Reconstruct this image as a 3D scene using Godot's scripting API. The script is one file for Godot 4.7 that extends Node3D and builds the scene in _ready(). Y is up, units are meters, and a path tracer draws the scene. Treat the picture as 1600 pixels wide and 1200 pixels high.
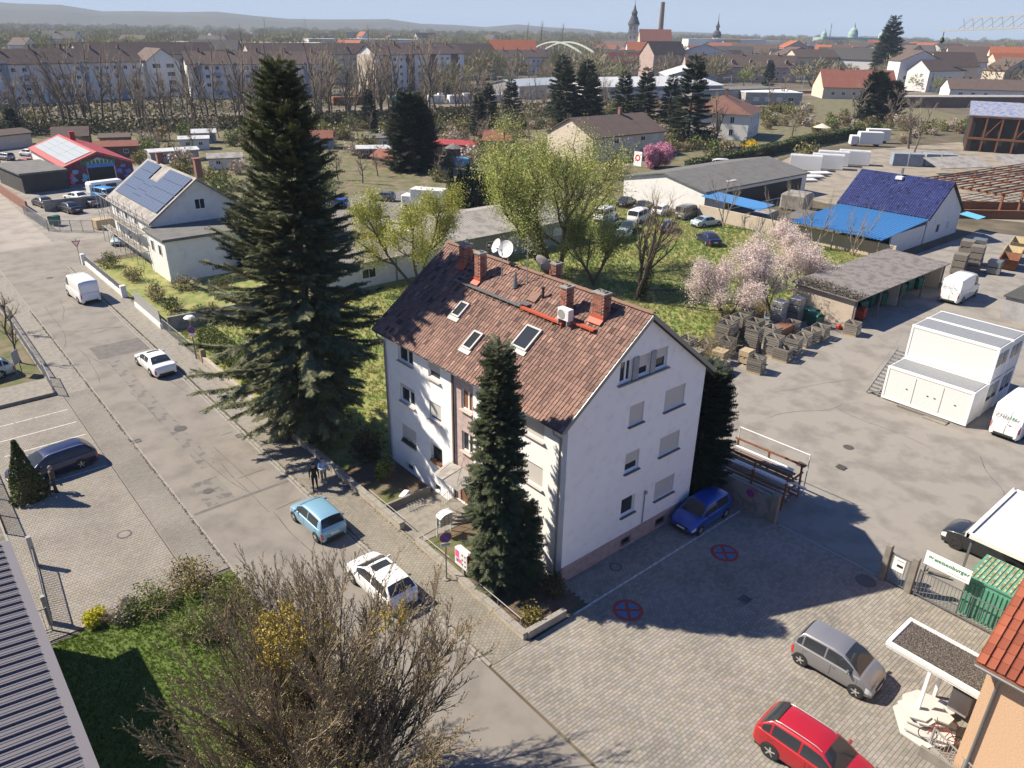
extends Node3D
# An aerial view of a street corner: a three-storey house, a paved yard, gardens, allotments, a railway and a town behind.
# World axes: -Z runs along the street away from the viewer, +X away from the street, the origin is the house's front corner.

var M := {}
var used := {}
var R := RandomNumberGenerator.new()


class MB:
	var v := PackedVector3Array()
	var n := PackedVector3Array()
	var c := PackedColorArray()
	var col := Color(1, 1, 1)
	var tint := false

	func vert(p: Vector3, k: Vector3) -> void:
		v.append(p)
		n.append(k)
		if tint:
			c.append(col)

	func tri(a: Vector3, b: Vector3, d: Vector3) -> void:
		var k := (d - a).cross(b - a).normalized()
		vert(a, k)
		vert(b, k)
		vert(d, k)

	func quad(a: Vector3, b: Vector3, d: Vector3, e: Vector3) -> void:
		tri(a, b, d)
		tri(a, d, e)

	func box(at: Vector3, s: Vector3, b := Basis.IDENTITY) -> void:
		var x := b.x * s.x * 0.5
		var y := b.y * s.y * 0.5
		var z := b.z * s.z * 0.5
		for f in [[x, y, z], [-x, z, y], [y, z, x], [-y, x, z], [z, x, y], [-z, y, x]]:
			var o: Vector3 = at + f[0]
			var p: Vector3 = f[1]
			var q: Vector3 = f[2]
			quad(o - p - q, o - p + q, o + p + q, o + p - q)

	func bar(a: Vector3, b: Vector3, w: float, h := -1.0) -> void:
		var z := b - a
		var l := z.length()
		if l < 0.0001:
			return
		z /= l
		var x := z.cross(Vector3.UP)
		x = x.normalized() if x.length() > 0.01 else Vector3.RIGHT
		var y := x.cross(z)
		box((a + b) * 0.5, Vector3(w, w if h < 0.0 else h, l), Basis(x, y, z))

	# box with its twelve edges cut off
	func cbox(at: Vector3, s: Vector3, r: float, b := Basis.IDENTITY) -> void:
		var h := s * 0.5
		var i := h - Vector3(r, r, r)
		var ax := [Vector3(1, 0, 0), Vector3(0, 1, 0), Vector3(0, 0, 1)]
		var f := func(p: Vector3) -> Vector3: return at + b * p
		for k in 3:
			var u: Vector3 = ax[(k + 1) % 3]
			var w: Vector3 = ax[(k + 2) % 3]
			for g in [-1.0, 1.0]:
				var o: Vector3 = ax[k] * h[k] * g
				var p: Vector3 = u * i[(k + 1) % 3]
				var q: Vector3 = w * i[(k + 2) % 3]
				if g > 0:
					quad(f.call(o - p - q), f.call(o - p + q), f.call(o + p + q), f.call(o + p - q))
				else:
					quad(f.call(o - p - q), f.call(o + p - q), f.call(o + p + q), f.call(o - p + q))
				for g2 in [-1.0, 1.0]:
					var a1: Vector3 = u * h[(k + 1) % 3] * g2
					var a2: Vector3 = ax[k] * i[k] * g
					var e1: Vector3 = o + u * i[(k + 1) % 3] * g2
					var e2: Vector3 = a2 + a1
					if g * g2 > 0:
						quad(f.call(e1 - q), f.call(e1 + q), f.call(e2 + q), f.call(e2 - q))
					else:
						quad(f.call(e1 - q), f.call(e2 - q), f.call(e2 + q), f.call(e1 + q))
		for sx in [-1.0, 1.0]:
			for sy in [-1.0, 1.0]:
				for sz in [-1.0, 1.0]:
					var g := Vector3(sx, sy, sz)
					var p1 := Vector3(h.x, i.y, i.z) * g
					var p2 := Vector3(i.x, h.y, i.z) * g
					var p3 := Vector3(i.x, i.y, h.z) * g
					if sx * sy * sz > 0:
						tri(f.call(p1), f.call(p3), f.call(p2))
					else:
						tri(f.call(p1), f.call(p2), f.call(p3))

	func tube(a: Vector3, b: Vector3, r0: float, r1: float, sides := 6, caps := false) -> void:
		var z := (b - a).normalized()
		var x := z.cross(Vector3.UP if absf(z.y) < 0.9 else Vector3.RIGHT).normalized()
		var y := z.cross(x)
		var k0 := x
		for i in sides:
			var t := TAU * (i + 1) / sides
			var k1 := x * cos(t) + y * sin(t)
			vert(a + k0 * r0, k0)
			vert(b + k0 * r1, k0)
			vert(b + k1 * r1, k1)
			vert(a + k0 * r0, k0)
			vert(b + k1 * r1, k1)
			vert(a + k1 * r0, k1)
			if caps:
				tri(a, a + k1 * r0, a + k0 * r0)
				tri(b, b + k0 * r1, b + k1 * r1)
			k0 = k1

	func path(p: Array, r: float, sides := 6) -> void:
		for i in p.size() - 1:
			tube(p[i], p[i + 1], r, r, sides)

	# profile of (radius, height) turned about the y axis
	func lathe(prof: Array, sides: int, at := Vector3.ZERO, b := Basis.IDENTITY) -> void:
		for i in prof.size() - 1:
			var p: Vector2 = prof[i]
			var q: Vector2 = prof[i + 1]
			var e := q - p
			for s in sides:
				var t0 := TAU * s / sides
				var t1 := TAU * (s + 1) / sides
				var d0 := Vector3(cos(t0), 0, sin(t0))
				var d1 := Vector3(cos(t1), 0, sin(t1))
				var k0 := b * (d0 * e.y - Vector3(0, e.x, 0)).normalized()
				var k1 := b * (d1 * e.y - Vector3(0, e.x, 0)).normalized()
				var a0 := at + b * (d0 * p.x + Vector3(0, p.y, 0))
				var a1 := at + b * (d1 * p.x + Vector3(0, p.y, 0))
				var b0 := at + b * (d0 * q.x + Vector3(0, q.y, 0))
				var b1 := at + b * (d1 * q.x + Vector3(0, q.y, 0))
				vert(a0, k0)
				vert(a1, k1)
				vert(b1, k1)
				vert(a0, k0)
				vert(b1, k1)
				vert(b0, k0)

	# flat polygon (convex or not) in a plane, extruded by the vector d
	func slab(p: Array, d: Vector3) -> void:
		var o: Vector3 = p[0]
		var k := Vector3.ZERO
		for i in p.size():
			k += (p[i] - o).cross(p[(i + 1) % p.size()] - o)
		k = k.normalized()
		var x: Vector3 = (p[1] - o).normalized()
		var y := k.cross(x)
		var flat := PackedVector2Array()
		for q in p:
			flat.append(Vector2((q - o).dot(x), (q - o).dot(y)))
		var t := Geometry2D.triangulate_polygon(flat)
		var up := d.dot(k) > 0.0
		for i in range(0, t.size(), 3):
			var a: Vector3 = p[t[i]]
			var b: Vector3 = p[t[i + 1]]
			var e: Vector3 = p[t[i + 2]]
			if ((b - a).cross(e - a).dot(k) > 0.0) == up:
				tri(a, b, e)
				tri(a + d, e + d, b + d)
			else:
				tri(a, e, b)
				tri(a + d, b + d, e + d)
		if d == Vector3.ZERO:
			return
		for i in p.size():
			var a: Vector3 = p[i]
			var b: Vector3 = p[(i + 1) % p.size()]
			if up:
				quad(a, a + d, b + d, b)
			else:
				quad(a, b, b + d, a + d)

	# one flat sheet over corners given as (x, z)
	func sheet(p: Array, y: float) -> void:
		var flat := PackedVector2Array()
		for q in p:
			flat.append(q)
		var t := Geometry2D.triangulate_polygon(flat)
		for i in range(0, t.size(), 3):
			var a: Vector2 = p[t[i]]
			var b: Vector2 = p[t[i + 1]]
			var e: Vector2 = p[t[i + 2]]
			var A := Vector3(a.x, y, a.y)
			var B := Vector3(b.x, y, b.y)
			var E := Vector3(e.x, y, e.y)
			if (E - A).cross(B - A).y > 0.0:
				tri(A, B, E)
			else:
				tri(A, E, B)

	func done(m: Material = null) -> ArrayMesh:
		var a := []
		a.resize(Mesh.ARRAY_MAX)
		a[Mesh.ARRAY_VERTEX] = v
		a[Mesh.ARRAY_NORMAL] = n
		if tint:
			a[Mesh.ARRAY_COLOR] = c
		var r := ArrayMesh.new()
		r.add_surface_from_arrays(Mesh.PRIMITIVE_TRIANGLES, a)
		if m:
			r.surface_set_material(0, m)
		return r


func L(r: float, g := -1.0, b := -1.0) -> Color:
	return Color(r, r if g < 0 else g, r if b < 0 else b).linear_to_srgb()


func V(x: float, y: float, z: float) -> Vector3:
	return Vector3(x, y, z)


func V2(x: float, z: float) -> Vector2:
	return Vector2(x, z)


func turn(deg: float) -> Basis:
	return Basis(Vector3.UP, deg_to_rad(deg))


func numbered(s: String) -> String:
	var k: int = used.get(s, 0)
	used[s] = k + 1
	return s if k == 0 else "%s_%03d" % [s, k]


func tag(o: Node3D, label: String, cat: String, group := "", kind := "") -> Node3D:
	if label:
		o.set_meta("label", label)
	if cat:
		o.set_meta("category", cat)
	if group:
		o.set_meta("group", group)
	if kind:
		o.set_meta("kind", kind)
	return o


func thing(called: String, label: String, cat: String, at := Vector3.ZERO, deg := 0.0, group := "") -> Node3D:
	var o := Node3D.new()
	o.name = numbered(called)
	add_child(o)
	o.position = at
	o.rotation_degrees.y = deg
	return tag(o, label, cat, group)


func part(parent: Node3D, called: String, mesh, m: Material, at := Vector3.ZERO, b := Basis.IDENTITY) -> MeshInstance3D:
	var o := MeshInstance3D.new()
	o.mesh = mesh.done() if mesh is MB else mesh
	o.material_override = m
	o.name = called
	parent.add_child(o, true)
	o.transform = Transform3D(b, at)
	return o


func solo(called: String, label: String, cat: String, mesh, m: Material, at := Vector3.ZERO, deg := 0.0, group := "") -> MeshInstance3D:
	var o := part(self, numbered(called), mesh, m, at, turn(deg))
	tag(o, label, cat, group)
	return o


func struct(called: String, mesh, m: Material, at := Vector3.ZERO) -> MeshInstance3D:
	var o := part(self, numbered(called), mesh, m, at)
	o.set_meta("kind", "structure")
	return o


func copy(o: Node3D, at: Vector3, deg := 0.0, size := 1.0, label := "", called := "") -> Node3D:
	var k: Node3D = o.duplicate()
	var base := called if called else String(o.name).rstrip("0123456789").trim_suffix("_")
	k.name = numbered(base)
	add_child(k)
	k.position = at
	k.rotation_degrees = Vector3(0, deg, 0)
	k.scale = Vector3.ONE * size
	if label:
		k.set_meta("label", label)
	return k


func scatter(parent: Node3D, called: String, mesh: Mesh, m: Material, xf: Array, cols := []) -> MultiMeshInstance3D:
	var mm := MultiMesh.new()
	mm.transform_format = MultiMesh.TRANSFORM_3D
	mm.use_colors = cols.size() > 0
	mm.mesh = mesh
	mm.instance_count = xf.size()
	for i in xf.size():
		mm.set_instance_transform(i, xf[i])
		if cols.size():
			mm.set_instance_color(i, cols[i])
	var o := MultiMeshInstance3D.new()
	o.multimesh = mm
	o.material_override = m
	o.name = called
	parent.add_child(o, true)
	o.set_meta("kind", "stuff")
	return o


func noise(sd: int, freq: float, oct: int, stops: Array, size := 512, kind := FastNoiseLite.TYPE_SIMPLEX_SMOOTH) -> NoiseTexture2D:
	var f := FastNoiseLite.new()
	f.seed = sd
	f.noise_type = kind
	f.frequency = freq
	f.fractal_octaves = oct
	f.fractal_gain = 0.6
	var t := NoiseTexture2D.new()
	t.width = size
	t.height = size
	t.seamless = true
	t.noise = f
	if stops.size():
		var g := Gradient.new()
		var off := PackedFloat32Array()
		var cs := PackedColorArray()
		for s in stops:
			off.append(s[0])
			cs.append(s[1] if s[1] is Color else L(s[1]))
		g.offsets = off
		g.colors = cs
		t.color_ramp = g
	return t


# material: base colour (linear), roughness, a grain and a blotch texture laid in world space
func mk(key: String, col: Color, rough: float, grain: Texture2D = null, gs := 1.0, blotch: Texture2D = null, bs := 0.1, bump := 0.0, local := false) -> StandardMaterial3D:
	var m := StandardMaterial3D.new()
	m.resource_name = key
	m.albedo_color = col.linear_to_srgb()
	m.roughness = rough
	if grain:
		m.albedo_texture = grain
		m.uv1_triplanar = true
		m.uv1_world_triplanar = not local
		m.uv1_scale = Vector3.ONE * gs
		if bump > 0.0:
			m.heightmap_enabled = true
			m.heightmap_texture = grain
			m.heightmap_scale = bump
	if blotch:
		m.detail_enabled = true
		m.detail_blend_mode = BaseMaterial3D.BLEND_MODE_MUL
		m.detail_albedo = blotch
		m.detail_uv_layer = BaseMaterial3D.DETAIL_UV_2
		m.uv2_triplanar = true
		m.uv2_world_triplanar = not local
		m.uv2_scale = Vector3.ONE * bs
	M[key] = m
	return m


func tinted(key: String, rough: float, grain: Texture2D = null, gs := 1.0, back := Color.BLACK) -> StandardMaterial3D:
	var m := mk(key, Color.WHITE, rough, grain, gs)
	m.vertex_color_use_as_albedo = true
	if back != Color.BLACK:
		m.backlight_enabled = true
		m.backlight = back.linear_to_srgb()
	return m


func rnd(a: float, b: float) -> float:
	return R.randf_range(a, b)


func _ready() -> void:
	R.seed = 7
	# camera
	var cam := Camera3D.new()
	cam.name = "camera"
	add_child(cam)
	cam.position = V(-21.26, 25.0, 20.85)
	cam.rotation_degrees = V(-25.22, -40.63, 0.91)
	cam.fov = 54.02
	cam.near = 0.1
	cam.far = 9000.0
	cam.current = true
	# sky, haze and exposure
	var e := Environment.new()
	e.background_mode = Environment.BG_SKY
	var sm := ProceduralSkyMaterial.new()
	sm.sky_top_color = Color(0.155, 0.30, 0.53)
	sm.sky_horizon_color = Color(0.575, 0.625, 0.68)
	sm.sky_curve = 0.2
	sm.ground_bottom_color = Color(0.30, 0.29, 0.27)
	sm.ground_horizon_color = Color(0.575, 0.625, 0.68)
	sm.ground_curve = 0.02
	var sky := Sky.new()
	sky.sky_material = sm
	e.sky = sky
	e.tonemap_mode = Environment.TONE_MAPPER_LINEAR
	e.tonemap_exposure = 1.95
	e.sdfgi_enabled = true
	e.ssao_enabled = true
	e.ssil_enabled = true
	e.fog_enabled = true
	e.fog_density = 0.00014
	e.fog_light_color = Color(0.74, 0.82, 0.92)
	var we := WorldEnvironment.new()
	we.name = "world"
	we.environment = e
	add_child(we)
	# sun
	var sun := DirectionalLight3D.new()
	sun.name = "sun"
	add_child(sun)
	sun.look_at_from_position(Vector3.ZERO, V(0.625, -1.0, 0.82), Vector3.UP)
	sun.light_energy = 1.6
	sun.light_angular_distance = 0.53
	sun.light_color = Color(1.0, 0.95, 0.87)
	sun.shadow_enabled = true
	sun.directional_shadow_max_distance = 400.0
	materials()
	build_all()


func materials() -> void:
	var fine := noise(1, 0.06, 5, [[0.0, 0.62], [0.5, 0.86], [1.0, 1.0]])
	var speck := noise(2, 0.25, 3, [[0.0, 0.5], [0.45, 0.85], [1.0, 1.0]])
	var soft := noise(3, 0.012, 5, [[0.0, 0.6], [0.5, 0.85], [1.0, 1.0]])
	var patch := noise(4, 0.008, 4, [[0.0, 0.5], [0.42, 0.72], [0.5, 0.95], [1.0, 1.0]])
	var mild := noise(6, 0.015, 6, [[0.0, 0.8], [0.4, 0.94], [1.0, 1.0]])
	M.fine = fine
	M.speck = speck
	M.soft = soft
	M.patch = patch
	# ground
	mk("asphalt", Color(0.265, 0.242, 0.214), 0.95, speck, 0.9, soft, 0.055)
	mk("asphalt_worn", Color(0.215, 0.2, 0.182), 0.95, speck, 1.1, patch, 0.21)
	mk("asphalt_patch", Color(0.17, 0.158, 0.147), 0.95, speck, 1.3, soft, 0.2)
	mk("yard", Color(0.28, 0.26, 0.232), 0.95, speck, 0.6, noise(14, 0.012, 6, [[0.0, 0.62], [0.4, 0.85], [0.6, 1.0], [1.0, 0.97]]), 0.05)
	mk("dirt_road", Color(0.37, 0.335, 0.295), 0.97, fine, 0.35, soft, 0.04)
	mk("joint", Color(0.10, 0.092, 0.075), 0.98, fine, 1.0)
	mk("concrete", Color(0.29, 0.268, 0.232), 0.92, fine, 0.7, soft, 0.25)
	mk("kerb", Color(0.34, 0.32, 0.285), 0.9, speck, 1.6, soft, 0.6)
	mk("soil", Color(0.16, 0.112, 0.07), 0.98, speck, 0.8, soft, 0.3)
	var grass_ramp := [[0.0, Color(0.12, 0.15, 0.035).linear_to_srgb()], [0.4, Color(0.185, 0.235, 0.06).linear_to_srgb()], [0.6, Color(0.28, 0.265, 0.09).linear_to_srgb()], [0.8, Color(0.33, 0.295, 0.13).linear_to_srgb()], [1.0, Color(0.27, 0.20, 0.11).linear_to_srgb()]]
	mk("meadow", Color(1.0, 1.0, 1.0), 0.98, noise(21, 0.02, 6, grass_ramp, 1024), 0.028, speck, 0.5)
	mk("lawn", Color(0.115, 0.17, 0.03), 0.98, speck, 0.7, soft, 0.2)
	mk("allotment", Color(1.0, 1.0, 1.0), 0.98, noise(22, 0.03, 6, [[0.0, Color(0.06, 0.065, 0.028).linear_to_srgb()], [0.36, Color(0.11, 0.125, 0.04).linear_to_srgb()], [0.5, Color(0.155, 0.13, 0.075).linear_to_srgb()], [1.0, Color(0.24, 0.19, 0.14).linear_to_srgb()]], 1024), 0.012, speck, 0.4)
	mk("far_ground", Color(1.0, 1.0, 1.0), 0.98, noise(23, 0.03, 6, [[0.0, Color(0.07, 0.065, 0.035).linear_to_srgb()], [0.5, Color(0.115, 0.095, 0.06).linear_to_srgb()], [1.0, Color(0.18, 0.15, 0.11).linear_to_srgb()]], 1024), 0.0035, soft, 0.05)
	mk("ballast", Color(0.24, 0.20, 0.165), 0.98, speck, 0.5, soft, 0.06)
	mk("line_white", Color(0.62, 0.60, 0.56), 0.85, speck, 1.5, patch, 0.9)
	mk("disc_blue", Color(0.10, 0.22, 0.42), 0.85, speck, 1.2, fine, 1.0)
	mk("disc_red", Color(0.42, 0.07, 0.06), 0.85, speck, 1.2, fine, 1.0)
	mk("iron", Color(0.085, 0.078, 0.072), 0.6, speck, 2.0)
	tinted("paver", 0.93, speck, 1.4)
	# buildings
	mk("render_white", Color(0.87, 0.87, 0.855), 0.93, noise(31, 0.05, 5, [[0.0, 0.76], [0.35, 0.92], [1.0, 1.0]]), 1.5, noise(32, 0.02, 6, [[0.0, 0.84], [0.35, 0.96], [1.0, 1.0]]), 0.12, 1.6)
	mk("render_pink", Color(0.60, 0.47, 0.43), 0.93, fine, 0.8, soft, 0.3)
	mk("plinth_pink", Color(0.47, 0.36, 0.34), 0.93, fine, 0.8, soft, 0.3)
	mk("render_peach", Color(0.66, 0.44, 0.28), 0.93, fine, 0.5, null, 0.1)
	mk("wall_white", Color(0.80, 0.80, 0.79), 0.92, M.fine, 0.4, mild, 0.12)
	mk("wall_cream", Color(0.66, 0.58, 0.48), 0.93, fine, 0.3, mild, 0.08)
	mk("wall_beige", Color(0.55, 0.47, 0.38), 0.93, fine, 0.3, mild, 0.1)
	mk("wall_grey", Color(0.42, 0.42, 0.43), 0.9, fine, 0.3, soft, 0.1)
	mk("wall_yellow", Color(0.66, 0.49, 0.26), 0.92, fine, 0.2, soft, 0.08)
	mk("wall_blue", Color(0.30, 0.36, 0.44), 0.8, fine, 0.2, soft, 0.08)
	mk("wall_brown", Color(0.25, 0.17, 0.12), 0.92, fine, 0.2, soft, 0.1)
	mk("stone", Color(0.50, 0.44, 0.36), 0.93, speck, 0.8, soft, 0.3)
	mk("concrete_grey", Color(0.30, 0.285, 0.26), 0.93, speck, 0.7, patch, 0.14)
	mk("roof_deck", Color(0.05, 0.032, 0.025), 0.95)
	tinted("tile", 0.85, speck, 3.0)
	mk("tile_ridge", Color(0.27, 0.16, 0.12), 0.88, speck, 2.0, soft, 0.7)
	tinted("brick", 0.92, speck, 4.0)
	mk("mortar", Color(0.40, 0.35, 0.31), 0.95, speck, 2.0)
	mk("roof_brown", Color(0.135, 0.095, 0.08), 0.9, speck, 0.35, soft, 0.07)
	mk("roof_red", Color(0.27, 0.095, 0.065), 0.88, speck, 0.3, soft, 0.07)
	mk("roof_orange", Color(0.43, 0.14, 0.07), 0.88, speck, 0.3, soft, 0.07)
	mk("roof_dark", Color(0.07, 0.068, 0.07), 0.85, speck, 0.3, soft, 0.07)
	mk("roof_grey", Color(0.17, 0.168, 0.162), 0.9, speck, 0.4, soft, 0.07)
	mk("roof_fibre", Color(0.36, 0.34, 0.32), 0.93, speck, 0.5, patch, 0.12)
	mk("roof_light", Color(0.62, 0.64, 0.66), 0.7, fine, 0.2, soft, 0.06)
	mk("roof_felt", Color(0.085, 0.085, 0.08), 0.92, speck, 0.4, soft, 0.06)
	mk("gravel", Color(0.115, 0.10, 0.09), 0.95, noise(41, 0.35, 2, [[0.0, 0.25], [0.5, 0.7], [1.0, 1.0]]), 1.6, soft, 0.4, 2.0)
	mk("glass", Color(0.03, 0.034, 0.04), 0.05)
	mk("roof_blue", Color(0.125, 0.12, 0.145), 0.7, fine, 0.6)
	mk("frame_white", Color(0.78, 0.78, 0.77), 0.5)
	mk("shutter", Color(0.58, 0.56, 0.53), 0.6, fine, 1.0)
	mk("sill_stone", Color(0.50, 0.42, 0.37), 0.85, speck, 2.0)
	mk("sill_slate", Color(0.16, 0.145, 0.135), 0.8, speck, 2.0)
	mk("wood_brown", Color(0.23, 0.10, 0.05), 0.6, fine, 1.5)
	mk("wood_pale", Color(0.42, 0.30, 0.19), 0.8, fine, 1.0, soft, 0.4)
	mk("wood_grey", Color(0.21, 0.19, 0.165), 0.9, speck, 1.5, soft, 0.7)
	mk("wood_grey2", Color(0.28, 0.255, 0.22), 0.9, speck, 1.5, soft, 0.7)
	mk("wood_warm", Color(0.50, 0.40, 0.25), 0.85, speck, 1.2, soft, 0.6)
	mk("zinc", Color(0.25, 0.26, 0.27), 0.45, fine, 1.0)
	M.zinc.metallic = 0.55
	mk("steel", Color(0.46, 0.46, 0.46), 0.5, fine, 1.0)
	M.steel.metallic = 0.5
	mk("metal_white", Color(0.78, 0.78, 0.77), 0.45, fine, 0.4)
	mk("metal_grey", Color(0.33, 0.33, 0.33), 0.5, fine, 1.0)
	mk("metal_black", Color(0.03, 0.03, 0.032), 0.5)
	mk("rust", Color(0.26, 0.105, 0.05), 0.85, speck, 1.5, patch, 0.9)
	mk("flash_red", Color(0.48, 0.10, 0.05), 0.6, fine, 1.5)
	mk("white", Color(0.80, 0.80, 0.79), 0.55)
	mk("black", Color(0.02, 0.02, 0.02), 0.7)
	mk("rubber", Color(0.022, 0.022, 0.023), 0.85)
	mk("alloy", Color(0.52, 0.52, 0.52), 0.35)
	M.alloy.metallic = 0.6
	mk("red_glass", Color(0.42, 0.02, 0.015), 0.2)
	mk("lamp_glass", Color(0.62, 0.64, 0.66), 0.12)
	mk("plate", Color(0.75, 0.75, 0.72), 0.5)
	mk("plastic_green", Color(0.015, 0.12, 0.085), 0.5, fine, 0.8)
	mk("container_green", Color(0.12, 0.38, 0.27), 0.6, fine, 0.8, soft, 0.4)
	mk("sign_blue", Color(0.03, 0.06, 0.36), 0.5)
	mk("sign_red", Color(0.52, 0.03, 0.03), 0.5)
	mk("ink_green", Color(0.02, 0.22, 0.13), 0.6)
	mk("ink_grey", Color(0.18, 0.18, 0.19), 0.6)
	mk("pink", Color(0.68, 0.10, 0.26), 0.5)
	mk("blue_paint", Color(0.05, 0.20, 0.55), 0.5)
	mk("sky_paint", Color(0.13, 0.42, 0.62), 0.5)
	mk("orange", Color(0.60, 0.16, 0.03), 0.6)
	mk("red_paint", Color(0.36, 0.045, 0.05), 0.6, fine, 0.7)
	mk("yellow", Color(0.62, 0.40, 0.05), 0.6)
	mk("solar", Color(0.085, 0.11, 0.17), 0.22)
	mk("solar_pale", Color(0.40, 0.44, 0.46), 0.35, fine, 0.3)
	mk("blue_tile", Color(0.035, 0.05, 0.24), 0.28)
	mk("blue_sheet", Color(0.07, 0.24, 0.52), 0.4, fine, 0.6)
	mk("bark", Color(0.115, 0.088, 0.066), 0.95, speck, 1.5)
	mk("bark_pale", Color(0.33, 0.28, 0.22), 0.95, speck, 1.5)
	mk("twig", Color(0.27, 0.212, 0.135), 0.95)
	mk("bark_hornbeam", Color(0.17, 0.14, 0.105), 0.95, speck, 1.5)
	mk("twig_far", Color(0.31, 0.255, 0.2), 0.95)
	tinted("needle", 0.75, null, 1.0, Color(0.12, 0.14, 0.05))
	tinted("leaf", 0.65, null, 1.0, Color(0.35, 0.38, 0.12))
	tinted("petal", 0.7, null, 1.0, Color(0.4, 0.36, 0.38))
	tinted("paint", 0.55)
	tinted("cloth", 0.9)
	mk("rust_roof", Color(0.30, 0.42, 0.30), 0.8, noise(51, 0.02, 4, [[0.0, Color(0.5, 0.2, 0.08).linear_to_srgb()], [0.4, Color(0.8, 0.45, 0.25).linear_to_srgb()], [0.6, Color(1, 1, 1)], [1.0, Color(1, 1, 1)]]), 0.3)
	mk("roof_moss", Color(0.22, 0.20, 0.19), 0.95, speck, 0.7, patch, 0.2)
	mk("skip_yellow", Color(0.55, 0.44, 0.24), 0.7, fine, 0.7, soft, 0.3)
	mk("bin_red", Color(0.42, 0.05, 0.025), 0.5)
	mk("chimney", Color(0.26, 0.13, 0.10), 0.92, speck, 0.8)
	mk("graffiti_red", Color(0.20, 0.06, 0.09), 0.8, fine, 0.5, patch, 0.25)
	mk("graffiti_green", Color(0.03, 0.19, 0.11), 0.7)
	mk("graffiti_violet", Color(0.20, 0.09, 0.22), 0.7)
	mk("brick_wall", Color(0.30, 0.14, 0.10), 0.92, speck, 0.8, soft, 0.3)
	mk("yard_pale", Color(0.34, 0.30, 0.24), 0.96, speck, 0.4, noise(61, 0.012, 5, [[0.0, 0.45], [0.45, 0.8], [1.0, 1.0]]), 0.03)
	mk("roof_villa", Color(0.20, 0.095, 0.07), 0.88, speck, 0.4, soft, 0.09)
	mk("roof_patch_blue", Color(1, 1, 1), 0.6, noise(62, 0.03, 3, [[0.0, Color(0.10, 0.14, 0.30).linear_to_srgb()], [0.45, Color(0.14, 0.18, 0.34).linear_to_srgb()], [0.55, Color(0.30, 0.30, 0.31).linear_to_srgb()], [1.0, Color(0.22, 0.22, 0.24).linear_to_srgb()]]), 0.05)
	tinted("tile_gloss", 0.42, null)
	mk("cabin_roof", Color(0.27, 0.285, 0.30), 0.6, fine, 0.5, mild, 0.3)
	mk("roof_white", Color(0.80, 0.81, 0.82), 0.6, fine, 0.1)
	mk("wall_pinkish", Color(0.60, 0.46, 0.42), 0.92, fine, 0.2, soft, 0.08)
	mk("roof_copper", Color(0.30, 0.42, 0.38), 0.8, fine, 0.1)
	mk("bridge", Color(0.42, 0.46, 0.42), 0.7, fine, 0.1)
	mk("far_wood", Color(0.085, 0.08, 0.055), 1.0, soft, 0.006)
	mk("tar", Color(0.10, 0.095, 0.09), 0.8, fine, 1.0)


func paver_mesh(w: float, d: float, h := 0.06) -> ArrayMesh:
	var b := MB.new()
	var c := 0.006
	var x := w * 0.5
	var z := d * 0.5
	var t := [V(-x + c, h, -z + c), V(x - c, h, -z + c), V(x - c, h, z - c), V(-x + c, h, z - c)]
	var s := [V(-x, h - c, -z), V(x, h - c, -z), V(x, h - c, z), V(-x, h - c, z)]
	b.quad(t[0], t[1], t[2], t[3])
	for i in 4:
		var j := (i + 1) % 4
		b.quad(s[i], s[j], t[j], t[i])
		b.quad(s[i] - V(0, h - c, 0), s[j] - V(0, h - c, 0), s[j], s[i])
	return b.done()


# paving laid over the rectangle x0..x1, z0..z1 in staggered courses; stones inside the given holes are left out
func paving(parent: Node3D, x0: float, x1: float, z0: float, z1: float, w: float, d: float, y: float, base: Color, spread: float, holes := [], along_z := false) -> void:
	var xf := []
	var cols := []
	var big := FastNoiseLite.new()
	big.seed = int(x0 * 7 + z0)
	big.frequency = 0.25
	var su := (x1 - x0) if not along_z else (z1 - z0)
	var sv := (z1 - z0) if not along_z else (x1 - x0)
	w = su / round(su / w)
	d = sv / round(sv / d)
	var mesh := paver_mesh((w if not along_z else d) - 0.009, (d if not along_z else w) - 0.009)
	var rows := int(round(sv / d))
	var cnt := int(round(su / w))
	for r in rows:
		for k in cnt:
			var u := (k + (0.5 if r % 2 else 0.0) + 0.5) * w
			var s := (r + 0.5) * d
			var half := r % 2 == 1 and k == cnt - 1
			if half:
				u = cnt * w - w * 0.25
			var p := V(x0 + u, y, z0 + s) if not along_z else V(x0 + s, y, z0 + u)
			if r % 2 == 1 and k == 0:
				var e := V(x0 + w * 0.25, y - 0.06, z0 + s) if not along_z else V(x0 + s, y - 0.06, z0 + w * 0.25)
				if not holes.any(func(q): return q.has_point(V2(e.x, e.z))):
					xf.append(Transform3D(Basis.from_scale(V(1, 1, 0.48) if along_z else V(0.48, 1, 1)), e))
					cols.append(base)
			var skip := false
			for q in holes:
				if q.has_point(V2(p.x, p.z)):
					skip = true
					break
			if skip:
				continue
			xf.append(Transform3D((Basis.from_scale(V(1, 1, 0.48) if along_z else V(0.48, 1, 1)) if half else Basis.IDENTITY) * Basis(V(0, 1, 0), rnd(-0.012, 0.012)) * Basis(V(1, 0, 0), rnd(-0.012, 0.012)), p + V(0, rnd(-0.062, -0.057), 0)))
			var g := 1.0 + rnd(-spread, spread) + big.get_noise_2d(p.x, p.z) * 0.22
			cols.append(Color(base.r * g * rnd(0.96, 1.04), base.g * g, base.b * g * rnd(0.94, 1.06)))
	scatter(parent, "paving_stones", mesh, M.paver, xf, cols)


func flat(called: String, pts: Array, y: float, m: Material) -> MeshInstance3D:
	var b := MB.new()
	b.sheet(pts, y)
	return struct(called, b, m)


func rect(x0: float, x1: float, z0: float, z1: float) -> Array:
	return [V2(x0, z0), V2(x1, z0), V2(x1, z1), V2(x0, z1)]


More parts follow.
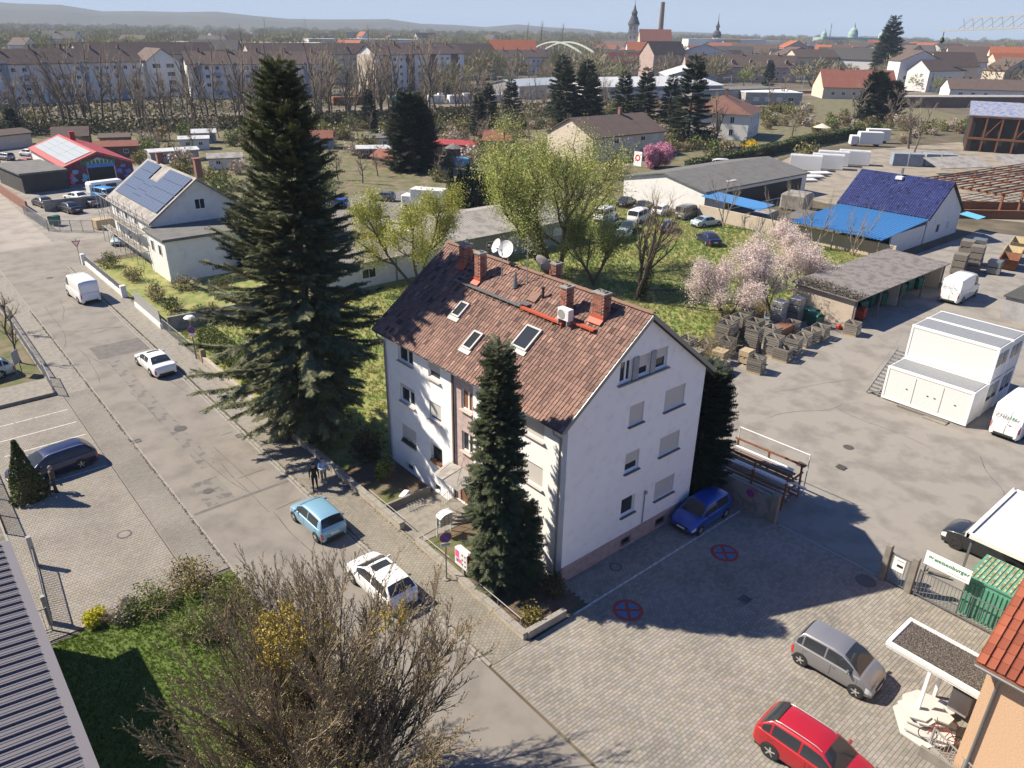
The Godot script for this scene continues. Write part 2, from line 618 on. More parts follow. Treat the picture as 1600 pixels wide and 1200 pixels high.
func ground() -> void:
	flat("ground", rect(-4000, 5000, -6000, 1500), -0.012, M.far_ground)
	flat("allotment_ground", [V2(-2, -86), V2(24, -86), V2(30, -64), V2(75, -64), V2(160, -75), V2(260, -70), V2(330, -150), V2(150, -176), V2(60, -188), V2(-2, -215)], 0.0, M.allotment)
	flat("meadow", [V2(-3.5, -46.5), V2(-3.5, -16.2), V2(13, -16.2), V2(13, -0.2), V2(30, -12.5), V2(46, -15.5), V2(72, -16), V2(72.4, -66), V2(26, -66), V2(9, -60), V2(9, -46.5)], 0.008, M.meadow)
	flat("garden_ground", [V2(-3.6, -74), V2(-3.6, -46.5), V2(9, -46.5), V2(9, -60), V2(16, -60), V2(16, -74)], 0.008, M.meadow)
	flat("road", rect(-12.05, -6.1, -74, 90), 0.004, M.asphalt)
	flat("junction", [V2(-13, -74), V2(-13, -86), V2(20, -86), V2(20, -79), V2(-2.5, -75.5), V2(-4.2, -74)], 0.004, M.asphalt)
	flat("dirt_track", [V2(-14, -86), V2(-30, -230), V2(-2, -230), V2(-4.6, -128), V2(-4.9, -86)], 0.004, M.dirt_road)
	flat("car_yard", [V2(-4.9, -86), V2(-4.6, -128), V2(-3, -190), V2(28, -180), V2(22, -120), V2(20, -86)], 0.006, M.yard)
	flat("yard", [V2(12.95, -1.5), V2(28, -11.5), V2(46, -13), V2(47, -17), V2(98, -17), V2(106, 4), V2(120, 40), V2(12.95, 40)], 0.012, M.yard)
	flat("road_patch", rect(-10.2, -6.12, -47.2, -44.0), 0.008, M.asphalt_patch)
	flat("road_patch", rect(-9.8, -8.9, -43.5, -22.0), 0.009, M.asphalt_worn)
	flat("road_patch", rect(-11.0, -9.4, -20.6, -17.6), 0.008, M.asphalt_worn)
	flat("road_patch", rect(-11.9, -6.15, -17.5, -17.25), 0.0085, M.asphalt_patch)
	flat("track_bed", [V2(-60, -250), V2(-20, -214), V2(60, -190), V2(160, -176), V2(300, -172), V2(460, -118), V2(470, -150), V2(300, -206), V2(160, -212), V2(60, -228)], 0.01, M.ballast)
	# far pavement beside the garden walls, kerb stones, gutter
	var b := MB.new()
	b.box(V(-4.75, 0.045, -49.0), V(2.0, 0.09, 50.0))
	struct("pavement", b, M.concrete)
	b = MB.new()
	b.box(V(-4.75, 0.02, -10.9), V(2.1, 0.04, 26.0))
	var pv := struct("pavement", b, M.joint)
	paving(pv, -5.87, -3.66, -23.9, 2.0, 0.22, 0.16, 0.1, Color(0.24, 0.22, 0.182), 0.1, [], true)
	b = MB.new()
	b.box(V(0, 0, 0), V(0.16, 0.2, 0.985))
	var ks := MB.new()
	ks.cbox(V(0, 0, 0), V(0.16, 0.2, 0.985), 0.015)
	var kerb := Node3D.new()
	kerb.name = "kerb"
	add_child(kerb)
	kerb.set_meta("kind", "structure")
	var km := ks.done()
	for i in 76:
		var z := 1.4 - i
		var low := 0.0 if (z < -1.5 and (z > -9 or z < -11)) else -0.05
		part(kerb, "kerb_stone", km, M.kerb, V(-5.96 + rnd(-0.004, 0.004), low + rnd(-0.004, 0.002), z))
	var gut := Node3D.new()
	gut.name = "gutter"
	add_child(gut)
	gut.set_meta("kind", "structure")
	for i in 86:
		part(gut, "gutter_stone", km, M.kerb, V(-12.06, -0.085 + rnd(-0.003, 0.003), 5.4 - i))
		if i < 74:
			part(gut, "gutter_stone", km, M.kerb, V(-6.14, -0.088 + rnd(-0.003, 0.003), 0.9 - i))
	# paved court right of the house, car park across the street
	b = MB.new()
	b.sheet([V2(-6.0, 2.0), V2(-3.6, 2.0), V2(-1.4, 1.95), V2(0.0, 0.05), V2(12.9, 0.05), V2(12.9, 30), V2(-6.0, 30)], 0.03)
	var court := struct("court", b, M.joint)
	paving(court, -6.0, 12.9, 0.05, 24.0, 0.24, 0.16, 0.08, Color(0.265, 0.245, 0.212), 0.16, [Rect2(-6.1, 0, 6.1, 1.98)])
	b = MB.new()
	b.sheet(rect(-21.0, -12.14, -38.6, -11.4), 0.03)
	var park := struct("car_park", b, M.joint)
	paving(park, -20.3, -14.04, -38.6, -11.6, 0.21, 0.21, 0.08, Color(0.26, 0.238, 0.205), 0.08)
	paving(park, -14.0, -12.15, -38.6, -11.6, 0.21, 0.105, 0.08, Color(0.255, 0.235, 0.205), 0.07)
	flat("side_pavement", rect(-14.4, -12.14, -74, -38.6), 0.06, M.concrete)
	flat("drive", rect(-24, -20.35, -39, -11.4), 0.05, M.asphalt_worn)
	flat("border_ground", rect(-30, -14.45, -75, -38.7), 0.02, M.allotment)
	flat("lawn", [V2(-30, -11.4), V2(-12.14, -11.4), V2(-12.14, 20), V2(-30, 20)], 0.03, M.lawn)
	b = MB.new()
	b.box(V(-20.35, 0.06, -25.0), V(0.12, 0.1, 27.0))
	struct("kerb", b, M.kerb)
	# parking lines
	for z in [-33.4, -31.1, -35.8, -26.0, -28.6]:
		flat("parking_line", rect(-18.9, -14.25, z, z + 0.11), 0.0865, M.line_white)
	flat("parking_line", rect(-1.0, 12.4, 1.92, 2.03), 0.0865, M.line_white)
	for p in [V2(8.45, 3.72), V2(1.2, 3.4)]:
		no_stop_disc(p)
	# tar seams in the asphalt
	R.seed = 77
	for i in 34:
		var b2 := MB.new()
		var in_yard := i > 20
		var p := V2(rnd(14, 60), rnd(-6, 26)) if in_yard else V2(rnd(-11.6, -6.6), rnd(-70, 0))
		var dir := Vector2.from_angle(rnd(0, TAU) if in_yard else (PI / 2 + rnd(-0.1, 0.1) if i % 3 else rnd(-0.2, 0.2)))
		for k in 14:
			dir = dir.rotated(rnd(-0.22, 0.22) * (1.0 if in_yard else 0.4))
			var q := p + dir * rnd(0.3, 0.7)
			if not in_yard and (q.x < -11.9 or q.x > -6.3):
				break
			var n := dir.orthogonal() * rnd(0.012, 0.03)
			b2.quad(V(p.x - n.x, 0, p.y - n.y), V(q.x - n.x, 0, q.y - n.y), V(q.x + n.x, 0, q.y + n.y), V(p.x + n.x, 0, p.y + n.y))
			p = q
		if b2.v.size():
			struct("tar_seam", b2, M.tar, V(0, 0.0165 if in_yard else 0.0135, 0))
	# weeds along kerbs and walls
	var wb := MB.new()
	for i in 6:
		var a := i * 1.05
		wb.tri(V(0, 0, 0), V(cos(a) * 0.05, rnd(0.04, 0.09), sin(a) * 0.05), V(cos(a + 0.5) * 0.03, 0.01, sin(a + 0.5) * 0.03))
	var xf := []
	var cs := []
	for i in 2400:
		var e: Array = [[-3.86, -70, 1.6], [-5.86, -60, 1.5], [-12.2, -60, 2.0]][R.randi() % 3]
		xf.append(Transform3D(turn(rnd(0, 360)).scaled(Vector3.ONE * rnd(0.4, 1.3)), V(e[0] + rnd(-0.06, 0.06), 0.08, rnd(e[1], e[2]) + 0.6 * sin(i))))
		cs.append(Color(0.10, 0.11, 0.03).lerp(Color(0.22, 0.18, 0.08), R.randf()))
	tag(scatter(self, "weeds", wb.done(), M.leaf, xf, cs), "small weeds growing along kerbs and garden walls", "weeds")
	# manholes and drains
	for a in [[-15.44, -17.8, 0.38, 0.085], [-9.05, -28.05, 0.42, 0.012], [-10.4, -19.25, 0.3, 0.012], [12.1, 9.6, 0.5, 0.085], [3.1, 0.85, 0.33, 0.085], [-8.4, -71.0, 0.35, 0.012], [24.5, 2.2, 0.35, 0.016]]:
		manhole(a[0], a[1], a[2], a[3])
	for a in [[-11.85, -28.1], [-6.3, -24.6], [19.9, 1.4], [6.2, 6.5], [21.6, 3.2]]:
		drain(a[0], a[1], 0.012 if a[0] < 0 else 0.088)


func no_stop_disc(p: Vector2) -> void:
	var o := thing("road_marking", "painted no stopping disc on the paving nearest the blue hatchback" if p.x > 5 else "painted no stopping disc on the paving nearest the street corner of the house", "marking", V(p.x, 0.0865, p.y), 0, "no stopping discs painted on the court")
	var b := MB.new()
	var r0 := 0.56
	var r1 := 0.74
	for i in 40:
		var a := TAU * i / 40
		var c := TAU * (i + 1) / 40
		b.quad(V(cos(a) * r0, 0, sin(a) * r0), V(cos(a) * r1, 0, sin(a) * r1), V(cos(c) * r1, 0, sin(c) * r1), V(cos(c) * r0, 0, sin(c) * r0))
	for s in [-1.0, 1.0]:
		var q := Basis(Vector3.UP, s * PI / 4 + 0.1)
		var w := 0.08
		if s < 0:
			b.quad(q * V(-r0, 0, -w), q * V(r0, 0, -w), q * V(r0, 0, w), q * V(-r0, 0, w))
		else:
			for g in [-1.0, 1.0]:
				b.quad(q * V(g * w, 0, -w), q * V(g * r0, 0, -w), q * V(g * r0, 0, w), q * V(g * w, 0, w))
	part(o, "red_ring", b, M.disc_red)
	for k in 4:
		b = MB.new()
		var a0 := k * PI / 2 + PI / 4 - 0.1 + 0.16
		var a1 := a0 + PI / 2 - 0.32
		var inner := V(cos((a0 + a1) / 2), 0, sin((a0 + a1) / 2)) * 0.15
		for i in 8:
			var a := lerpf(a0, a1, i / 8.0)
			var c := lerpf(a0, a1, (i + 1) / 8.0)
			b.tri(inner, V(cos(a), 0, sin(a)) * 0.54, V(cos(c), 0, sin(c)) * 0.54)
		part(o, "blue_field", b, M.disc_blue)


func manhole(x: float, z: float, r: float, y: float) -> void:
	var o := thing("manhole_cover", "round manhole cover in the " + ("car park paving" if x < -13 else "court in front of the gate" if x > 10 and x < 20 else "road near the tall spruce" if z < -25 and z > -40 else "road near the light blue hatchback" if x < -9 and z > -25 else "paving beside the white gable" if x > 0 and x < 10 else "road junction by the white van" if x < 0 else "yard near the steel rack"), "manhole", V(x, y, z))
	var b := MB.new()
	b.lathe([Vector2(r, 0), Vector2(r, 0.006), Vector2(r * 0.78, 0.006), Vector2(r * 0.78, 0.001)], 28)
	part(o, "frame", b, M.iron)
	b = MB.new()
	b.lathe([Vector2(r * 0.76, 0.0), Vector2(r * 0.76, 0.008), Vector2(0.0, 0.009)], 28)
	part(o, "lid", b, M.concrete if x < 5 and x > 0 or x < -13 else M.iron)


func drain(x: float, z: float, y: float) -> void:
	var o := thing("street_drain", "square iron drain grate in the " + ("gutter by the car park" if x < -10 else "gutter below the tall spruce" if x < 0 else "yard close to the steel rack" if x < 20.5 and x > 15 else "shaded court paving" if x < 15 else "yard farther from the steel rack"), "drain", V(x, y, z))
	var b := MB.new()
	for s in [-1.0, 1.0]:
		b.box(V(s * 0.23, 0.0, 0), V(0.05, 0.02, 0.5))
		b.box(V(0, 0.0, s * 0.23), V(0.41, 0.02, 0.05))
	part(o, "frame", b, M.iron)
	b = MB.new()
	for i in 7:
		b.box(V(-0.18 + i * 0.06, -0.003, 0), V(0.035, 0.012, 0.4))
	part(o, "grate", b, M.iron)


# wall face in the plane through o spanned by u (right) and up, with openings [u0, h0, u1, h1]; the outline's left and right edges are functions of height
func wall_face(b: MB, o: Vector3, u: Vector3, inward: Vector3, heights: Array, left: Callable, right: Callable, holes: Array, deep: float) -> void:
	var hs := heights.duplicate()
	for q in holes:
		hs.append(q[1])
		hs.append(q[3])
	hs.sort()
	var out := -inward
	for i in hs.size() - 1:
		var y0: float = hs[i]
		var y1: float = hs[i + 1]
		if y1 - y0 < 0.001:
			continue
		var ym := (y0 + y1) * 0.5
		var cut := []
		for q in holes:
			if q[1] < ym and q[3] > ym:
				cut.append(V2(q[0], q[2]))
		cut.sort_custom(func(s, t): return s.x < t.x)
		var at0: float = left.call(y0)
		var at1: float = left.call(y1)
		cut.append(V2(1e9, 1e9))
		for k in cut:
			var e0: float = minf(k.x, right.call(y0))
			var e1: float = minf(k.x, right.call(y1))
			var p := [o + u * at0 + Vector3.UP * y0, o + u * at1 + Vector3.UP * y1, o + u * e1 + Vector3.UP * y1, o + u * e0 + Vector3.UP * y0]
			if u.cross(Vector3.UP).dot(out) > 0.0:
				b.quad(p[0], p[1], p[2], p[3])
			else:
				b.quad(p[0], p[3], p[2], p[1])
			at0 = k.y
			at1 = k.y
	for q in holes:
		var c := [o + u * q[0] + Vector3.UP * q[1], o + u * q[2] + Vector3.UP * q[1], o + u * q[2] + Vector3.UP * q[3], o + u * q[0] + Vector3.UP * q[3]]
		for k in 4:
			var a: Vector3 = c[k]
			var d: Vector3 = c[(k + 1) % 4]
			b.quad(a, a + inward * deep, d + inward * deep, d)


# window seen from outside: local x right, y up, z out of the wall; origin at the middle of the sill line
func window_unit(parent: Node3D, at: Vector3, bas: Basis, w: float, h: float, shut := 0.0, sill: Material = null, mull := true, glass: Material = null, frame: Material = null, flowers := 0) -> Node3D:
	var b := MB.new()
	var z := -0.13
	var t := 0.07
	b.box(V(-w / 2 + t / 2, h / 2, z), V(t, h, 0.06))
	b.box(V(w / 2 - t / 2, h / 2, z), V(t, h, 0.06))
	b.box(V(0, t / 2, z), V(w - 2 * t, t, 0.06))
	b.box(V(0, h - t / 2, z), V(w - 2 * t, t, 0.06))
	if mull:
		b.box(V(w * 0.08, h / 2, z), V(0.1, h - 2 * t, 0.06))
	var o := part(parent, "window", b, frame if frame else M.frame_white, at, bas)
	b = MB.new()
	b.box(V(0, h / 2, z - 0.02), V(w - t, h - t, 0.012))
	part(o, "pane", b, glass if glass else M.glass)
	b = MB.new()
	b.box(V(0, h / 2, z - 0.16), V(w, h, 0.02))
	part(o, "curtain", b, M.wall_grey if R.randf() < 0.6 else M.black)
	if shut > 0.0:
		b = MB.new()
		var n := int(h * shut / 0.065)
		for i in n:
			b.box(V(0, h - 0.0325 - i * 0.065, -0.075), V(w - 0.02, 0.061, 0.022))
			b.box(V(0, h - 0.065 - i * 0.065, -0.082), V(w - 0.03, 0.008, 0.01))
		part(o, "roller_shutter", b, M.shutter)
	if sill:
		b = MB.new()
		b.cbox(V(0, -0.045, 0.01), V(w + 0.14, 0.06, 0.26), 0.01)
		part(o, "sill", b, sill)
	if flowers:
		b = MB.new()
		b.box(V(0, 0.07, 0.03), V(w - 0.1, 0.16, 0.16))
		var q := part(o, "flower_box", b, M.wood_brown if flowers == 1 else M.metal_black)
		b = MB.new()
		b.tint = true
		for i in 70:
			b.col = Color(0.35, 0.10, 0.06) if flowers == 1 and i % 2 else Color(0.10, 0.10, 0.04)
			var p := V(rnd(-w / 2 + 0.06, w / 2 - 0.06), rnd(0.14, 0.28), rnd(-0.06, 0.12))
			b.tri(p, p + V(rnd(-0.06, 0.06), rnd(0, 0.08), rnd(-0.05, 0.05)), p + V(rnd(-0.06, 0.06), rnd(-0.03, 0.05), rnd(-0.05, 0.05)))
		part(q, "flowers", b, M.leaf).set_meta("kind", "stuff")
	return o


func tile_mesh(w: float, l: float, k := 1.0) -> ArrayMesh:
	var b := MB.new()
	var prof := [V2(-0.5, 0.0), V2(-0.32, -0.006), V2(0.16, -0.004), V2(0.26, 0.022), V2(0.42, 0.026), V2(0.5, 0.004)]
	var lift := 0.034
	for i in prof.size():
		prof[i] = V2(prof[i].x, prof[i].y * k)
	for i in 5:
		var p: Vector2 = prof[i]
		var q: Vector2 = prof[i + 1]
		var a := V(p.x * w, p.y + 0.004, 0)
		var c := V(q.x * w, q.y + 0.004, 0)
		var d := V(p.x * w, p.y + lift, l)
		var e := V(q.x * w, q.y + lift, l)
		b.quad(a, c, e, d)
		b.quad(d, e, e - V(0, 0.026, 0), d - V(0, 0.026, 0))
	var g := V(-0.5 * w, lift, l)
	b.quad(V(-0.5 * w, 0.004, 0), g, g - V(0, 0.03, 0), V(-0.5 * w, -0.02, 0))
	return b.done()


func tile_color(big: FastNoiseLite, x: float, z: float, c0: Color, c1: Color) -> Color:
	var t := clampf(0.5 + big.get_noise_2d(x * 3.0, z * 3.0) * 0.5 + rnd(-0.32, 0.32), 0.0, 1.0)
	var c := c0.lerp(c1, t)
	if R.randf() < 0.05:
		c = c1 * 1.15
	if R.randf() < 0.05:
		c = c0 * 0.65
	return c


# tiles on a slope: ridge point, direction along the ridge, direction down the slope
func tile_slope(parent: Node3D, ridge: Vector3, along: Vector3, down: Vector3, length: float, slope: float, singles: int, near: Vector3, tw := 0.212, tl := 0.334, c0 := Color(0.125, 0.072, 0.058), c1 := Color(0.30, 0.175, 0.135), bulge := 1.0, tile_mat: Material = null) -> void:
	var nrm := down.cross(along).normalized()
	var bas := Basis(along, nrm, down)
	var big := FastNoiseLite.new()
	big.seed = 5
	big.frequency = 0.06
	var cols := int(round(length / tw))
	var rows := int(round(slope / tl))
	var w := length / cols
	var d := slope / rows
	var mesh := tile_mesh(w * 0.985, d + 0.05, bulge)
	var all := []
	for r in rows:
		for k in cols:
			var p := ridge + along * ((k + 0.5) * w) + down * (r * d)
			all.append([p, r, k, p.distance_to(near)])
	all.sort_custom(func(a, b): return a[3] < b[3])
	var shades := []
	for s in 8:
		if singles:
			shades.append(mk("tile_shade_%d" % s, c0.lerp(c1, s / 7.0), 0.85, M.speck, 3.0))
	var xf := []
	var cs := []
	for i in all.size():
		var p: Vector3 = all[i][0]
		var q := bas * Basis(Vector3.UP, rnd(-0.018, 0.018)) * Basis(Vector3.RIGHT, rnd(-0.012, 0.012))
		p += nrm * rnd(0.0, 0.007) + down * rnd(-0.01, 0.01)
		if i < singles:
			var t := clampf(0.45 + big.get_noise_2d(p.x * 3, p.z * 3) * 0.5 + rnd(-0.32, 0.32), 0.0, 0.99)
			part(parent, "roof_tile", mesh, shades[int(t * 8)], p, q)
		else:
			xf.append(Transform3D(q, p))
			cs.append(tile_color(big, p.x, p.z, c0, c1))
	scatter(parent, "roof_tiles", mesh, tile_mat if tile_mat else M.tile, xf, cs)


func chimney(parent: Node3D, x: float, z: float, w: float, d: float, y0: float, y1: float) -> void:
	var b := MB.new()
	b.box(V(0, (y0 + y1) / 2, 0), V(w - 0.03, y1 - y0, d - 0.03))
	var o := part(parent, "chimney", b, M.mortar, V(x, 0, z))
	var xf := []
	var cs := []
	var rows := int((y1 - y0) / 0.083)
	for r in rows:
		for f in 4:
			var len_: float = w if f % 2 == 0 else d
			var n := int(round(len_ / 0.25))
			var bw := len_ / n
			for k in n:
				var u := -len_ / 2 + (k + (0.5 if r % 2 == 0 else 0.0)) * bw + (bw * 0.0)
				if r % 2 and k == 0:
					u = -len_ / 2 + bw * 0.25
				var sx := bw - 0.014
				if r % 2 and k == 0:
					sx = bw / 2 - 0.012
				var y := y0 + (r + 0.5) * 0.083
				var p := [V(u, y, d / 2), V(w / 2, y, -u), V(-u, y, -d / 2), V(-w / 2, y, u)][f] as Vector3
				xf.append(Transform3D(turn(f * 90.0) * Basis.from_scale(V(sx / 0.236, 1, 1)), p))
				var g := rnd(0.75, 1.2)
				cs.append(Color(0.36 * g, 0.15 * g, 0.105 * g) if R.randf() < 0.9 else Color(0.14, 0.07, 0.06))
	var bm := MB.new()
	bm.box(Vector3.ZERO, V(0.236, 0.069, 0.03))
	scatter(o, "bricks", bm.done(), M.brick, xf, cs)
	b = MB.new()
	b.cbox(V(0, y1 + 0.04, 0), V(w + 0.1, 0.09, d + 0.1), 0.012)
	var cap := part(o, "cap", b, M.concrete_grey)
	b = MB.new()
	for k in (2 if d > 0.6 or w > 0.6 else 1):
		var off := 0.0 if not (d > 0.6 or w > 0.6) else (-0.14 + k * 0.28)
		for s in [-1.0, 1.0]:
			b.box(V(s * 0.11, y1 + 0.12, off), V(0.03, 0.07, 0.24))
			b.box(V(0, y1 + 0.12, off + s * 0.105), V(0.19, 0.07, 0.03))
	part(cap, "flue", b, M.concrete_grey)
	b = MB.new()
	b.box(V(-w / 2 - 0.02, y0 + 0.30, 0), V(0.05, 0.22, d + 0.1))
	b.box(V(-w / 2 - 0.16, y0 + 0.14, 0), V(0.3, 0.03, d + 0.14), Basis(Vector3.BACK, 0.65))
	part(o, "flashing", b, M.flash_red)


func house() -> void:
	var H := thing("apartment_house", "white three storey apartment house with weathered red tiled gable roof", "house")
	var ln := 15.8
	var dp := 10.02
	var top := 9.2
	var apex := 13.03
	var mid := dp / 2
	var gl := func(y: float) -> float: return 0.0 if y <= top else (y - top) / (apex - top) * mid
	var gr := func(y: float) -> float: return dp if y <= top else dp - (y - top) / (apex - top) * mid
	var zero := func(_y: float) -> float: return 0.0
	var full := func(_y: float) -> float: return ln
	# front wall: u runs from the far end (z -15.8) to the corner; openings are given from the corner's z
	var fw := []
	var f_win := []
	for a in [[-14.15, -12.6], [-11.1, -9.95], [-5.85, -4.7], [-3.15, -1.55]]:
		for h in [[2.08, 3.25], [4.84, 6.0], [7.46, 8.5]]:
			fw.append([a[0] + ln, h[0], a[1] + ln, h[1]])
			f_win.append([(a[0] + a[1]) / 2, h[0], a[1] - a[0], h[1] - h[0]])
	for a in [[-13.9, 0.15, -13.1, 0.62], [-10.95, 0.15, -10.2, 0.62], [-5.6, 0.15, -4.85, 0.62], [-2.8, 0.15, -2.0, 0.62]]:
		fw.append([a[0] + ln, a[1], a[2] + ln, a[3]])
	fw.append([-8.8 + ln, 0.62, -7.0 + ln, 8.75])
	var b := MB.new()
	wall_face(b, V(0, 0, -ln), V(0, 0, 1), V(1, 0, 0), [0.0, top], zero, full, fw, 0.28)
	part(H, "front_wall", b, M.render_white)
	# stair bay, pink, set back a little
	b = MB.new()
	wall_face(b, V(0.12, 0, -8.8), V(0, 0, 1), V(1, 0, 0), [0.62, 8.75], zero, func(_y): return 1.8, [[0.6, 6.6, 1.56, 7.8], [0.6, 4.05, 1.56, 5.25], [0.4, 0.63, 1.5, 2.75]], 0.2)
	var bay := part(H, "stair_bay", b, M.render_pink)
	for y in [6.6, 4.05]:
		window_unit(bay, V(0.1, y, -8.8 + 1.08), Basis(V(0, 0, 1), V(0, 1, 0), V(-1, 0, 0)), 0.96, 1.2, 0.0, M.sill_stone, true, M.wood_brown if y > 6 else M.glass, M.frame_white)
	b = MB.new()
	b.box(V(0.03, 4.7, -8.86), V(0.1, 8.1, 0.12))
	part(bay, "edge_strip", b, M.wall_brown)
	var door := MB.new()
	door.box(V(0.2, 1.69, -7.85), V(0.06, 2.1, 1.08))
	var dr := part(H, "door", door, M.wood_brown)
	b = MB.new()
	b.box(V(0.16, 1.9, -7.85), V(0.02, 1.2, 0.5))
	part(dr, "pane", b, M.glass)
	# front windows: shutter fraction per opening in the order above
	var shut := [0.97, 0.25, 0.12, 0.12, 0.8, 0.62, 0.3, 0.5, 0.7, 0.6, 0.98, 0.98]
	for i in f_win.size():
		var q: Array = f_win[i]
		window_unit(H, V(0, q[1], q[0]), Basis(V(0, 0, 1), V(0, 1, 0), V(-1, 0, 0)), q[2], q[3], shut[i], M.sill_stone, q[2] > 1.3, null, null, 2 if i == 0 else (1 if i == 3 else 0))
	for a in [-13.5, -10.58, -5.22, -2.4]:
		b = MB.new()
		b.box(V(0.2, 0.385, a), V(0.02, 0.47, 0.8))
		part(H, "cellar_window", b, M.glass)
	b = MB.new()
	b.box(V(-0.02, 0.45, -12.4), V(0.05, 0.06, 6.8))
	b.box(V(-0.02, 0.45, -3.5), V(0.05, 0.06, 6.9))
	# gable wall
	var gw := [[4.15, 2.2, 5.2, 3.28], [4.15, 4.85, 5.2, 5.98], [4.15, 7.55, 5.2, 8.65], [6.8, 2.1, 8.42, 3.25], [6.8, 4.85, 8.42, 5.95], [6.8, 7.5, 8.42, 8.68], [3.2, 10.1, 4.02, 11.2], [4.45, 10.1, 5.3, 11.2], [5.68, 10.1, 6.62, 11.2]]
	var vents := [[4.36, 0.2, 5.12, 0.7], [7.15, 0.2, 8.02, 0.72]]
	b = MB.new()
	wall_face(b, V(0, 0, 0), V(1, 0, 0), V(0, 0, -1), [1.03, top, apex], gl, gr, gw, 0.28)
	part(H, "gable_wall", b, M.render_white)
	b = MB.new()
	wall_face(b, V(0, 0, 0.03), V(1, 0, 0), V(0, 0, -1), [0.0, 1.03], func(_y): return 0.0, func(_y): return dp, vents, 0.2)
	b.quad(V(0, 1.03, 0.03), V(0, 1.03, 0), V(dp, 1.03, 0), V(dp, 1.03, 0.03))
	part(H, "plinth", b, M.plinth_pink)
	var gs := [0.0, 0.62, 0.95, 0.98, 0.97, 0.97, 0.0, 0.62, 0.5]
	for i in gw.size():
		var q: Array = gw[i]
		window_unit(H, V((q[0] + q[2]) / 2, q[1], 0), Basis.IDENTITY, q[2] - q[0], q[3] - q[1], gs[i], M.sill_slate if i < 6 else null, i == 6, null)
	b = MB.new()
	b.cbox(V(4.92, 10.04, 0.02), V(3.7, 0.08, 0.3), 0.01)
	part(H, "attic_sill", b, M.zinc)
	b = MB.new()
	b.box(V(4.235, 10.66, 0.03), V(0.4, 1.14, 0.1))
	part(H, "attic_panel", b, M.wall_grey)
	b = MB.new()
	b.box(V(5.49, 10.66, 0.03), V(0.35, 1.14, 0.1))
	part(H, "attic_panel", b, M.wall_grey)
	for q in vents:
		b = MB.new()
		b.box(V((q[0] + q[2]) / 2, (q[1] + q[3]) / 2, -0.15), V(q[2] - q[0], q[3] - q[1], 0.02))
		for k in 4:
			b.box(V(q[0] + (k + 0.5) * (q[2] - q[0]) / 4, (q[1] + q[3]) / 2, -0.05), V(0.02, q[3] - q[1], 0.02))
		part(H, "cellar_window", b, M.metal_black)
	b = MB.new()
	b.box(V(5.95, 2.0, 0.05), V(0.05, 2.0, 0.04))
	b.box(V(5.95, 3.05, 0.1), V(0.12, 0.16, 0.14))
	part(H, "wall_lamp", b, M.metal_grey)
	# rear and far walls
	b = MB.new()
	wall_face(b, V(dp, 0, 0), V(0, 0, -1), V(-1, 0, 0), [0.0, top], zero, full, [], 0.2)
	wall_face(b, V(0, 0, -ln), V(1, 0, 0), V(0, 0, 1), [0.0, top, apex], gl, gr, [], 0.2)
	part(H, "rear_wall", b, M.render_white)
	# roof: deck, tiles, ridge, verge boards, gutters
	var ez := 0.2
	var slope := sqrt(5.57 * 5.57 + 4.27 * 4.27)
	var df := V(-5.57, -4.27, 0) / slope
	var dk := V(5.57, -4.27, 0) / slope
	b = MB.new()
	var rp := [V(5.01, 13.2, ez - 0.02), V(-0.5, 8.98, ez - 0.02), V(-0.5, 8.86, ez - 0.02), V(0.0, 9.1, ez - 0.02), V(5.01, 12.94, ez - 0.02), V(10.02, 9.1, ez - 0.02), V(10.52, 8.86, ez - 0.02), V(10.52, 8.98, ez - 0.02)]
	b.slab(rp, V(0, 0, -16.15))
	var roof := part(H, "roof", b, M.roof_deck)
	tile_slope(roof, V(5.01, 13.22, -16.0), V(0, 0, 1), df, 16.2, slope, 300, V(-0.5, 9, 0.2))
	tile_slope(roof, V(5.01, 13.22, 0.2), V(0, 0, -1), dk, 16.2, slope, 0, Vector3.ZERO)
	var rt := MB.new()
	for i in 8:
		var a0 := PI * i / 8 - 0.15
		var a1 := PI * (i + 1) / 8 - 0.15
		var r0 := 0.13
		rt.quad(V(cos(a0) * r0, sin(a0) * r0, 0), V(cos(a1) * r0, sin(a1) * r0, 0), V(cos(a1) * 0.115, sin(a1) * 0.115, 0.4), V(cos(a0) * 0.115, sin(a0) * 0.115, 0.4))
	var rm := rt.done()
	for i in 43:
		part(roof, "ridge_tile", rm, M.tile_ridge, V(5.01, 13.23 + rnd(-0.004, 0.006), -15.98 + i * 0.376))
	for z in [ez + 0.02, -15.97 - 0.03]:
		for s in [df, dk]:
			b = MB.new()
			var a := V(5.01, 13.12, z)
			b.bar(a, a + s * (slope - 0.02), 0.06, 0.2)
			part(roof, "verge_board", b, M.zinc if z > 0 else M.wood_grey)
	for s in [[-0.6, 0.0], [10.62, 0.0]]:
		b = MB.new()
		for i in 6:
			var a0 := PI + PI * i / 6
			var a1 := PI + PI * (i + 1) / 6
			b.quad(V(s[0] + cos(a0) * 0.075, 8.93 + sin(a0) * 0.075, -16), V(s[0] + cos(a1) * 0.075, 8.93 + sin(a1) * 0.075, -16), V(s[0] + cos(a1) * 0.075, 8.93 + sin(a1) * 0.075, 0.22), V(s[0] + cos(a0) * 0.075, 8.93 + sin(a0) * 0.075, 0.22))
		part(roof, "gutter", b, M.zinc)
	for z in [-0.35, -15.5]:
		b = MB.new()
		b.path([V(-0.6, 8.88, z), V(-0.55, 8.6, z), V(-0.11, 8.2, z), V(-0.11, 0.05, z)], 0.05, 8)
		part(H, "downpipe", b, M.zinc)
	# soffit under the front eaves
	b = MB.new()
	b.quad(V(-0.48, 8.85, 0.17), V(0, 9.08, 0.17), V(0, 9.08, -15.95), V(-0.48, 8.85, -15.95))
	part(roof, "soffit", b, M.wood_pale)
	# skylights in the front slope
	var bas := Basis(V(0, 0, 1), V(-0.608, 0.7936, 0), df)
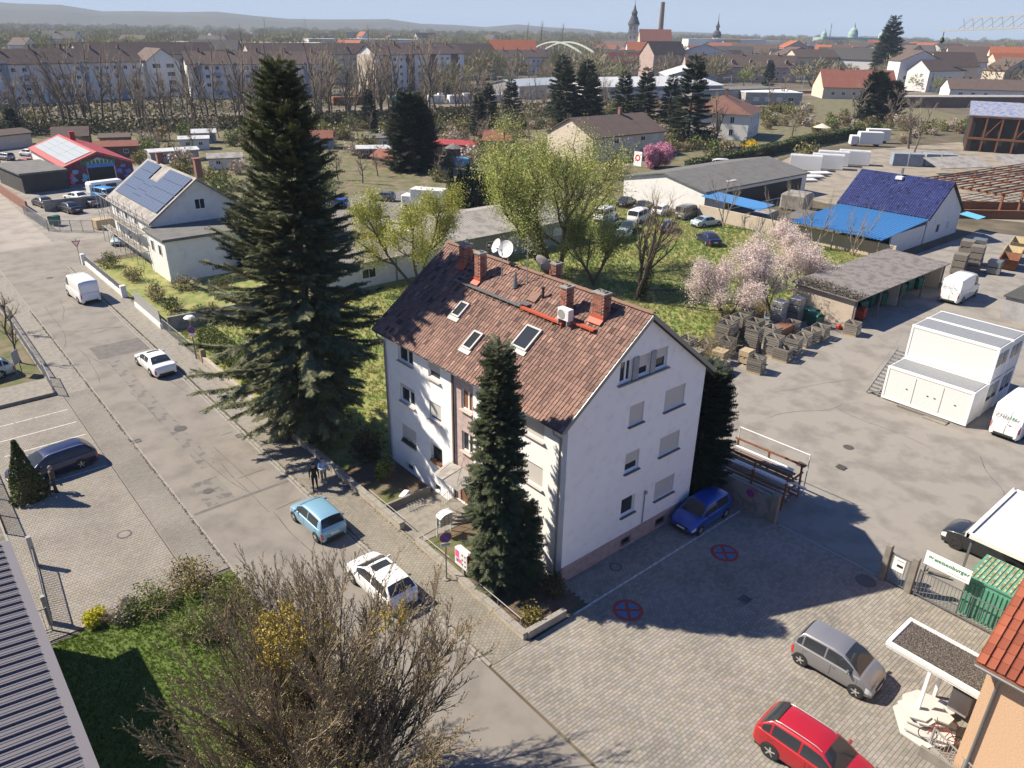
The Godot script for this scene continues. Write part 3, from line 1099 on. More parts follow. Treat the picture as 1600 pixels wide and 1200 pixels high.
	for a in [[2.06, -10.76, 0.55, 0.82, 0], [1.02, -8.3, 0.55, 0.95, 1], [2.1, -5.27, 0.92, 1.2, 2]]:
		var at := V(a[0], 8.98 + (a[0] + 0.57) * 0.7666, a[1])
		b = MB.new()
		for s in [-1.0, 1.0]:
			b.box(V(s * (a[2] / 2 + 0.05), 0.05, 0), V(0.1, 0.14, a[3] + 0.2))
			b.box(V(0, 0.05, s * (a[3] / 2 + 0.05)), V(a[2], 0.14, 0.1))
		b.box(V(0, 0.04, a[3] / 2 + 0.22), V(a[2] + 0.35, 0.02, 0.28))
		var k := part(roof, "skylight", b, M.metal_grey, at, bas)
		b = MB.new()
		b.box(V(0, 0.075, 0), V(a[2], 0.02, a[3]))
		part(k, "pane", b, M.glass)
	# walkway boards, steps and hatch
	for a in [[3.17, -12.84, -7.05, 0], [3.17, -6.95, -3.84, 1], [3.4, -3.4, -1.93, 1]]:
		b = MB.new()
		var y: float = 8.98 + (a[0] + 0.57) * 0.7666 + 0.17
		b.box(V(a[0], y, (a[1] + a[2]) / 2), V(0.24, 0.03, a[2] - a[1]))
		if a[3]:
			b.box(V(a[0] - 0.12, y - 0.02, (a[1] + a[2]) / 2), V(0.02, 0.1, a[2] - a[1]))
		var n := int((a[2] - a[1]) / 0.6)
		for i in n + 1:
			b.bar(V(a[0] - 0.1, y, a[1] + 0.05 + i * 0.6), V(a[0] - 0.12, y - 0.24, a[1] + 0.05 + i * 0.6), 0.04)
		part(roof, "walkway_board", b, M.flash_red if a[3] else M.zinc)
	for i in 4:
		b = MB.new()
		var x := 3.45 + i * 0.28
		b.box(V(x, 8.98 + (x + 0.57) * 0.7666 + 0.15, -12.3 - i * 0.02), V(0.22, 0.03, 0.62))
		b.bar(V(x, 8.98 + (x + 0.57) * 0.7666 + 0.15, -12.5), V(x + 0.05, 8.98 + (x + 0.57) * 0.7666, -12.5), 0.04)
		part(roof, "roof_step", b, M.zinc)
	b = MB.new()
	b.box(V(3.85, 12.44, -6.75), V(0.6, 0.1, 0.62), Basis(Vector3.BACK, 0.654))
	part(roof, "hatch", b, M.tile_ridge)
	b = MB.new()
	b.tube(V(4.0, 12.4, -6.25), V(4.0, 13.0, -6.25), 0.07, 0.07, 10, true)
	b.tube(V(4.0, 12.98, -6.25), V(4.0, 13.08, -6.25), 0.1, 0.1, 10, true)
	part(roof, "vent_pipe", b, M.metal_black)
	b = MB.new()
	b.lathe([Vector2(0.16, 12.5), Vector2(0.1, 12.9), Vector2(0.03, 13.35), Vector2(0.0, 13.36)], 10, V(4.0, 0, -8.45))
	part(roof, "vent_pipe", b, M.zinc)
	b = MB.new()
	b.box(V(3.35, 12.15, -6.95), V(0.3, 0.04, 0.7))
	part(roof, "roof_step", b, M.zinc)
	for a in [[4.3, -13.2, 0.5, 0.62, 13.85], [3.85, -11.25, 0.48, 0.48, 13.85], [3.75, -4.25, 0.5, 0.42, 13.7], [4.2, -2.35, 0.5, 0.74, 13.8], [6.0, -7.45, 0.5, 0.5, 13.75]]:
		var y: float = 13.25 - absf(a[0] - a[2] / 2 * signf(5.0 - a[0]) - 5.0) * 0.7666 - 0.15
		chimney(H, a[0], a[1], a[2], a[3], y, a[4] - 0.08)
	b = MB.new()
	b.tube(V(4.3, 13.8, -13.1), V(4.3, 14.1, -13.1), 0.06, 0.06, 8)
	b.tube(V(4.3, 14.1, -13.1), V(4.3, 14.16, -13.1), 0.11, 0.03, 8, true)
	part(H, "flue_pipe", b, M.steel)
	# entrance canopy, steps and railings
	b = MB.new()
	for s in [-1.0, 1.0]:
		b.slab([V(0, 2.98, -8.0), V(-1.35, 2.72, -8.0), V(-1.2, 2.5, -8.0 + s * 1.15), V(0, 2.78, -8.0 + s * 1.3)], V(0, 0.03, 0))
	var can := part(H, "canopy", b, M.roof_fibre)
	b = MB.new()
	for s in [-0.8, 0.8]:
		b.tube(V(-0.02, 3.75, -8.0 + s * 0.2), V(-1.0, 2.72, -8.0 + s), 0.012, 0.012, 5)
	b.bar(V(0, 2.99, -8.0), V(-1.36, 2.75, -8.0), 0.04)
	part(can, "rod", b, M.metal_black)
	var st := part(H, "steps", stairs_mesh(), M.concrete)
	for s in [0.0, 1.0]:
		b = MB.new()
		var p := [V(-0.1, 1.5, -8.75), V(-0.75, 1.0, -8.9), V(-0.85, 0.85, -9.0)] if s == 0.0 else [V(-0.1, 1.5, -7.2), V(-0.55, 1.2, -7.2), V(-0.9, 0.95, -7.45)]
		b.path(p, 0.02, 6)
		for k in 7:
			var t := k / 6.0
			var q: Vector3 = p[0].lerp(p[2], t)
			b.tube(q - V(0, 0.85, 0), q, 0.011, 0.011, 5)
		part(st, "railing", b, M.metal_grey)
	# things on the roof
	for a in [[5.35, 13.85, -11.6, 0.42, -105, "white satellite dish on the ridge nearest the far chimneys"], [5.3, 13.85, -10.85, 0.45, -100, "middle satellite dish of the three on the ridge"], [4.85, 14.05, -10.2, 0.48, -75, "brightest satellite dish of the three, beside the mast"], [5.2, 13.75, -7.7, 0.5, 95, "dark satellite dish seen from behind on the ridge"]]:
		satellite(V(a[0], a[1], a[2]), a[3], a[4], a[5])
	for a in [[4.3, -9.95, 14.75, "antenna mast on the roof beside the bright satellite dish"], [4.4, -7.95, 15.4, "tall bare antenna mast in the middle of the roof"]]:
		b = MB.new()
		b.tube(V(a[0], 12.6, a[1]), V(a[0], a[2], a[1]), 0.025, 0.02, 6)
		b.tube(V(a[0], 12.6, a[1]), V(a[0], 12.85, a[1]), 0.08, 0.03, 8)
		if a[2] > 15:
			b.bar(V(a[0] - 0.4, 14.9, a[1]), V(a[0] + 0.4, 14.9, a[1]), 0.02)
			b.bar(V(a[0], 14.6, a[1] - 0.3), V(a[0], 14.6, a[1] + 0.3), 0.02)
		solo("antenna_mast", a[3], "antenna", b, M.metal_grey)
	var ac := thing("air_conditioner", "white air conditioning unit on the roof beside a brick chimney", "air conditioner", V(3.2, 12.2, -3.75))
	b = MB.new()
	b.cbox(V(0, 0.32, 0), V(0.36, 0.58, 0.78), 0.02)
	part(ac, "casing", b, M.metal_white)
	b = MB.new()
	b.lathe([Vector2(0.23, 0), Vector2(0.23, 0.012), Vector2(0.19, 0.012), Vector2(0.19, 0.004), Vector2(0, 0.006)], 20, V(-0.182, 0.32, -0.1), Basis(Vector3.BACK, PI / 2))
	part(ac, "fan_grille", b, M.metal_grey)
	b = MB.new()
	for s in [-0.3, 0.3]:
		b.box(V(0, -0.07, s), V(0.4, 0.24, 0.05))
	part(ac, "bracket", b, M.metal_grey)


func stairs_mesh() -> MB:
	var b := MB.new()
	for i in 4:
		var y := 0.62 - i * 0.15
		var r := 0.75 + i * 0.28
		var pts := []
		pts.append(V(0.0, 0.02, -8.0 - 0.85 - i * 0.02))
		for k in 9:
			var a := -PI / 2 + PI * k / 8
			pts.append(V(-0.35 - cos(a) * (r - 0.35), 0.02, -8.0 + sin(a) * (0.85 + i * 0.03)))
		pts.append(V(0.0, 0.02, -8.0 + 0.85 + i * 0.02))
		b.slab(pts, V(0, y, 0))
	return b


func satellite(at: Vector3, r: float, deg: float, label: String) -> void:
	var o := thing("satellite_dish", label, "satellite dish", at, deg, "satellite dishes on the ridge")
	var b := MB.new()
	var tilt := Basis(Vector3.RIGHT, PI / 2 - 0.45)
	b.lathe([Vector2(0, 0), Vector2(r * 0.4, 0.02), Vector2(r * 0.75, 0.07), Vector2(r, 0.13), Vector2(r * 1.02, 0.12), Vector2(r * 0.75, 0.055), Vector2(0.0, -0.015)], 24, Vector3.ZERO, tilt)
	part(o, "reflector", b, M.metal_white if deg < 0 else M.metal_grey)
	b = MB.new()
	b.bar(tilt * V(0, 0.1, r * 0.95), tilt * V(0, 0.5, r * 0.35), 0.025)
	b.box(tilt * V(0, 0.52, r * 0.3), V(0.08, 0.08, 0.12))
	part(o, "feed_arm", b, M.metal_grey)
	b = MB.new()
	b.tube(V(0, -0.9, -0.12), V(0, 0.1, -0.12), 0.025, 0.025, 6)
	b.bar(V(0, 0.0, -0.12), V(0, 0.0, 0.0), 0.06)
	part(o, "mount", b, M.metal_grey)


func rdir() -> Vector3:
	var z := rnd(-1, 1)
	var a := rnd(0, TAU)
	var s := sqrt(1 - z * z)
	return V(cos(a) * s, z, sin(a) * s)


# branching wood. o: len, r, depth, kids, spread, up (pull towards the sky), droop, wob, shrink; thick wood goes to b, thin wood to t, tips are collected
func grow(b: MB, t: MB, p: Vector3, d: Vector3, ln: float, r: float, level: int, o: Dictionary, tips: Array) -> void:
	var segs: int = o.get("segs", 4) if level < 2 else (3 if level == 2 else 2)
	var q := p
	var dir := d
	var r1 := maxf(r * float(o.get("taper", 0.55)), float(o.get("floor", 0.0)) * 0.6)
	var kids: Array = o.kids
	var n: int = kids[mini(level, kids.size() - 1)]
	var first: float = o.get("first", 0.3) if level == 0 else 0.2
	for i in segs:
		var f := float(i + 1) / segs
		dir = (dir + rdir() * float(o.get("wob", 0.15)) + Vector3.UP * float(o.get("up", 0.1)) * (1.0 if level > 0 else 0.3) - Vector3.UP * float(o.get("droop", 0.0)) * level).normalized()
		var e := q + dir * ln / segs
		var ra := lerpf(r, r1, float(i) / segs)
		var rb := lerpf(r, r1, f)
		if ra > float(o.get("thick", 0.03)):
			b.tube(q, e, ra, rb, 6 if ra > 0.08 else 4)
		else:
			t.tube(q, e, ra, rb, 3)
		if level < int(o.depth):
			var here := 0
			for k in n:
				var at := first + (1.0 - first) * (k + 0.5) / n
				if at > f - 1.0 / segs and at <= f:
					here += 1
			for k in here:
				var side := rdir()
				side = (side - dir * side.dot(dir)).normalized()
				var a := float(o.get("spread", 0.7)) * rnd(0.75, 1.25)
				var cd := (dir * cos(a) + side * sin(a)).normalized()
				var cl: float = ln * float(o.get("shrink", 0.6)) * rnd(0.7, 1.15) * (1.15 - 0.5 * f)
				grow(b, t, q.lerp(e, rnd(0, 1)), cd, cl, maxf(float(o.get("floor", 0.0)), minf(rb * 0.75, r * float(o.get("thin", 0.5)))), level + 1, o, tips)
		q = e
	if level >= int(o.depth) - 1:
		tips.append([q, dir])
		if level >= int(o.depth):
			tips.append([p.lerp(q, 0.5), dir])


func leaf(b: MB, p: Vector3, s: float) -> void:
	var x := rdir() * s
	var y := x.cross(rdir()).normalized() * s * 0.6
	b.tri(p - x, p + y, p + x)
	b.tri(p - x, p + x, p - y)


func leaf_cloud(b: MB, c: Vector3, r: Vector3, n: int, s: float, ca: Color, cb: Color) -> void:
	for i in n:
		var d := rdir() * pow(R.randf(), 0.4)
		b.col = ca.lerp(cb, R.randf())
		leaf(b, c + d * r, s * rnd(0.6, 1.3))


# sprig of a spruce twig: a rib with needle blades to both sides, 1 unit long along +z
func sprig(n := 9) -> ArrayMesh:
	var b := MB.new()
	b.tri(V(-0.02, 0, 0), V(0, 0.0, 1), V(0.02, 0, 0))
	for i in n:
		var z := 0.04 + 0.92 * i / n
		var l := 0.34 * (1.0 - 0.75 * i / n) + 0.05
		for s in [-1.0, 1.0]:
			var t := V(s * l, rnd(-0.1, 0.04), z + l * 0.75)
			b.tri(V(0, 0, z), t, V(s * 0.02, -0.01, z + 0.11))
			if i % 2 == 0:
				b.tri(V(0, 0.0, z), V(s * l * 0.55, 0.11, z + l * 0.7), V(0, 0.0, z + 0.08))
				b.tri(V(0, 0.0, z), V(s * l * 0.5, -0.16, z + l * 0.5), V(0, 0.0, z + 0.08))
	return b.done()


# conifer: trunk and a crown of sprigs set along whorled branches. shape(f) gives the reach at height share f
func conifer(o: Node3D, h: float, reach: float, first: float, gap: float, per: int, size: float, droop: float, ca: Color, cb: Color, rough := 0.25, power := 0.85, dead := 0.0, bias := Vector3.ZERO) -> void:
	var b := MB.new()
	b.tube(V(0, -0.1, 0), V(0, h * 0.55, 0), h * 0.014 + 0.05, h * 0.009, 8)
	b.tube(V(0, h * 0.55, 0), V(0, h, 0), h * 0.009, 0.01, 6)
	var xf := []
	var cs := []
	var wood := MB.new()
	var shape := FastNoiseLite.new()
	shape.seed = 3
	shape.frequency = 0.22
	var y := first
	var ph := 0.0
	while y < h - 0.15:
		var f := (y - first) / (h - first)
		var n := per if f < 0.8 else maxi(3, per - 2)
		for k in n:
			ph += TAU / n + rnd(-0.35, 0.35)
			var lobe := 1.0 + (shape.get_noise_3d(cos(ph) * 3.0, y * 1.1, sin(ph) * 3.0) * 0.9 if bias != Vector3.ZERO else 0.0)
			var len_ := clampf(lobe, 0.6, 1.18) * reach * pow(1.0 - f, power) * (1.0 + rnd(-rough, rough)) * minf(1.0, (0.72 if bias == Vector3.ZERO else 0.4) + f * 2.4) * (1.0 + V(cos(ph), 0, sin(ph)).dot(bias)) + size * 0.35
			var dy := lerpf(-droop, 0.55, pow(f, 1.3))
			var d := V(cos(ph), dy + rnd(-0.12, 0.12) * (1.0 if bias == Vector3.ZERO else 1.8), sin(ph)).normalized()
			var p := V(0, y + rnd(-gap, gap) * 0.5, 0)
			var steps := maxi(1, int(len_ / (size * 0.36)))
			var q := p
			var is_dead := R.randf() < dead
			for s in steps:
				var g := float(s + 1) / steps
				var e := q + d * (len_ / steps)
				d = (d + V(0, 0.05 - droop * 0.13 * (1.0 - f), 0) + rdir() * 0.06).normalized()
				wood.tube(q, e, 0.012 + 0.02 * (1 - g) * (1 - f), 0.01, 3)
				if g > 0.22 and not (is_dead and g > 0.3):
					for w in 3:
						var a := rnd(-1.1, 1.1) if w else 0.0
						if w == 1:
							a = absf(a)
						elif w == 2:
							a = -absf(a)
						var dir := (d.rotated(Vector3.UP, a) + V(0, rnd(-0.3, 0.12) - droop * 0.3, 0)).normalized()
						var sc := size * rnd(0.75, 1.25) * (1.0 if g < 0.85 else 0.8)
						var x := Vector3.UP.cross(dir).normalized()
						xf.append(Transform3D(Basis(x, dir.cross(x), dir).rotated(dir, rnd(-0.5, 0.5)).scaled_local(Vector3.ONE * sc), e))
						cs.append(ca.lerp(cb, R.randf()))
				q = e
		y += gap * (1.0 - 0.35 * f) * rnd(0.8, 1.2)
	for i in 5:
		xf.append(Transform3D(Basis(Vector3.RIGHT, -PI / 2 + rnd(-0.4, 0.4)).rotated(Vector3.UP, i * 1.3).scaled_local(Vector3.ONE * size * 0.8), V(0, h - 0.1 - i * 0.12, 0)))
		cs.append(cb)
	part(o, "trunk", b, M.bark)
	part(o, "branches", wood, M.bark_pale if dead > 0 else M.bark)
	if not M.has("sprig"):
		M.sprig = sprig()
	scatter(o, "crown", M.sprig, M.needle, xf, cs)


func bare(o: Node3D, opt: Dictionary, h: float, r: float, m: Material = null, mt: Material = null, lean := Vector3.ZERO, stems := 1) -> Array:
	var b := MB.new()
	var t := MB.new()
	var tips := []
	for s in stems:
		var d := (Vector3.UP + lean + (rdir() * V(1, 0, 1) * float(opt.get("fan", 0.3)) if stems > 1 else Vector3.ZERO)).normalized()
		grow(b, t, V(0, -0.1, 0) + (rdir() * V(1, 0, 1) * r * 1.5 if stems > 1 else Vector3.ZERO), d, h * rnd(0.9, 1.05), r, 0, opt, tips)
	if b.v.size():
		part(o, "trunk", b, m if m else M.bark)
	if t.v.size():
		part(o, "crown", t, mt if mt else M.twig)
	return tips


func leaves(o: Node3D, called: String, tips: Array, per: int, spread: float, s: float, ca: Color, cb: Color, m: Material, hang := 0.0) -> void:
	var b := MB.new()
	b.tint = true
	for t in tips:
		for k in per:
			b.col = ca.lerp(cb, R.randf())
			leaf(b, t[0] + rdir() * spread * R.randf() - V(0, hang * R.randf(), 0), s * rnd(0.6, 1.3))
	var q := part(o, called, b, m)
	q.set_meta("kind", "stuff")


# low shrub of stems and leaves
func shrub(o: Node3D, r: Vector3, n: int, s: float, ca: Color, cb: Color, stems := 14, m: Material = null) -> void:
	var w := MB.new()
	var b := MB.new()
	b.tint = true
	for i in stems:
		var d := (rdir() * V(1, 0.2, 1) + V(0, 0.6, 0)) * r
		w.tube(V(d.x * 0.15, 0, d.z * 0.15), d, 0.02, 0.008, 3)
		for k in 5:
			var e := d + rdir() * r * 0.4
			w.tube(d * rnd(0.4, 0.9), V(e.x, absf(e.y), e.z), 0.009, 0.004, 3)
	for k in 7:
		var c := rdir() * r * V(0.5, 0.35, 0.5) + V(0, r.y * 0.55, 0)
		leaf_cloud(b, c, r * rnd(0.4, 0.65), n / 7, s, ca, cb)
	part(o, "stems", w, M.twig)
	part(o, "foliage", b, m if m else M.leaf).set_meta("kind", "stuff")


func hedge_mesh(sz: Vector3, n: int, s: float, ca: Color, cb: Color) -> MB:
	var b := MB.new()
	b.tint = true
	b.col = ca * 0.6
	b.box(V(0, sz.y * 0.46, 0), sz * 0.86)
	for i in n:
		var p := V(rnd(-0.5, 0.5), rnd(0, 1), rnd(-0.5, 0.5))
		var f := R.randi() % 3
		if f == 0:
			p.x = 0.5 * signf(p.x) * rnd(0.88, 1.03)
		elif f == 1:
			p.z = 0.5 * signf(p.z) * rnd(0.86, 1.04)
		else:
			p.y = rnd(0.92, 1.05)
		b.col = ca.lerp(cb, R.randf())
		leaf(b, p * sz, s * rnd(0.6, 1.3))
	return b


func near_trees() -> void:
	# the tall old spruce in the front garden
	R.seed = 101
	var o := thing("spruce_tree", "tall old dark green spruce standing between street and meadow", "tree", V(-2.3, 0, -20.9))
	conifer(o, 23.2, 5.0, 1.8, 0.3, 9, 0.66, 0.4, Color(0.062, 0.076, 0.038), Color(0.19, 0.20, 0.095), 0.42, 0.74, 0.06, V(-0.17, 0, -0.14))
	# slim spruce before the house
	R.seed = 102
	o = thing("spruce_tree", "slim dark spruce right in front of the white house", "tree", V(-2.45, 0, -1.95))
	conifer(o, 13.0, 1.12, 0.9, 0.26, 8, 0.5, 0.3, Color(0.038, 0.055, 0.026), Color(0.10, 0.122, 0.055), 0.3, 0.55)
	o = thing("spruce_tree", "young spruce leaning on the right foot of the slim spruce", "tree", V(-1.55, 0, -1.1))
	conifer(o, 5.0, 0.8, 0.5, 0.27, 7, 0.5, 0.25, Color(0.03, 0.048, 0.018), Color(0.085, 0.11, 0.038), 0.2, 0.6)
	# dark juniper behind the gable
	o = thing("juniper_tree", "dark columnar evergreen behind the right corner of the house", "tree", V(11.9, 0, -0.9))
	conifer(o, 8.3, 1.4, 0.3, 0.25, 9, 0.55, 0.1, Color(0.012, 0.022, 0.012), Color(0.045, 0.065, 0.03), 0.2, 0.3)
	# the bare upright tree in the foreground
	R.seed = 103
	o = thing("hornbeam_tree", "large bare upright tree in the lower foreground", "tree", V(-14.3, 0, 3.5))
	var opt := {"depth": 3, "kids": [28, 10, 4], "floor": 0.0095, "spread": 0.46, "up": 0.07, "wob": 0.09, "shrink": 0.3, "first": 0.2, "segs": 6, "taper": 0.3, "thick": 0.022, "thin": 0.42}
	var stem := MB.new()
	var fine := MB.new()
	var tips := []
	for i in 50:
		var tilt := 0.68 * sqrt((i + 0.5) / 50.0) + rnd(-0.06, 0.06)
		var az := i * 2.4 + rnd(-0.2, 0.2)
		var side := V(cos(az), 0, sin(az))
		opt.shrink = 0.3 if i % 3 else 0.36
		grow(stem, fine, side * 0.5 * tilt + V(0, -0.1, 0), V(0, cos(tilt), 0) + side * sin(tilt), rnd(8.0, 9.3) * (1.0 - 0.2 * tilt), rnd(0.05, 0.085), 0, opt, tips)
	part(o, "trunk", stem, M.bark_hornbeam)
	part(o, "crown", fine, M.twig)
	var some := []
	for t in tips:
		if R.randf() < 0.2:
			some.append(t)
	leaves(o, "buds", some, 1, 0.04, 0.028, Color(0.24, 0.20, 0.09), Color(0.33, 0.27, 0.09), M.leaf)
	some = []
	var clump := V(-0.4, 7.2, -1.4)
	for t in tips:
		if t[0].distance_to(clump) < 1.1 or t[0].distance_to(V(2.2, 8.0, 0.4)) < 0.9 or t[0].distance_to(V(0.6, 6.4, -1.2)) < 0.8:
			some.append(t)
	leaves(o, "young_leaves", some, 2, 0.1, 0.045, Color(0.35, 0.27, 0.05), Color(0.5, 0.38, 0.07), M.leaf)


func mid_trees() -> void:
	R.seed = 201
	# willow behind the house
	var o := thing("willow_tree", "big pale green willow behind the roof of the house", "tree", V(35.2, 0, -38.2))
	var opt := {"depth": 3, "kids": [7, 7, 6], "spread": 0.75, "up": 0.2, "wob": 0.2, "shrink": 0.62, "first": 0.25, "segs": 5, "taper": 0.5, "thick": 0.03, "fan": 0.6}
	var tips := bare(o, opt, 12.6, 0.28, M.bark, M.twig, Vector3.ZERO, 5)
	leaves(o, "foliage", tips, 24, 1.7, 0.08, Color(0.26, 0.30, 0.06), Color(0.46, 0.48, 0.17), M.leaf, 1.3)
	o = thing("willow_tree", "second pale green willow on the house side of the big one", "tree", V(36.5, 0, -33.0))
	tips = bare(o, opt, 6.2, 0.2, M.bark, M.twig, V(0.1, 0, 0.1), 2)
	leaves(o, "foliage", tips, 20, 1.1, 0.075, Color(0.18, 0.21, 0.05), Color(0.36, 0.38, 0.14), M.leaf, 1.0)
	o = thing("willow_tree", "slender leaning yellow green willow before the low white outbuilding", "tree", V(20.6, 0, -43.0))
	opt = {"depth": 3, "kids": [8, 6, 5], "spread": 0.7, "up": 0.15, "wob": 0.16, "shrink": 0.5, "first": 0.3, "segs": 6, "taper": 0.4, "thick": 0.03, "fan": 0.65}
	tips = bare(o, opt, 9.6, 0.18, M.bark, M.twig, V(-0.1, 0, -0.12), 3)
	leaves(o, "foliage", tips, 26, 1.2, 0.075, Color(0.28, 0.30, 0.05), Color(0.46, 0.44, 0.11), M.leaf, 0.7)
	# bare dark tree with ivy on the trunk, by the meadow
	o = thing("bare_tree", "dark bare forked tree with an ivy grown trunk on the meadow", "tree", V(36.5, 0, -26.6))
	opt = {"depth": 3, "kids": [7, 6, 5], "spread": 0.7, "up": 0.22, "wob": 0.2, "shrink": 0.58, "first": 0.35, "segs": 6, "taper": 0.35, "thick": 0.03, "fan": 0.8}
	bare(o, opt, 8.6, 0.24, M.bark, M.twig, V(0.25, 0, 0.1), 3)
	var b := MB.new()
	b.tint = true
	for k in 6:
		leaf_cloud(b, V(k * 0.12, 0.4 + k * 0.5, k * 0.05), V(0.75, 0.6, 0.75), 260, 0.1, Color(0.02, 0.035, 0.012), Color(0.07, 0.08, 0.03))
	part(o, "ivy", b, M.leaf).set_meta("kind", "stuff")
	# fallen limb beside it
	b = MB.new()
	var t := MB.new()
	var tp := []
	grow(b, t, V(0, 1.2, 0), V(0.9, 0.1, 0.5).normalized(), 5.0, 0.13, 0, {"depth": 2, "kids": [7, 5], "spread": 0.7, "up": 0.05, "wob": 0.2, "shrink": 0.45, "first": 0.3, "segs": 5, "taper": 0.3, "thick": 0.02}, tp)
	part(o, "low_limb", b, M.bark)
	part(o, "low_twigs", t, M.twig)
	# blossom trees beside the crates
	for a in [[42.7, -14.9, 7.2, "blossoming pale pink tree beside the shelter roof", 0.02], [38.5, -17.5, 5.0, "lower blossoming pale pink tree on the meadow edge", -0.2], [62.0, -24.5, 4.6, "pale pink blossoming tree below the blue roofed carport", 0.1], [52.0, -19.0, 4.6, "twiggy blossoming tree between shelter and meadow", 0.1]]:
		o = thing("blossom_tree", a[3], "tree", V(a[0], 0, a[1]), rnd(0, 360), "blossoming trees on the meadow edge")
		opt = {"depth": 3, "kids": [7, 6, 5], "spread": 0.75, "up": 0.1, "wob": 0.22, "shrink": 0.58, "first": 0.25, "segs": 5, "taper": 0.4, "thick": 0.025, "fan": 0.9}
		tips = bare(o, opt, a[2] * 0.92, 0.11, M.bark, M.twig, V(a[4], 0, 0), 3)
		leaves(o, "blossom", tips, 17, 0.9, 0.055, Color(0.58, 0.48, 0.44), Color(0.80, 0.70, 0.68), M.petal)
		leaves(o, "young_leaves", tips, 2, 0.6, 0.05, Color(0.16, 0.16, 0.05), Color(0.30, 0.28, 0.08), M.leaf)
	# white stemmed bare trees along the beige wall
	for a in [[70.5, -40.5, 7.5, "white stemmed bare tree beside the old pale blue car"], [71.0, -32.5, 7.0, "bare tree against the beige wall, nearest the old car"], [70.0, -26.5, 7.5, "bare tree at the beige wall, nearest the blue carport"], [71.0, -21.5, 6.0, "bare bush tree at the shelter end of the beige wall"]]:
		o = thing("bare_tree", a[3], "tree", V(a[0], 0, a[1]), 0, "bare trees along the beige wall")
		opt = {"depth": 3, "kids": [9, 6, 4], "spread": 0.5, "up": 0.2, "wob": 0.15, "shrink": 0.42, "first": 0.25, "segs": 6, "taper": 0.3, "thick": 0.03, "fan": 0.35}
		bare(o, opt, a[2], 0.09, M.bark_pale, M.bark_pale, Vector3.ZERO, 3)
	# thuja in the car park, hedge rows, shrubs of the front garden
	o = thing("thuja_tree", "clipped conical green thuja beside the dark blue estate car", "tree", V(-18.6, 0, -24.9))
	b = MB.new()
	b.tint = true
	for i in 5200:
		var f := pow(R.randf(), 1.35)
		var a := rnd(0, TAU)
		var rr := (0.98 * (1.0 - f) + 0.06) * rnd(0.86, 1.06) * (0.75 + minf(f * 5, 0.25)) * (1.0 + 0.1 * sin(a * 3 + f * 9))
		b.col = Color(0.022, 0.042, 0.010).lerp(Color(0.11, 0.125, 0.025), R.randf())
		leaf(b, V(cos(a) * rr, 0.1 + f * 3.75, sin(a) * rr), rnd(0.05, 0.1))
	part(o, "foliage", b, M.leaf).set_meta("kind", "stuff")
	b = MB.new()
	b.tube(V(0, 0, 0), V(0, 3.5, 0), 0.5, 0.02, 8)
	part(o, "trunk", b, M.wall_brown)
	o = thing("shrub", "rounded brownish evergreen bush at the house's far front corner", "shrub", V(-1.2, 0, -16.6))
	shrub(o, V(1.25, 1.5, 1.2), 2400, 0.09, Color(0.03, 0.03, 0.012), Color(0.12, 0.09, 0.03))
	o = thing("shrub", "small bright green leafy bush before the front wall", "shrub", V(-1.5, 0, -13.9))
	shrub(o, V(0.7, 1.2, 0.7), 700, 0.09, Color(0.06, 0.10, 0.015), Color(0.22, 0.26, 0.05))
	o = thing("shrub", "low yellow green bush in the street corner of the garden", "shrub", V(-2.9, 0, 0.9))
	shrub(o, V(0.85, 0.75, 0.7), 1100, 0.06, Color(0.10, 0.09, 0.02), Color(0.28, 0.22, 0.06))
	o = thing("shrub", "dark ivy bush climbing at the foot of the downpipe", "shrub", V(-0.7, 0, 0.35))
	shrub(o, V(0.7, 1.1, 0.6), 1000, 0.07, Color(0.02, 0.03, 0.01), Color(0.09, 0.09, 0.03))
	# hedge under the spruce, growing at the meadow wall
	for a in [[-3.0, -30.5, 9.0, 1.5, "loose green hedge behind the garden wall left of the spruce"], [-2.9, -39.0, 7.0, 1.3, "loose green hedge behind the wall near the street lamp"]]:
		solo("hedge", a[4], "hedge", hedge_mesh(V(1.5, a[3], a[2]), 3600, 0.09, Color(0.035, 0.055, 0.012), Color(0.16, 0.18, 0.04)), M.leaf, V(a[0] + 1.0, 0, a[1])).set_meta("kind", "thing")
	# undergrowth at the edge of the meadow and along the lawn across the street
	R.seed = 210
	for a in [[-16.2, -11.0, 1.3, 1.0, 0, "green shrub at the lawn edge, nearest the small gate"], [-14.3, -11.2, 1.5, 1.3, 1, "brownish shrub at the lawn edge beside the car park"], [-13.0, -8.6, 1.4, 1.4, 2, "green brown shrub under the bare foreground tree"], [-15.0, -8.0, 1.3, 1.0, 0, "low green shrub on the lit lawn strip"], [-18.3, -11.6, 0.6, 0.7, 3, "small yellow flowering bush beside the small gate"], [-13.1, -5.2, 1.4, 1.5, 1, "brown shrub in front of the foreground tree"], [-17.2, -11.3, 0.9, 0.6, 4, "low grey lavender bush at the lawn edge"]]:
		o = thing("shrub", a[5], "shrub", V(a[0], 0, a[1]), rnd(0, 360))
		var c: Array = [[Color(0.06, 0.10, 0.015), Color(0.20, 0.23, 0.05)], [Color(0.12, 0.10, 0.04), Color(0.27, 0.22, 0.08)], [Color(0.08, 0.09, 0.02), Color(0.22, 0.20, 0.06)], [Color(0.45, 0.42, 0.02), Color(0.65, 0.6, 0.05)], [Color(0.13, 0.12, 0.10), Color(0.24, 0.22, 0.20)]][a[4]]
		shrub(o, V(a[2], a[3], a[2]), 1500, 0.06, c[0], c[1], 26)
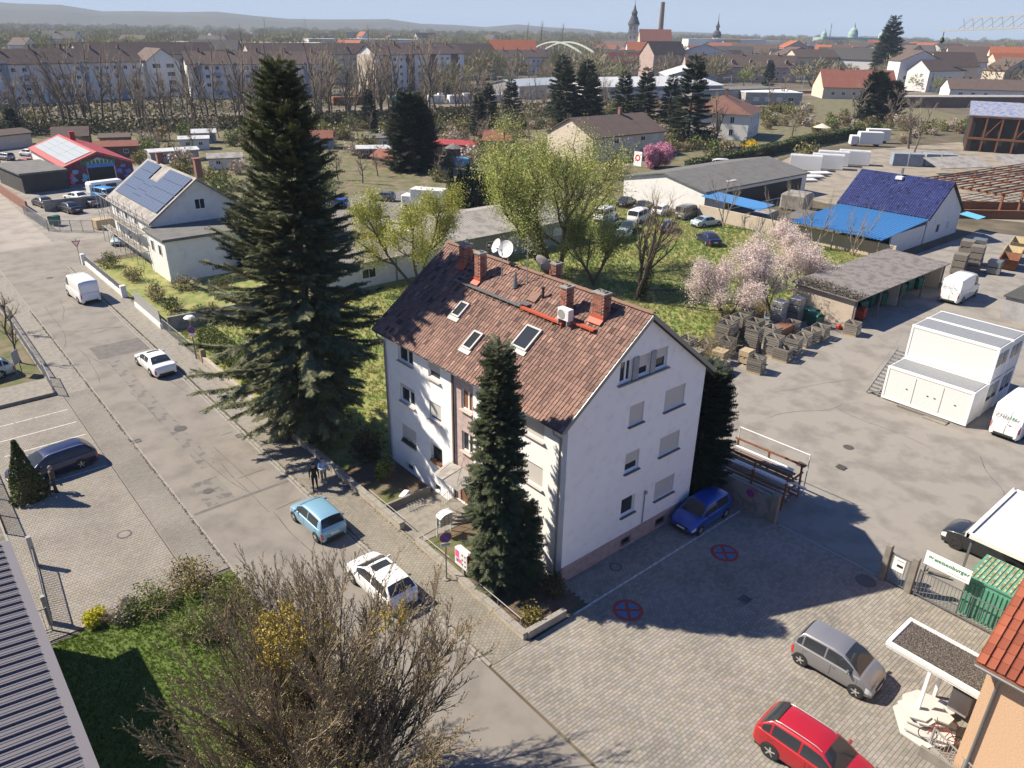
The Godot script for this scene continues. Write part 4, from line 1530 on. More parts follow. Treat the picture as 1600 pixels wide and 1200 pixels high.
	for a in [[-2.2, -71.5, 1.3, 1.4, 0, "dark green bush at the road corner of the scaffolded house"], [-1.6, -64.5, 1.2, 1.3, 1, "brown twiggy bush before the annex wall"], [1.5, -58.0, 1.6, 1.3, 1, "wide brown twiggy bush below the annex"], [-1.8, -56.5, 1.2, 1.6, 1, "brown bush behind the grey slat fence"], [4.5, -56.0, 1.4, 1.2, 0, "green bush in the annex garden"], [-1.6, -52.0, 1.3, 1.4, 0, "green bush behind the middle of the slat fence"], [0.5, -49.0, 1.4, 1.1, 2, "olive bush before the retaining wall"]]:
		o = thing("shrub", a[5], "shrub", V(a[0], 0, a[1]), rnd(0, 360))
		var c: Array = [[Color(0.03, 0.05, 0.012), Color(0.14, 0.16, 0.04)], [Color(0.13, 0.10, 0.05), Color(0.25, 0.20, 0.10)], [Color(0.10, 0.10, 0.03), Color(0.24, 0.22, 0.07)]][a[4]]
		shrub(o, V(a[2], a[3], a[2]), 700, 0.09, c[0], c[1], 26)
	for i in 26:
		var f := i / 25.0
		var p := V(lerpf(14.5, 44.0, f), 0, lerpf(-5.5, -16.2, minf(1.0, f * 1.25))) + V(rnd(-1, 1), 0, rnd(-2.4, 0.4))
		o = thing("shrub", "scrubby brown shrub in the thicket behind the crate stacks", "shrub", p, rnd(0, 360), "brown thicket shrubs behind the crates")
		shrub(o, V(rnd(1.0, 1.7), rnd(1.0, 1.9), rnd(1.0, 1.6)), 260, 0.06, Color(0.16, 0.12, 0.06), Color(0.30, 0.24, 0.10), 30)


func grass() -> void:
	R.seed = 301
	var b := MB.new()
	for i in 7:
		var a := rnd(0, TAU)
		var p := V(cos(a), 0, sin(a)) * rnd(0.0, 0.07)
		var t := p + V(rnd(-0.06, 0.06), rnd(0.08, 0.14), rnd(-0.06, 0.06))
		b.tri(p - V(sin(a), 0, -cos(a)) * 0.012, t, p + V(sin(a), 0, -cos(a)) * 0.012)
	var tuft := b.done()
	var xf := []
	var cs := []
	for i in 24000:
		var p := V(rnd(-21.5, -12.2), 0.03, rnd(-11.4, 6))
		xf.append(Transform3D(turn(rnd(0, 360)).scaled(Vector3.ONE * rnd(0.45, 0.95)), p))
		cs.append(Color(0.07, 0.12, 0.015).lerp(Color(0.17, 0.24, 0.035), R.randf()))
	var o := scatter(self, "grass", tuft, M.leaf, xf, cs)
	tag(o, "short green grass of the lawn across the street", "grass")
	xf = []
	cs = []
	var big := FastNoiseLite.new()
	big.seed = 9
	big.frequency = 0.08
	for i in 60000:
		var p := V(rnd(-3, 72), 0.005, rnd(-64, -2))
		if p.x < 13 and p.z > -16.2 or p.x > 13 and p.z > -0.5 - (p.x - 13) * 0.75 and p.z > -16.0:
			continue
		if p.x > 9 and p.x < 45 and p.z < -46.5 or p.x < 9 and p.z < -46.5:
			continue
		var g := big.get_noise_2d(p.x, p.z)
		xf.append(Transform3D(turn(rnd(0, 360)).scaled(Vector3.ONE * rnd(1.0, 2.4)), p))
		cs.append(Color(0.125, 0.2, 0.04).lerp(Color(0.32, 0.29, 0.13), clampf(0.42 + g * 1.5 + rnd(-0.3, 0.3), 0, 1)))
	o = scatter(self, "grass", tuft, M.leaf, xf, cs)
	tag(o, "rough yellow green grass of the meadow behind the house", "grass")


var car_kit := {}


func paint(key: String, c: Color, metal := 0.0) -> StandardMaterial3D:
	if M.has(key):
		return M[key]
	var m := mk(key, c, 0.38)
	m.metallic = metal
	m.clearcoat_enabled = true
	m.clearcoat = 0.9
	m.clearcoat_roughness = 0.06
	return m


# smooth surface over rings of points
func loft(b: MB, rings: Array) -> void:
	var nr := rings.size()
	var np: int = rings[0].size()
	var nn := []
	for i in nr:
		var row := []
		for j in np:
			var du: Vector3 = rings[mini(i + 1, nr - 1)][j] - rings[maxi(i - 1, 0)][j]
			var dv: Vector3 = rings[i][mini(j + 1, np - 1)] - rings[i][maxi(j - 1, 0)]
			var k := du.cross(dv)
			row.append(k.normalized() if k.length() > 1e-7 else Vector3.UP)
		nn.append(row)
	for i in nr - 1:
		for j in np - 1:
			for t in [[0, 0], [1, 1], [1, 0], [0, 0], [0, 1], [1, 1]]:
				b.vert(rings[i + t[0]][j + t[1]], nn[i + t[0]][j + t[1]])


func ev(rings: Array, u: float, v: float) -> Vector3:
	var i := clampi(int(u), 0, rings.size() - 2)
	var j := clampi(int(v), 0, rings[0].size() - 2)
	var a: Vector3 = rings[i][j].lerp(rings[i][j + 1], v - j)
	var c: Vector3 = rings[i + 1][j].lerp(rings[i + 1][j + 1], v - j)
	return a.lerp(c, u - i)


# patch laid a few millimetres over a lofted surface
func skin(rings: Array, u0: float, u1: float, v0: float, v1: float, off := 0.006, n := 6) -> MB:
	var g := []
	for i in n + 1:
		var row := []
		for j in n + 1:
			var u := lerpf(u0, u1, float(i) / n)
			var v := lerpf(v0, v1, float(j) / n)
			var p := ev(rings, u, v)
			var du := ev(rings, u + 0.02, v) - ev(rings, u - 0.02, v)
			var dv := ev(rings, u, v + 0.02) - ev(rings, u, v - 0.02)
			var k := du.cross(dv).normalized()
			row.append(p + k * off)
		g.append(row)
	var b := MB.new()
	loft(b, g)
	return b


func car_shape(kind: String) -> Dictionary:
	if car_kit.has(kind):
		return car_kit[kind]
	var d: Dictionary = {
		"hatch": {"L": 3.84, "W": 1.66, "H": 1.47, "wb": 2.46, "fo": 0.72, "nose": 0.66, "cowl": 0.92, "belt": 0.93, "tail": 0.95, "z": [0.78, 1.55, 3.45, 3.78], "r": 0.29, "roofw": 0.56},
		"compact": {"L": 4.25, "W": 1.76, "H": 1.5, "wb": 2.6, "fo": 0.88, "nose": 0.72, "cowl": 0.98, "belt": 0.99, "tail": 1.02, "z": [0.9, 1.85, 3.7, 4.18], "r": 0.32, "roofw": 0.56},
		"mpv": {"L": 3.6, "W": 1.72, "H": 1.6, "wb": 2.42, "fo": 0.65, "nose": 0.78, "cowl": 1.02, "belt": 1.04, "tail": 1.06, "z": [0.62, 1.5, 3.2, 3.52], "r": 0.3, "roofw": 0.6},
		"suv": {"L": 4.3, "W": 1.82, "H": 1.6, "wb": 2.62, "fo": 0.86, "nose": 0.86, "cowl": 1.06, "belt": 1.07, "tail": 1.1, "z": [0.98, 1.75, 3.7, 4.2], "r": 0.35, "roofw": 0.6},
		"wagon": {"L": 4.8, "W": 1.84, "H": 1.45, "wb": 2.82, "fo": 0.9, "nose": 0.7, "cowl": 0.95, "belt": 0.95, "tail": 0.98, "z": [1.15, 2.0, 4.15, 4.7], "r": 0.33, "roofw": 0.58},
		"sedan": {"L": 4.8, "W": 1.82, "H": 1.43, "wb": 2.85, "fo": 0.85, "nose": 0.68, "cowl": 0.94, "belt": 0.95, "tail": 0.98, "z": [1.25, 2.1, 3.4, 4.15], "r": 0.32, "roofw": 0.54},
		"van": {"L": 5.0, "W": 1.94, "H": 2.35, "wb": 3.1, "fo": 0.85, "nose": 0.95, "cowl": 1.25, "belt": 1.2, "tail": 1.2, "z": [0.62, 1.35, 4.86, 4.96], "r": 0.34, "roofw": 0.8},
		"sprinter": {"L": 6.0, "W": 2.0, "H": 2.65, "wb": 3.65, "fo": 1.0, "nose": 1.0, "cowl": 1.35, "belt": 1.3, "tail": 1.3, "z": [0.75, 1.75, 5.84, 5.96], "r": 0.35, "roofw": 0.82},
		"bus": {"L": 4.7, "W": 1.85, "H": 1.95, "wb": 2.9, "fo": 0.85, "nose": 0.9, "cowl": 1.15, "belt": 1.08, "tail": 1.08, "z": [0.6, 1.3, 4.5, 4.66], "r": 0.33, "roofw": 0.72},
	}[kind]
	var L_: float = d.L
	var w: float = d.W / 2
	var z: Array = d.z
	var low := []
	for q in [[0.0, 0.74, 0.52, 0.56], [0.06, 0.84, 0.56, 0.84], [0.22, 0.93, 0.6, 0.95], [0.55, 0.985, 0.6, 0.99], [z[0], 1.0, 0.62, 1.0], [(z[0] + z[1]) / 2, 1.0, 0.62, 1.0], [L_ * 0.5, 1.0, 0.62, 1.0], [L_ * 0.75, 1.0, 0.62, 1.0], [z[3] - 0.3, 0.985, 0.62, 1.0], [L_ - 0.2, 0.95, 0.62, 1.0], [L_ - 0.05, 0.88, 0.6, 0.96], [L_, 0.80, 0.55, 0.72]]:
		var t: float = q[0]
		var top: float
		if t <= z[0]:
			top = lerpf(d.nose, d.cowl, pow(t / z[0], 0.7))
		else:
			top = lerpf(d.cowl, d.tail, (t - z[0]) / (L_ - z[0]))
		top *= q[3]
		var ww: float = w * q[1]
		var y0 := 0.2 if t > 0.05 and t < L_ - 0.04 else 0.3
		var half := [V(ww * 0.9, y0, 0), V(ww * 0.985, y0 + 0.1, 0), V(ww, lerpf(y0, top, 0.52), 0), V(ww * 0.985, top - 0.09, 0), V(ww * 0.93, top - 0.015, 0), V(ww * 0.5, top + 0.02, 0)]
		var ring := []
		for p in half:
			ring.append(V(p.x, p.y, t - L_ / 2))
		ring.append(V(0, top + 0.03, t - L_ / 2))
		for i in range(half.size() - 1, -1, -1):
			ring.append(V(-half[i].x, half[i].y, t - L_ / 2))
		low.append(ring)
	var up := []
	var rw: float = d.roofw
	if rw < 0.7:
		rw = d.roofw
	for q in [[z[0], 0.0], [(z[0] + z[1]) / 2, 0.56], [z[1], 0.94], [lerpf(z[1], z[2], 0.25), 1.0], [lerpf(z[1], z[2], 0.6), 1.0], [z[2], 0.95], [(z[2] + z[3]) / 2, 0.56], [z[3], 0.0]]:
		var base: float = lerpf(d.cowl, d.tail, (q[0] - z[0]) / (L_ - z[0])) - 0.02
		var ry: float = lerpf(base + 0.02, d.H, q[1])
		var wb_: float = w * (0.945 if q[0] > z[0] + 0.1 and q[0] < z[3] - 0.05 else 0.9)
		var wr := lerpf(wb_, minf(wb_, w * 0.62 + rw * 0.18 + (0.14 if d.H > 1.9 else 0.0)), q[1])
		var half := [V(wb_, base, 0), V(lerpf(wb_, wr, 0.5), lerpf(base, ry, 0.5), 0), V(wr, lerpf(base, ry, 0.9), 0), V(wr * 0.88, ry - 0.01, 0), V(wr * 0.45, ry + 0.03 * q[1], 0)]
		var ring := []
		for p in half:
			ring.append(V(p.x, p.y, q[0] - L_ / 2))
		ring.append(V(0, ry + 0.04 * q[1], q[0] - L_ / 2))
		for i in range(half.size() - 1, -1, -1):
			ring.append(V(-half[i].x, half[i].y, q[0] - L_ / 2))
		up.append(ring)
	# both skins run right to left; reverse so that they face out
	for r in low:
		r.reverse()
	for r in up:
		r.reverse()
	d.low = low
	d.up = up
	var b := MB.new()
	loft(b, low)
	loft(b, up)
	for e in [low[0], low[low.size() - 1]]:
		for i in e.size() - 2:
			b.tri(e[0], e[i + 1], e[i + 2])
	d.body = b.done()
	b = MB.new()
	b.box(V(0, 0.2, 0), V(d.W * 0.88, 0.1, L_ * 0.94))
	d.floor = b.done()
	var meshes := {}
	meshes.windshield = skin(up, 0.12, 1.9, 2.6, 7.4).done()
	meshes.rear_window = skin(up, 5.12, 6.72, 2.8, 7.2).done()
	var sides := []
	var van: bool = d.H > 2.0
	for s in [0, 1]:
		var v0 := 0.12 if s == 0 else 8.15
		var v1 := 1.85 if s == 0 else 9.88
		if van:
			sides.append(skin(up, 0.7, 2.35, v0, v1, 0.006, 5).done())
		elif kind == "bus":
			sides.append(skin(up, 0.8, 2.2, v0, v1, 0.006, 5).done())
			sides.append(skin(up, 2.5, 3.7, v0, v1, 0.006, 5).done())
			sides.append(skin(up, 3.8, 5.0, v0, v1, 0.006, 5).done())
		else:
			sides.append(skin(up, 0.75, 3.3, v0, v1, 0.006, 6).done())
			sides.append(skin(up, 3.42, 4.85, v0, v1, 0.006, 6).done())
			if kind != "sedan" and kind != "hatch":
				sides.append(skin(up, 4.95, 6.1, v0 if s == 0 else v0 + 0.25, v1 if s == 1 else v1 - 0.25, 0.006, 4).done())
	meshes.sides = sides
	meshes.lamps = [skin(low, 0.9, 2.3, 1.6, 2.75, 0.008, 4).done(), skin(low, 0.9, 2.3, 9.25, 10.4, 0.008, 4).done()]
	var tz := low.size() - 1.0
	if van:
		meshes.tails = [skin(low, tz - 1.35, tz - 0.3, 1.9, 3.4, 0.008, 3).done(), skin(low, tz - 1.35, tz - 0.3, 8.6, 10.1, 0.008, 3).done()]
	else:
		meshes.tails = [skin(low, tz - 1.7, tz - 0.25, 1.3, 2.6, 0.008, 3).done(), skin(low, tz - 1.7, tz - 0.25, 9.4, 10.7, 0.008, 3).done()]
	meshes.grille = skin(low, 0.1, 0.75, 4.6, 7.4, 0.006, 3).done()
	b = MB.new()
	b.box(V(0, 0.42, -L_ / 2 - 0.002), V(0.5, 0.1, 0.02))
	b.box(V(0, 0.62 if not van else 0.8, L_ / 2 + 0.006), V(0.5, 0.11, 0.02))
	meshes.plate = b.done()
	b = MB.new()
	b.box(V(0, 0.36, L_ / 2 - 0.01), V(d.W * 0.62, 0.16, 0.05))
	b.box(V(0, 0.3, -L_ / 2 + 0.01), V(d.W * 0.6, 0.16, 0.05))
	meshes.bumper = b.done()
	b = MB.new()
	var r: float = d.r
	b.lathe([Vector2(r * 0.62, -0.1), Vector2(r * 0.95, -0.1), Vector2(r, -0.06), Vector2(r, 0.06), Vector2(r * 0.95, 0.1), Vector2(r * 0.62, 0.1)], 22, Vector3.ZERO, Basis(Vector3.BACK, PI / 2))
	meshes.tyre = b.done()
	b = MB.new()
	b.lathe([Vector2(r * 0.66, -0.08), Vector2(r * 0.66, 0.085), Vector2(r * 0.58, 0.085), Vector2(r * 0.56, 0.03), Vector2(0, 0.03)], 20, Vector3.ZERO, Basis(Vector3.BACK, -PI / 2))
	meshes.dish = b.done()
	b = MB.new()
	for k in 5:
		var a := TAU * k / 5
		b.bar(V(0.07, 0, 0), V(0.075, cos(a) * r * 0.62, sin(a) * r * 0.62), 0.075, 0.05)
	b.tube(V(0.03, 0, 0), V(0.085, 0, 0), 0.06, 0.05, 10, true)
	meshes.rim = b.done()
	b = MB.new()
	b.lathe([Vector2(r + 0.035, -0.012), Vector2(r + 0.035, 0.012), Vector2(0.0, 0.012)], 24, Vector3.ZERO, Basis(Vector3.BACK, -PI / 2))
	meshes.arch = b.done()
	b = MB.new()
	b.cbox(Vector3.ZERO, V(0.2, 0.14, 0.1), 0.03)
	meshes.mirror = b.done()
	var seams := []
	for v in [[0.7, 2.9], [9.1, 11.3]]:
		for u in ([4.15, 6.0, 7.6] if not van else [4.3, 6.1, 8.4]):
			seams.append(skin(low, u, u + 0.025, v[0], v[1], 0.004, 3))
		for u in ([5.75, 7.35] if not van else [5.8]):
			var hv: float = 2.72 if v[0] < 1 else 9.28
			seams.append(skin(low, u, u + 0.12, hv - 0.05, hv + 0.05, 0.015, 2))
		seams.append(skin(low, 3.0, 8.6, (0.1 if v[0] < 1 else 11.0), (0.75 if v[0] < 1 else 11.9), 0.004, 4))
	var sm := MB.new()
	for q in seams:
		sm.v.append_array(q.v)
		sm.n.append_array(q.n)
	meshes.seams = sm.done()
	d.meshes = meshes
	car_kit[kind] = d
	return d


func car(kind: String, called: String, label: String, m: Material, at: Vector3, deg: float, o := {}) -> Node3D:
	var d := car_shape(kind)
	var k := thing(called, label, o.get("cat", "car"), at, deg, o.get("group", ""))
	var ms: Dictionary = d.meshes
	part(k, "body", d.body, m)
	part(k, "underbody", d.floor, M.black)
	var glass: Material = o.get("glass", M.glass)
	part(k, "windshield", ms.windshield, glass)
	if d.H < 2.0:
		part(k, "rear_window", ms.rear_window, glass)
	for s in ms.sides:
		part(k, "side_window", s, glass)
	for s in ms.lamps:
		part(k, "headlight", s, M.lamp_glass)
	for s in ms.tails:
		part(k, "taillight", s, M.red_glass)
	part(k, "grille", ms.grille, M.black)
	part(k, "number_plate", ms.plate, M.plate)
	part(k, "bumper", ms.bumper, M.metal_black)
	part(k, "door_seams", ms.seams, M.metal_black).set_meta("kind", "stuff")
	var w: float = d.W / 2
	var zf: float = -d.L / 2 + d.fo
	for sx in [-1.0, 1.0]:
		for zz in [zf, zf + float(d.wb)]:
			var bas := turn(0.0 if sx > 0 else 180.0)
			part(k, "wheel_arch", ms.arch, o.get("arch", M.black), V(sx * (w - 0.004), d.r + 0.01, zz), bas)
			var wl := part(k, "wheel", ms.tyre, M.rubber, V(sx * (w - 0.08), d.r, zz), bas)
			part(wl, "rim", ms.rim, o.get("rim", M.alloy))
			part(wl, "rim_dish", ms.dish, M.zinc if not o.has("rim") else M.black)
		part(k, "mirror", ms.mirror, o.get("mirror", m), V(sx * (w + 0.09), float(d.belt) + 0.08, -d.L / 2 + lerpf(d.z[0], d.z[1], 0.55)))
		if o.get("rails", false):
			var b := MB.new()
			var pts := []
			for i in 9:
				var p := ev(d.up, lerpf(2.1, 5.0, i / 8.0), 3.1 if sx < 0 else 6.9)
				pts.append(p + V(0, 0.05 if i > 0 and i < 8 else 0.0, 0))
			b.path(pts, 0.018, 6)
			part(k, "roof_rail", b, M.alloy)
	if o.get("sunroof", false):
		part(k, "sunroof", skin(d.up, 2.3, 3.3, 3.4, 6.6, 0.006, 4), M.glass)
	if o.get("spoiler", false):
		part(k, "spoiler", skin(d.up, 4.85, 5.2, 2.9, 7.1, 0.03, 4), M.black)
	return k


func cars() -> void:
	var white := paint("paint_white", Color(0.78, 0.78, 0.77))
	var lblue := paint("paint_light_blue", Color(0.22, 0.42, 0.58), 0.3)
	var navy := paint("paint_navy", Color(0.012, 0.02, 0.075), 0.3)
	var blue := paint("paint_blue", Color(0.012, 0.065, 0.34), 0.25)
	var silver := paint("paint_silver", Color(0.27, 0.268, 0.275), 0.5)
	var red := paint("paint_red", Color(0.34, 0.008, 0.014))
	var black := paint("paint_black", Color(0.012, 0.014, 0.018))
	var green := paint("paint_green", Color(0.02, 0.05, 0.04), 0.3)
	var pale := paint("paint_pale_blue", Color(0.38, 0.48, 0.52), 0.2)
	var grey := paint("paint_grey", Color(0.16, 0.165, 0.17), 0.4)
	var y := 0.006
	car("hatch", "hatchback_car", "light blue hatchback parked at the kerb near two walkers", lblue, V(-6.95, y, -12.1), 1.5)
	car("compact", "compact_car", "white car with sunroof parked at the kerb behind bare branches", white, V(-7.0, y, -5.4), 1.0, {"sunroof": true, "mirror": white})
	car("sedan", "sedan_car", "white sedan driving along the middle of the street", white, V(-7.1, y, -39.5), 3.0, {"sunroof": true})
	car("van", "delivery_van", "white delivery van parked at the far kerb of the street", white, V(-7.2, y, -61.6), 4.0, {"cat": "van"})
	car("wagon", "estate_car", "dark blue estate car in the marked car park", navy, V(-16.9, 0.085, -27.2), 97.0, {"rails": true})
	car("hatch", "hatchback_car", "bright blue small car parked in shade along the gable", blue, V(9.9, 0.085, 1.05), 92.0)
	car("mpv", "compact_car", "silver compact car standing on the sunlit paving", silver, V(5.35, 0.085, 11.65), 184.0)
	car("suv", "crossover_car", "red crossover car with silver roof rails at the lower edge", red, V(0.25, 0.085, 13.5), 183.0, {"rails": true, "spoiler": true})
	car("suv", "crossover_car", "black car under the grey corrugated carport", black, V(19.35, 0.016, 12.6), 0.0, {"rim": M.metal_black})
	var v1 := car("sprinter", "delivery_van", "white van with rear doors to the viewer beside the shelter", white, V(64.0, 0.016, -6.4), -88.0, {"cat": "van"})
	van_text(v1, 0.16, 0.16)
	var v2 := car("sprinter", "delivery_van", "white van with green lettering beside the site containers", white, V(36.8, 0.016, 8.3), -90.0, {"cat": "van"})
	van_text(v2, 0.3, 0.3)
	car("wagon", "estate_car", "pale estate car behind the fence on the left edge", pale, V(-18.4, 0.03, -45.3), 100.0)
	# cars left on the meadow
	var g := {"group": "cars parked on the meadow"}
	car("sedan", "sedan_car", "silver saloon nearest the willow on the meadow", pale, V(54.0, 0.01, -44.8), -62, g)
	car("sedan", "sedan_car", "dark green coupe behind the silver saloon on the meadow", green, V(58.0, 0.01, -47.3), -62, g)
	car("sedan", "sedan_car", "dark navy car standing alone in the grass", navy, V(61.5, 0.01, -36.6), -30, g)
	car("sedan", "sedan_car", "old pale blue saloon with a boxy boot before the beige wall", pale, V(69.2, 0.01, -42.6), -100, g)
	car("sedan", "sedan_car", "black car at the white hall, nearest its left corner", black, V(70.3, 0.01, -58.8), -70, g)
	car("sedan", "sedan_car", "second black car before the white hall wall", black, V(70.2, 0.01, -55.2), -70, g)
	car("bus", "minivan_car", "white minibus farther from the willow among the meadow cars", white, V(60.5, 0.01, -54.0), -75, g)
	car("bus", "minivan_car", "white minibus in the middle of the meadow cars", white, V(63.5, 0.01, -50.2), -75, g)
	car("wagon", "estate_car", "dark estate car between the minibuses and the green coupe", green, V(57.5, 0.01, -50.0), -65, g)
	car("wagon", "estate_car", "cream estate car close to the white hall wall", white, V(70.2, 0.01, -51.6), -70, g)
	car("bus", "minivan_car", "dark grey van at the corner of the white hall", grey, V(71.2, 0.01, -47.6), -80, g)
	car("hatch", "hatchback_car", "small dark blue car behind the bare forked tree", navy, V(62.5, 0.01, -44.0), -60, g)
	# vans behind the hall
	car("bus", "minivan_car", "white minibus behind the dark hall roof beside the hedge", white, V(112, 0.01, -72), 60, {"group": "vehicles behind the hall"})
	var v3 := car("sprinter", "delivery_van", "white van with a red round sign behind the hall", white, V(117, 0.01, -63), -95, {"cat": "van", "group": "vehicles behind the hall"})
	var b := MB.new()
	b.lathe([Vector2(0.32, 0), Vector2(0.5, 0), Vector2(0.5, 0.01), Vector2(0.32, 0.01)], 20, V(0.0, 1.5, 2.99), Basis(Vector3.RIGHT, PI / 2))
	part(v3, "emblem", b, M.sign_red)
	car("sedan", "sedan_car", "dark car behind the hall roof beside the minibus", black, V(104, 0.01, -72), 60, {"group": "vehicles behind the hall"})
	# car yard at the far left
	g = {"group": "cars in the fenced car yard"}
	for a in [["sedan", "silver car parked beside the blue camper in the car yard", grey, 4.0, -107.5, 20], ["sedan", "white sports car parked before the graphite shed", white, 3.6, -112.0, 20], ["sedan", "black car close to the brick yard wall", black, 0.9, -104.5, 15], ["sedan", "dark open car in the gravel corner of the yard", green, 6.5, -94.2, 55], ["sedan", "blue grey car along the brick yard wall", grey, -1.2, -111.0, 10], ["hatch", "red car on the car yard behind the graphite shed", red, 3.6, -152, 30], ["hatch", "silver car beside the red one in the car yard", silver, 2.0, -162, 30], ["wagon", "white estate car behind the graphite shed", white, -0.4, -146, 20], ["hatch", "white car nearest the garage roof in the car yard", white, 6.6, -165, 30], ["sedan", "pale car at the far left edge of the yard", pale, -1.2, -158, 20], ["wagon", "white van roofed car before the graphite shed's far side", white, 4.6, -143, 60], ["hatch", "dark red car beyond the red one in the car yard", M.red_paint, 7.3, -158, 20]]:
		car(a[0], {"sedan": "sedan_car", "hatch": "hatchback_car", "wagon": "estate_car"}[a[0]], a[1], a[2], V(a[3], 0.01, a[4]), a[5], g)
	car("bus", "camper_van", "sky blue camper bus in the car yard", paint("paint_sky", Color(0.04, 0.26, 0.58)), V(7.2, 0.01, -111.0), 20, {"cat": "van", "group": "cars in the fenced car yard"})
	car("sedan", "sedan_car", "white car parked in the side lane by the scaffold", pale, V(2.1, 0.01, -82.0), 150)
	# small cars on the allotment lot
	g = {"group": "cars on the allotment parking lot"}
	for a in [["hatch", "blue roofed car on the allotment parking lot", blue, 33.0, -84.0, 40], ["hatch", "black car on the allotment parking lot", black, 34.0, -76.0, 60], ["hatch", "grey car beside the yellow willow on the lot", grey, 41.5, -84.5, 40]]:
		car(a[0], "hatchback_car", a[1], a[2], V(a[3], 0.01, a[4]), a[5], g)


func letters(s: String, h: float, deep := 0.01, serif := false) -> ArrayMesh:
	var t := TextMesh.new()
	var f := SystemFont.new()
	f.font_names = PackedStringArray(["Droid Serif" if serif else "Droid Sans"])
	f.font_weight = 700
	t.font = f
	t.text = s
	t.font_size = 48
	t.pixel_size = h / 36.0
	t.depth = deep
	var a := ArrayMesh.new()
	a.add_surface_from_arrays(Mesh.PRIMITIVE_TRIANGLES, t.get_mesh_arrays())
	return a


func van_text(v: Node3D, h: float, _w: float) -> void:
	var z := 3.03
	part(v, "lettering", letters("U2-", h * 0.8), M.ink_grey, V(-0.2, 1.75, z))
	part(v, "lettering", letters("tec", h * 0.8), M.ink_green, V(0.36, 1.75, z))
	var b := MB.new()
	for k in [-1.0, 1.0]:
		b.box(V(-0.72 + k * 0.12, 1.78, z), V(0.03, 0.24, 0.01))
		b.box(V(-0.72, 1.78 + k * 0.12, z + 0.001), V(0.24, 0.03, 0.01))
	part(v, "emblem", b, M.ink_grey)
	b = MB.new()
	b.box(V(0, 1.4, z - 0.01), V(0.02, 2.0, 0.012))
	b.box(V(0.2, 1.2, z), V(0.2, 0.05, 0.03))
	part(v, "door_seam", b, M.metal_grey)


func boxpart(parent: Node3D, called: String, m: Material, at: Vector3, s: Vector3, r := 0.0, bas := Basis.IDENTITY) -> MeshInstance3D:
	var b := MB.new()
	if r > 0:
		b.cbox(Vector3.ZERO, s, r)
	else:
		b.box(Vector3.ZERO, s)
	return part(parent, called, b, m, at, bas)


func low_wall(label: String, a: Vector3, c: Vector3, h: float, w: float, m: Material, cap: Material = null, called := "garden_wall") -> Node3D:
	var o := thing(called, label, "wall", (a + c) * 0.5, rad_to_deg(atan2(c.x - a.x, c.z - a.z)))
	var l := a.distance_to(c)
	boxpart(o, "wall_body", m, V(0, h / 2, 0), V(w, h, l), 0.02)
	if cap:
		var n := int(ceil(l / 1.0))
		for i in n:
			boxpart(o, "coping_stone", cap, V(0, h + 0.03, -l / 2 + (i + 0.5) * l / n), V(w + 0.08, 0.06, l / n - 0.012), 0.01)
	return o


# fence from a to c: posts, rails and upright bars
func bar_fence(label: String, a: Vector3, c: Vector3, h: float, posts: float, bars: float, m: Material, called := "fence", cat := "fence", y0 := 0.1) -> Node3D:
	var o := thing(called, label, cat, (a + c) * 0.5, rad_to_deg(atan2(c.x - a.x, c.z - a.z)))
	var l := a.distance_to(c)
	var n := maxi(1, int(round(l / posts)))
	for i in n + 1:
		boxpart(o, "post", m, V(0, h / 2, -l / 2 + i * l / n), V(0.06, h + 0.05, 0.06))
	for y in [y0, h - 0.04]:
		boxpart(o, "rail", m, V(0, y, 0), V(0.04, 0.05, l))
	var b := MB.new()
	var k := int(l / bars)
	for i in k:
		b.box(V(0, (h + y0) / 2, -l / 2 + (i + 0.5) * l / k), V(0.02, h - y0 - 0.05, 0.02))
	part(o, "bars", b, m).set_meta("kind", "stuff")
	return o


func disc(b: MB, r0: float, r1: float, z: float, n := 28) -> void:
	for i in n:
		var a := TAU * i / n
		var c := TAU * (i + 1) / n
		b.quad(V(cos(a) * r0, sin(a) * r0, z), V(cos(a) * r1, sin(a) * r1, z), V(cos(c) * r1, sin(c) * r1, z), V(cos(c) * r0, sin(c) * r0, z))


# round no parking or no stopping sign facing local +z
func stop_sign(parent: Node3D, at: Vector3, r: float, both: bool) -> void:
	var b := MB.new()
	b.tube(V(0, 0, -0.02), V(0, 0, 0.0), r, r, 28, true)
	var o := part(parent, "sign_disc", b, M.metal_grey, at)
	b = MB.new()
	disc(b, 0.0, r * 0.84, 0.004)
	part(o, "blue_field", b, M.sign_blue)
	b = MB.new()
	disc(b, r * 0.8, r, 0.008)
	for s in ([-1.0, 1.0] if both else [-1.0]):
		b.box(V(0, 0, 0.008 + (0.001 if s > 0 else 0.0)), V(r * 1.66, r * 0.16, 0.003), Basis(Vector3.BACK, s * PI / 4))
	part(o, "red_ring", b, M.sign_red)


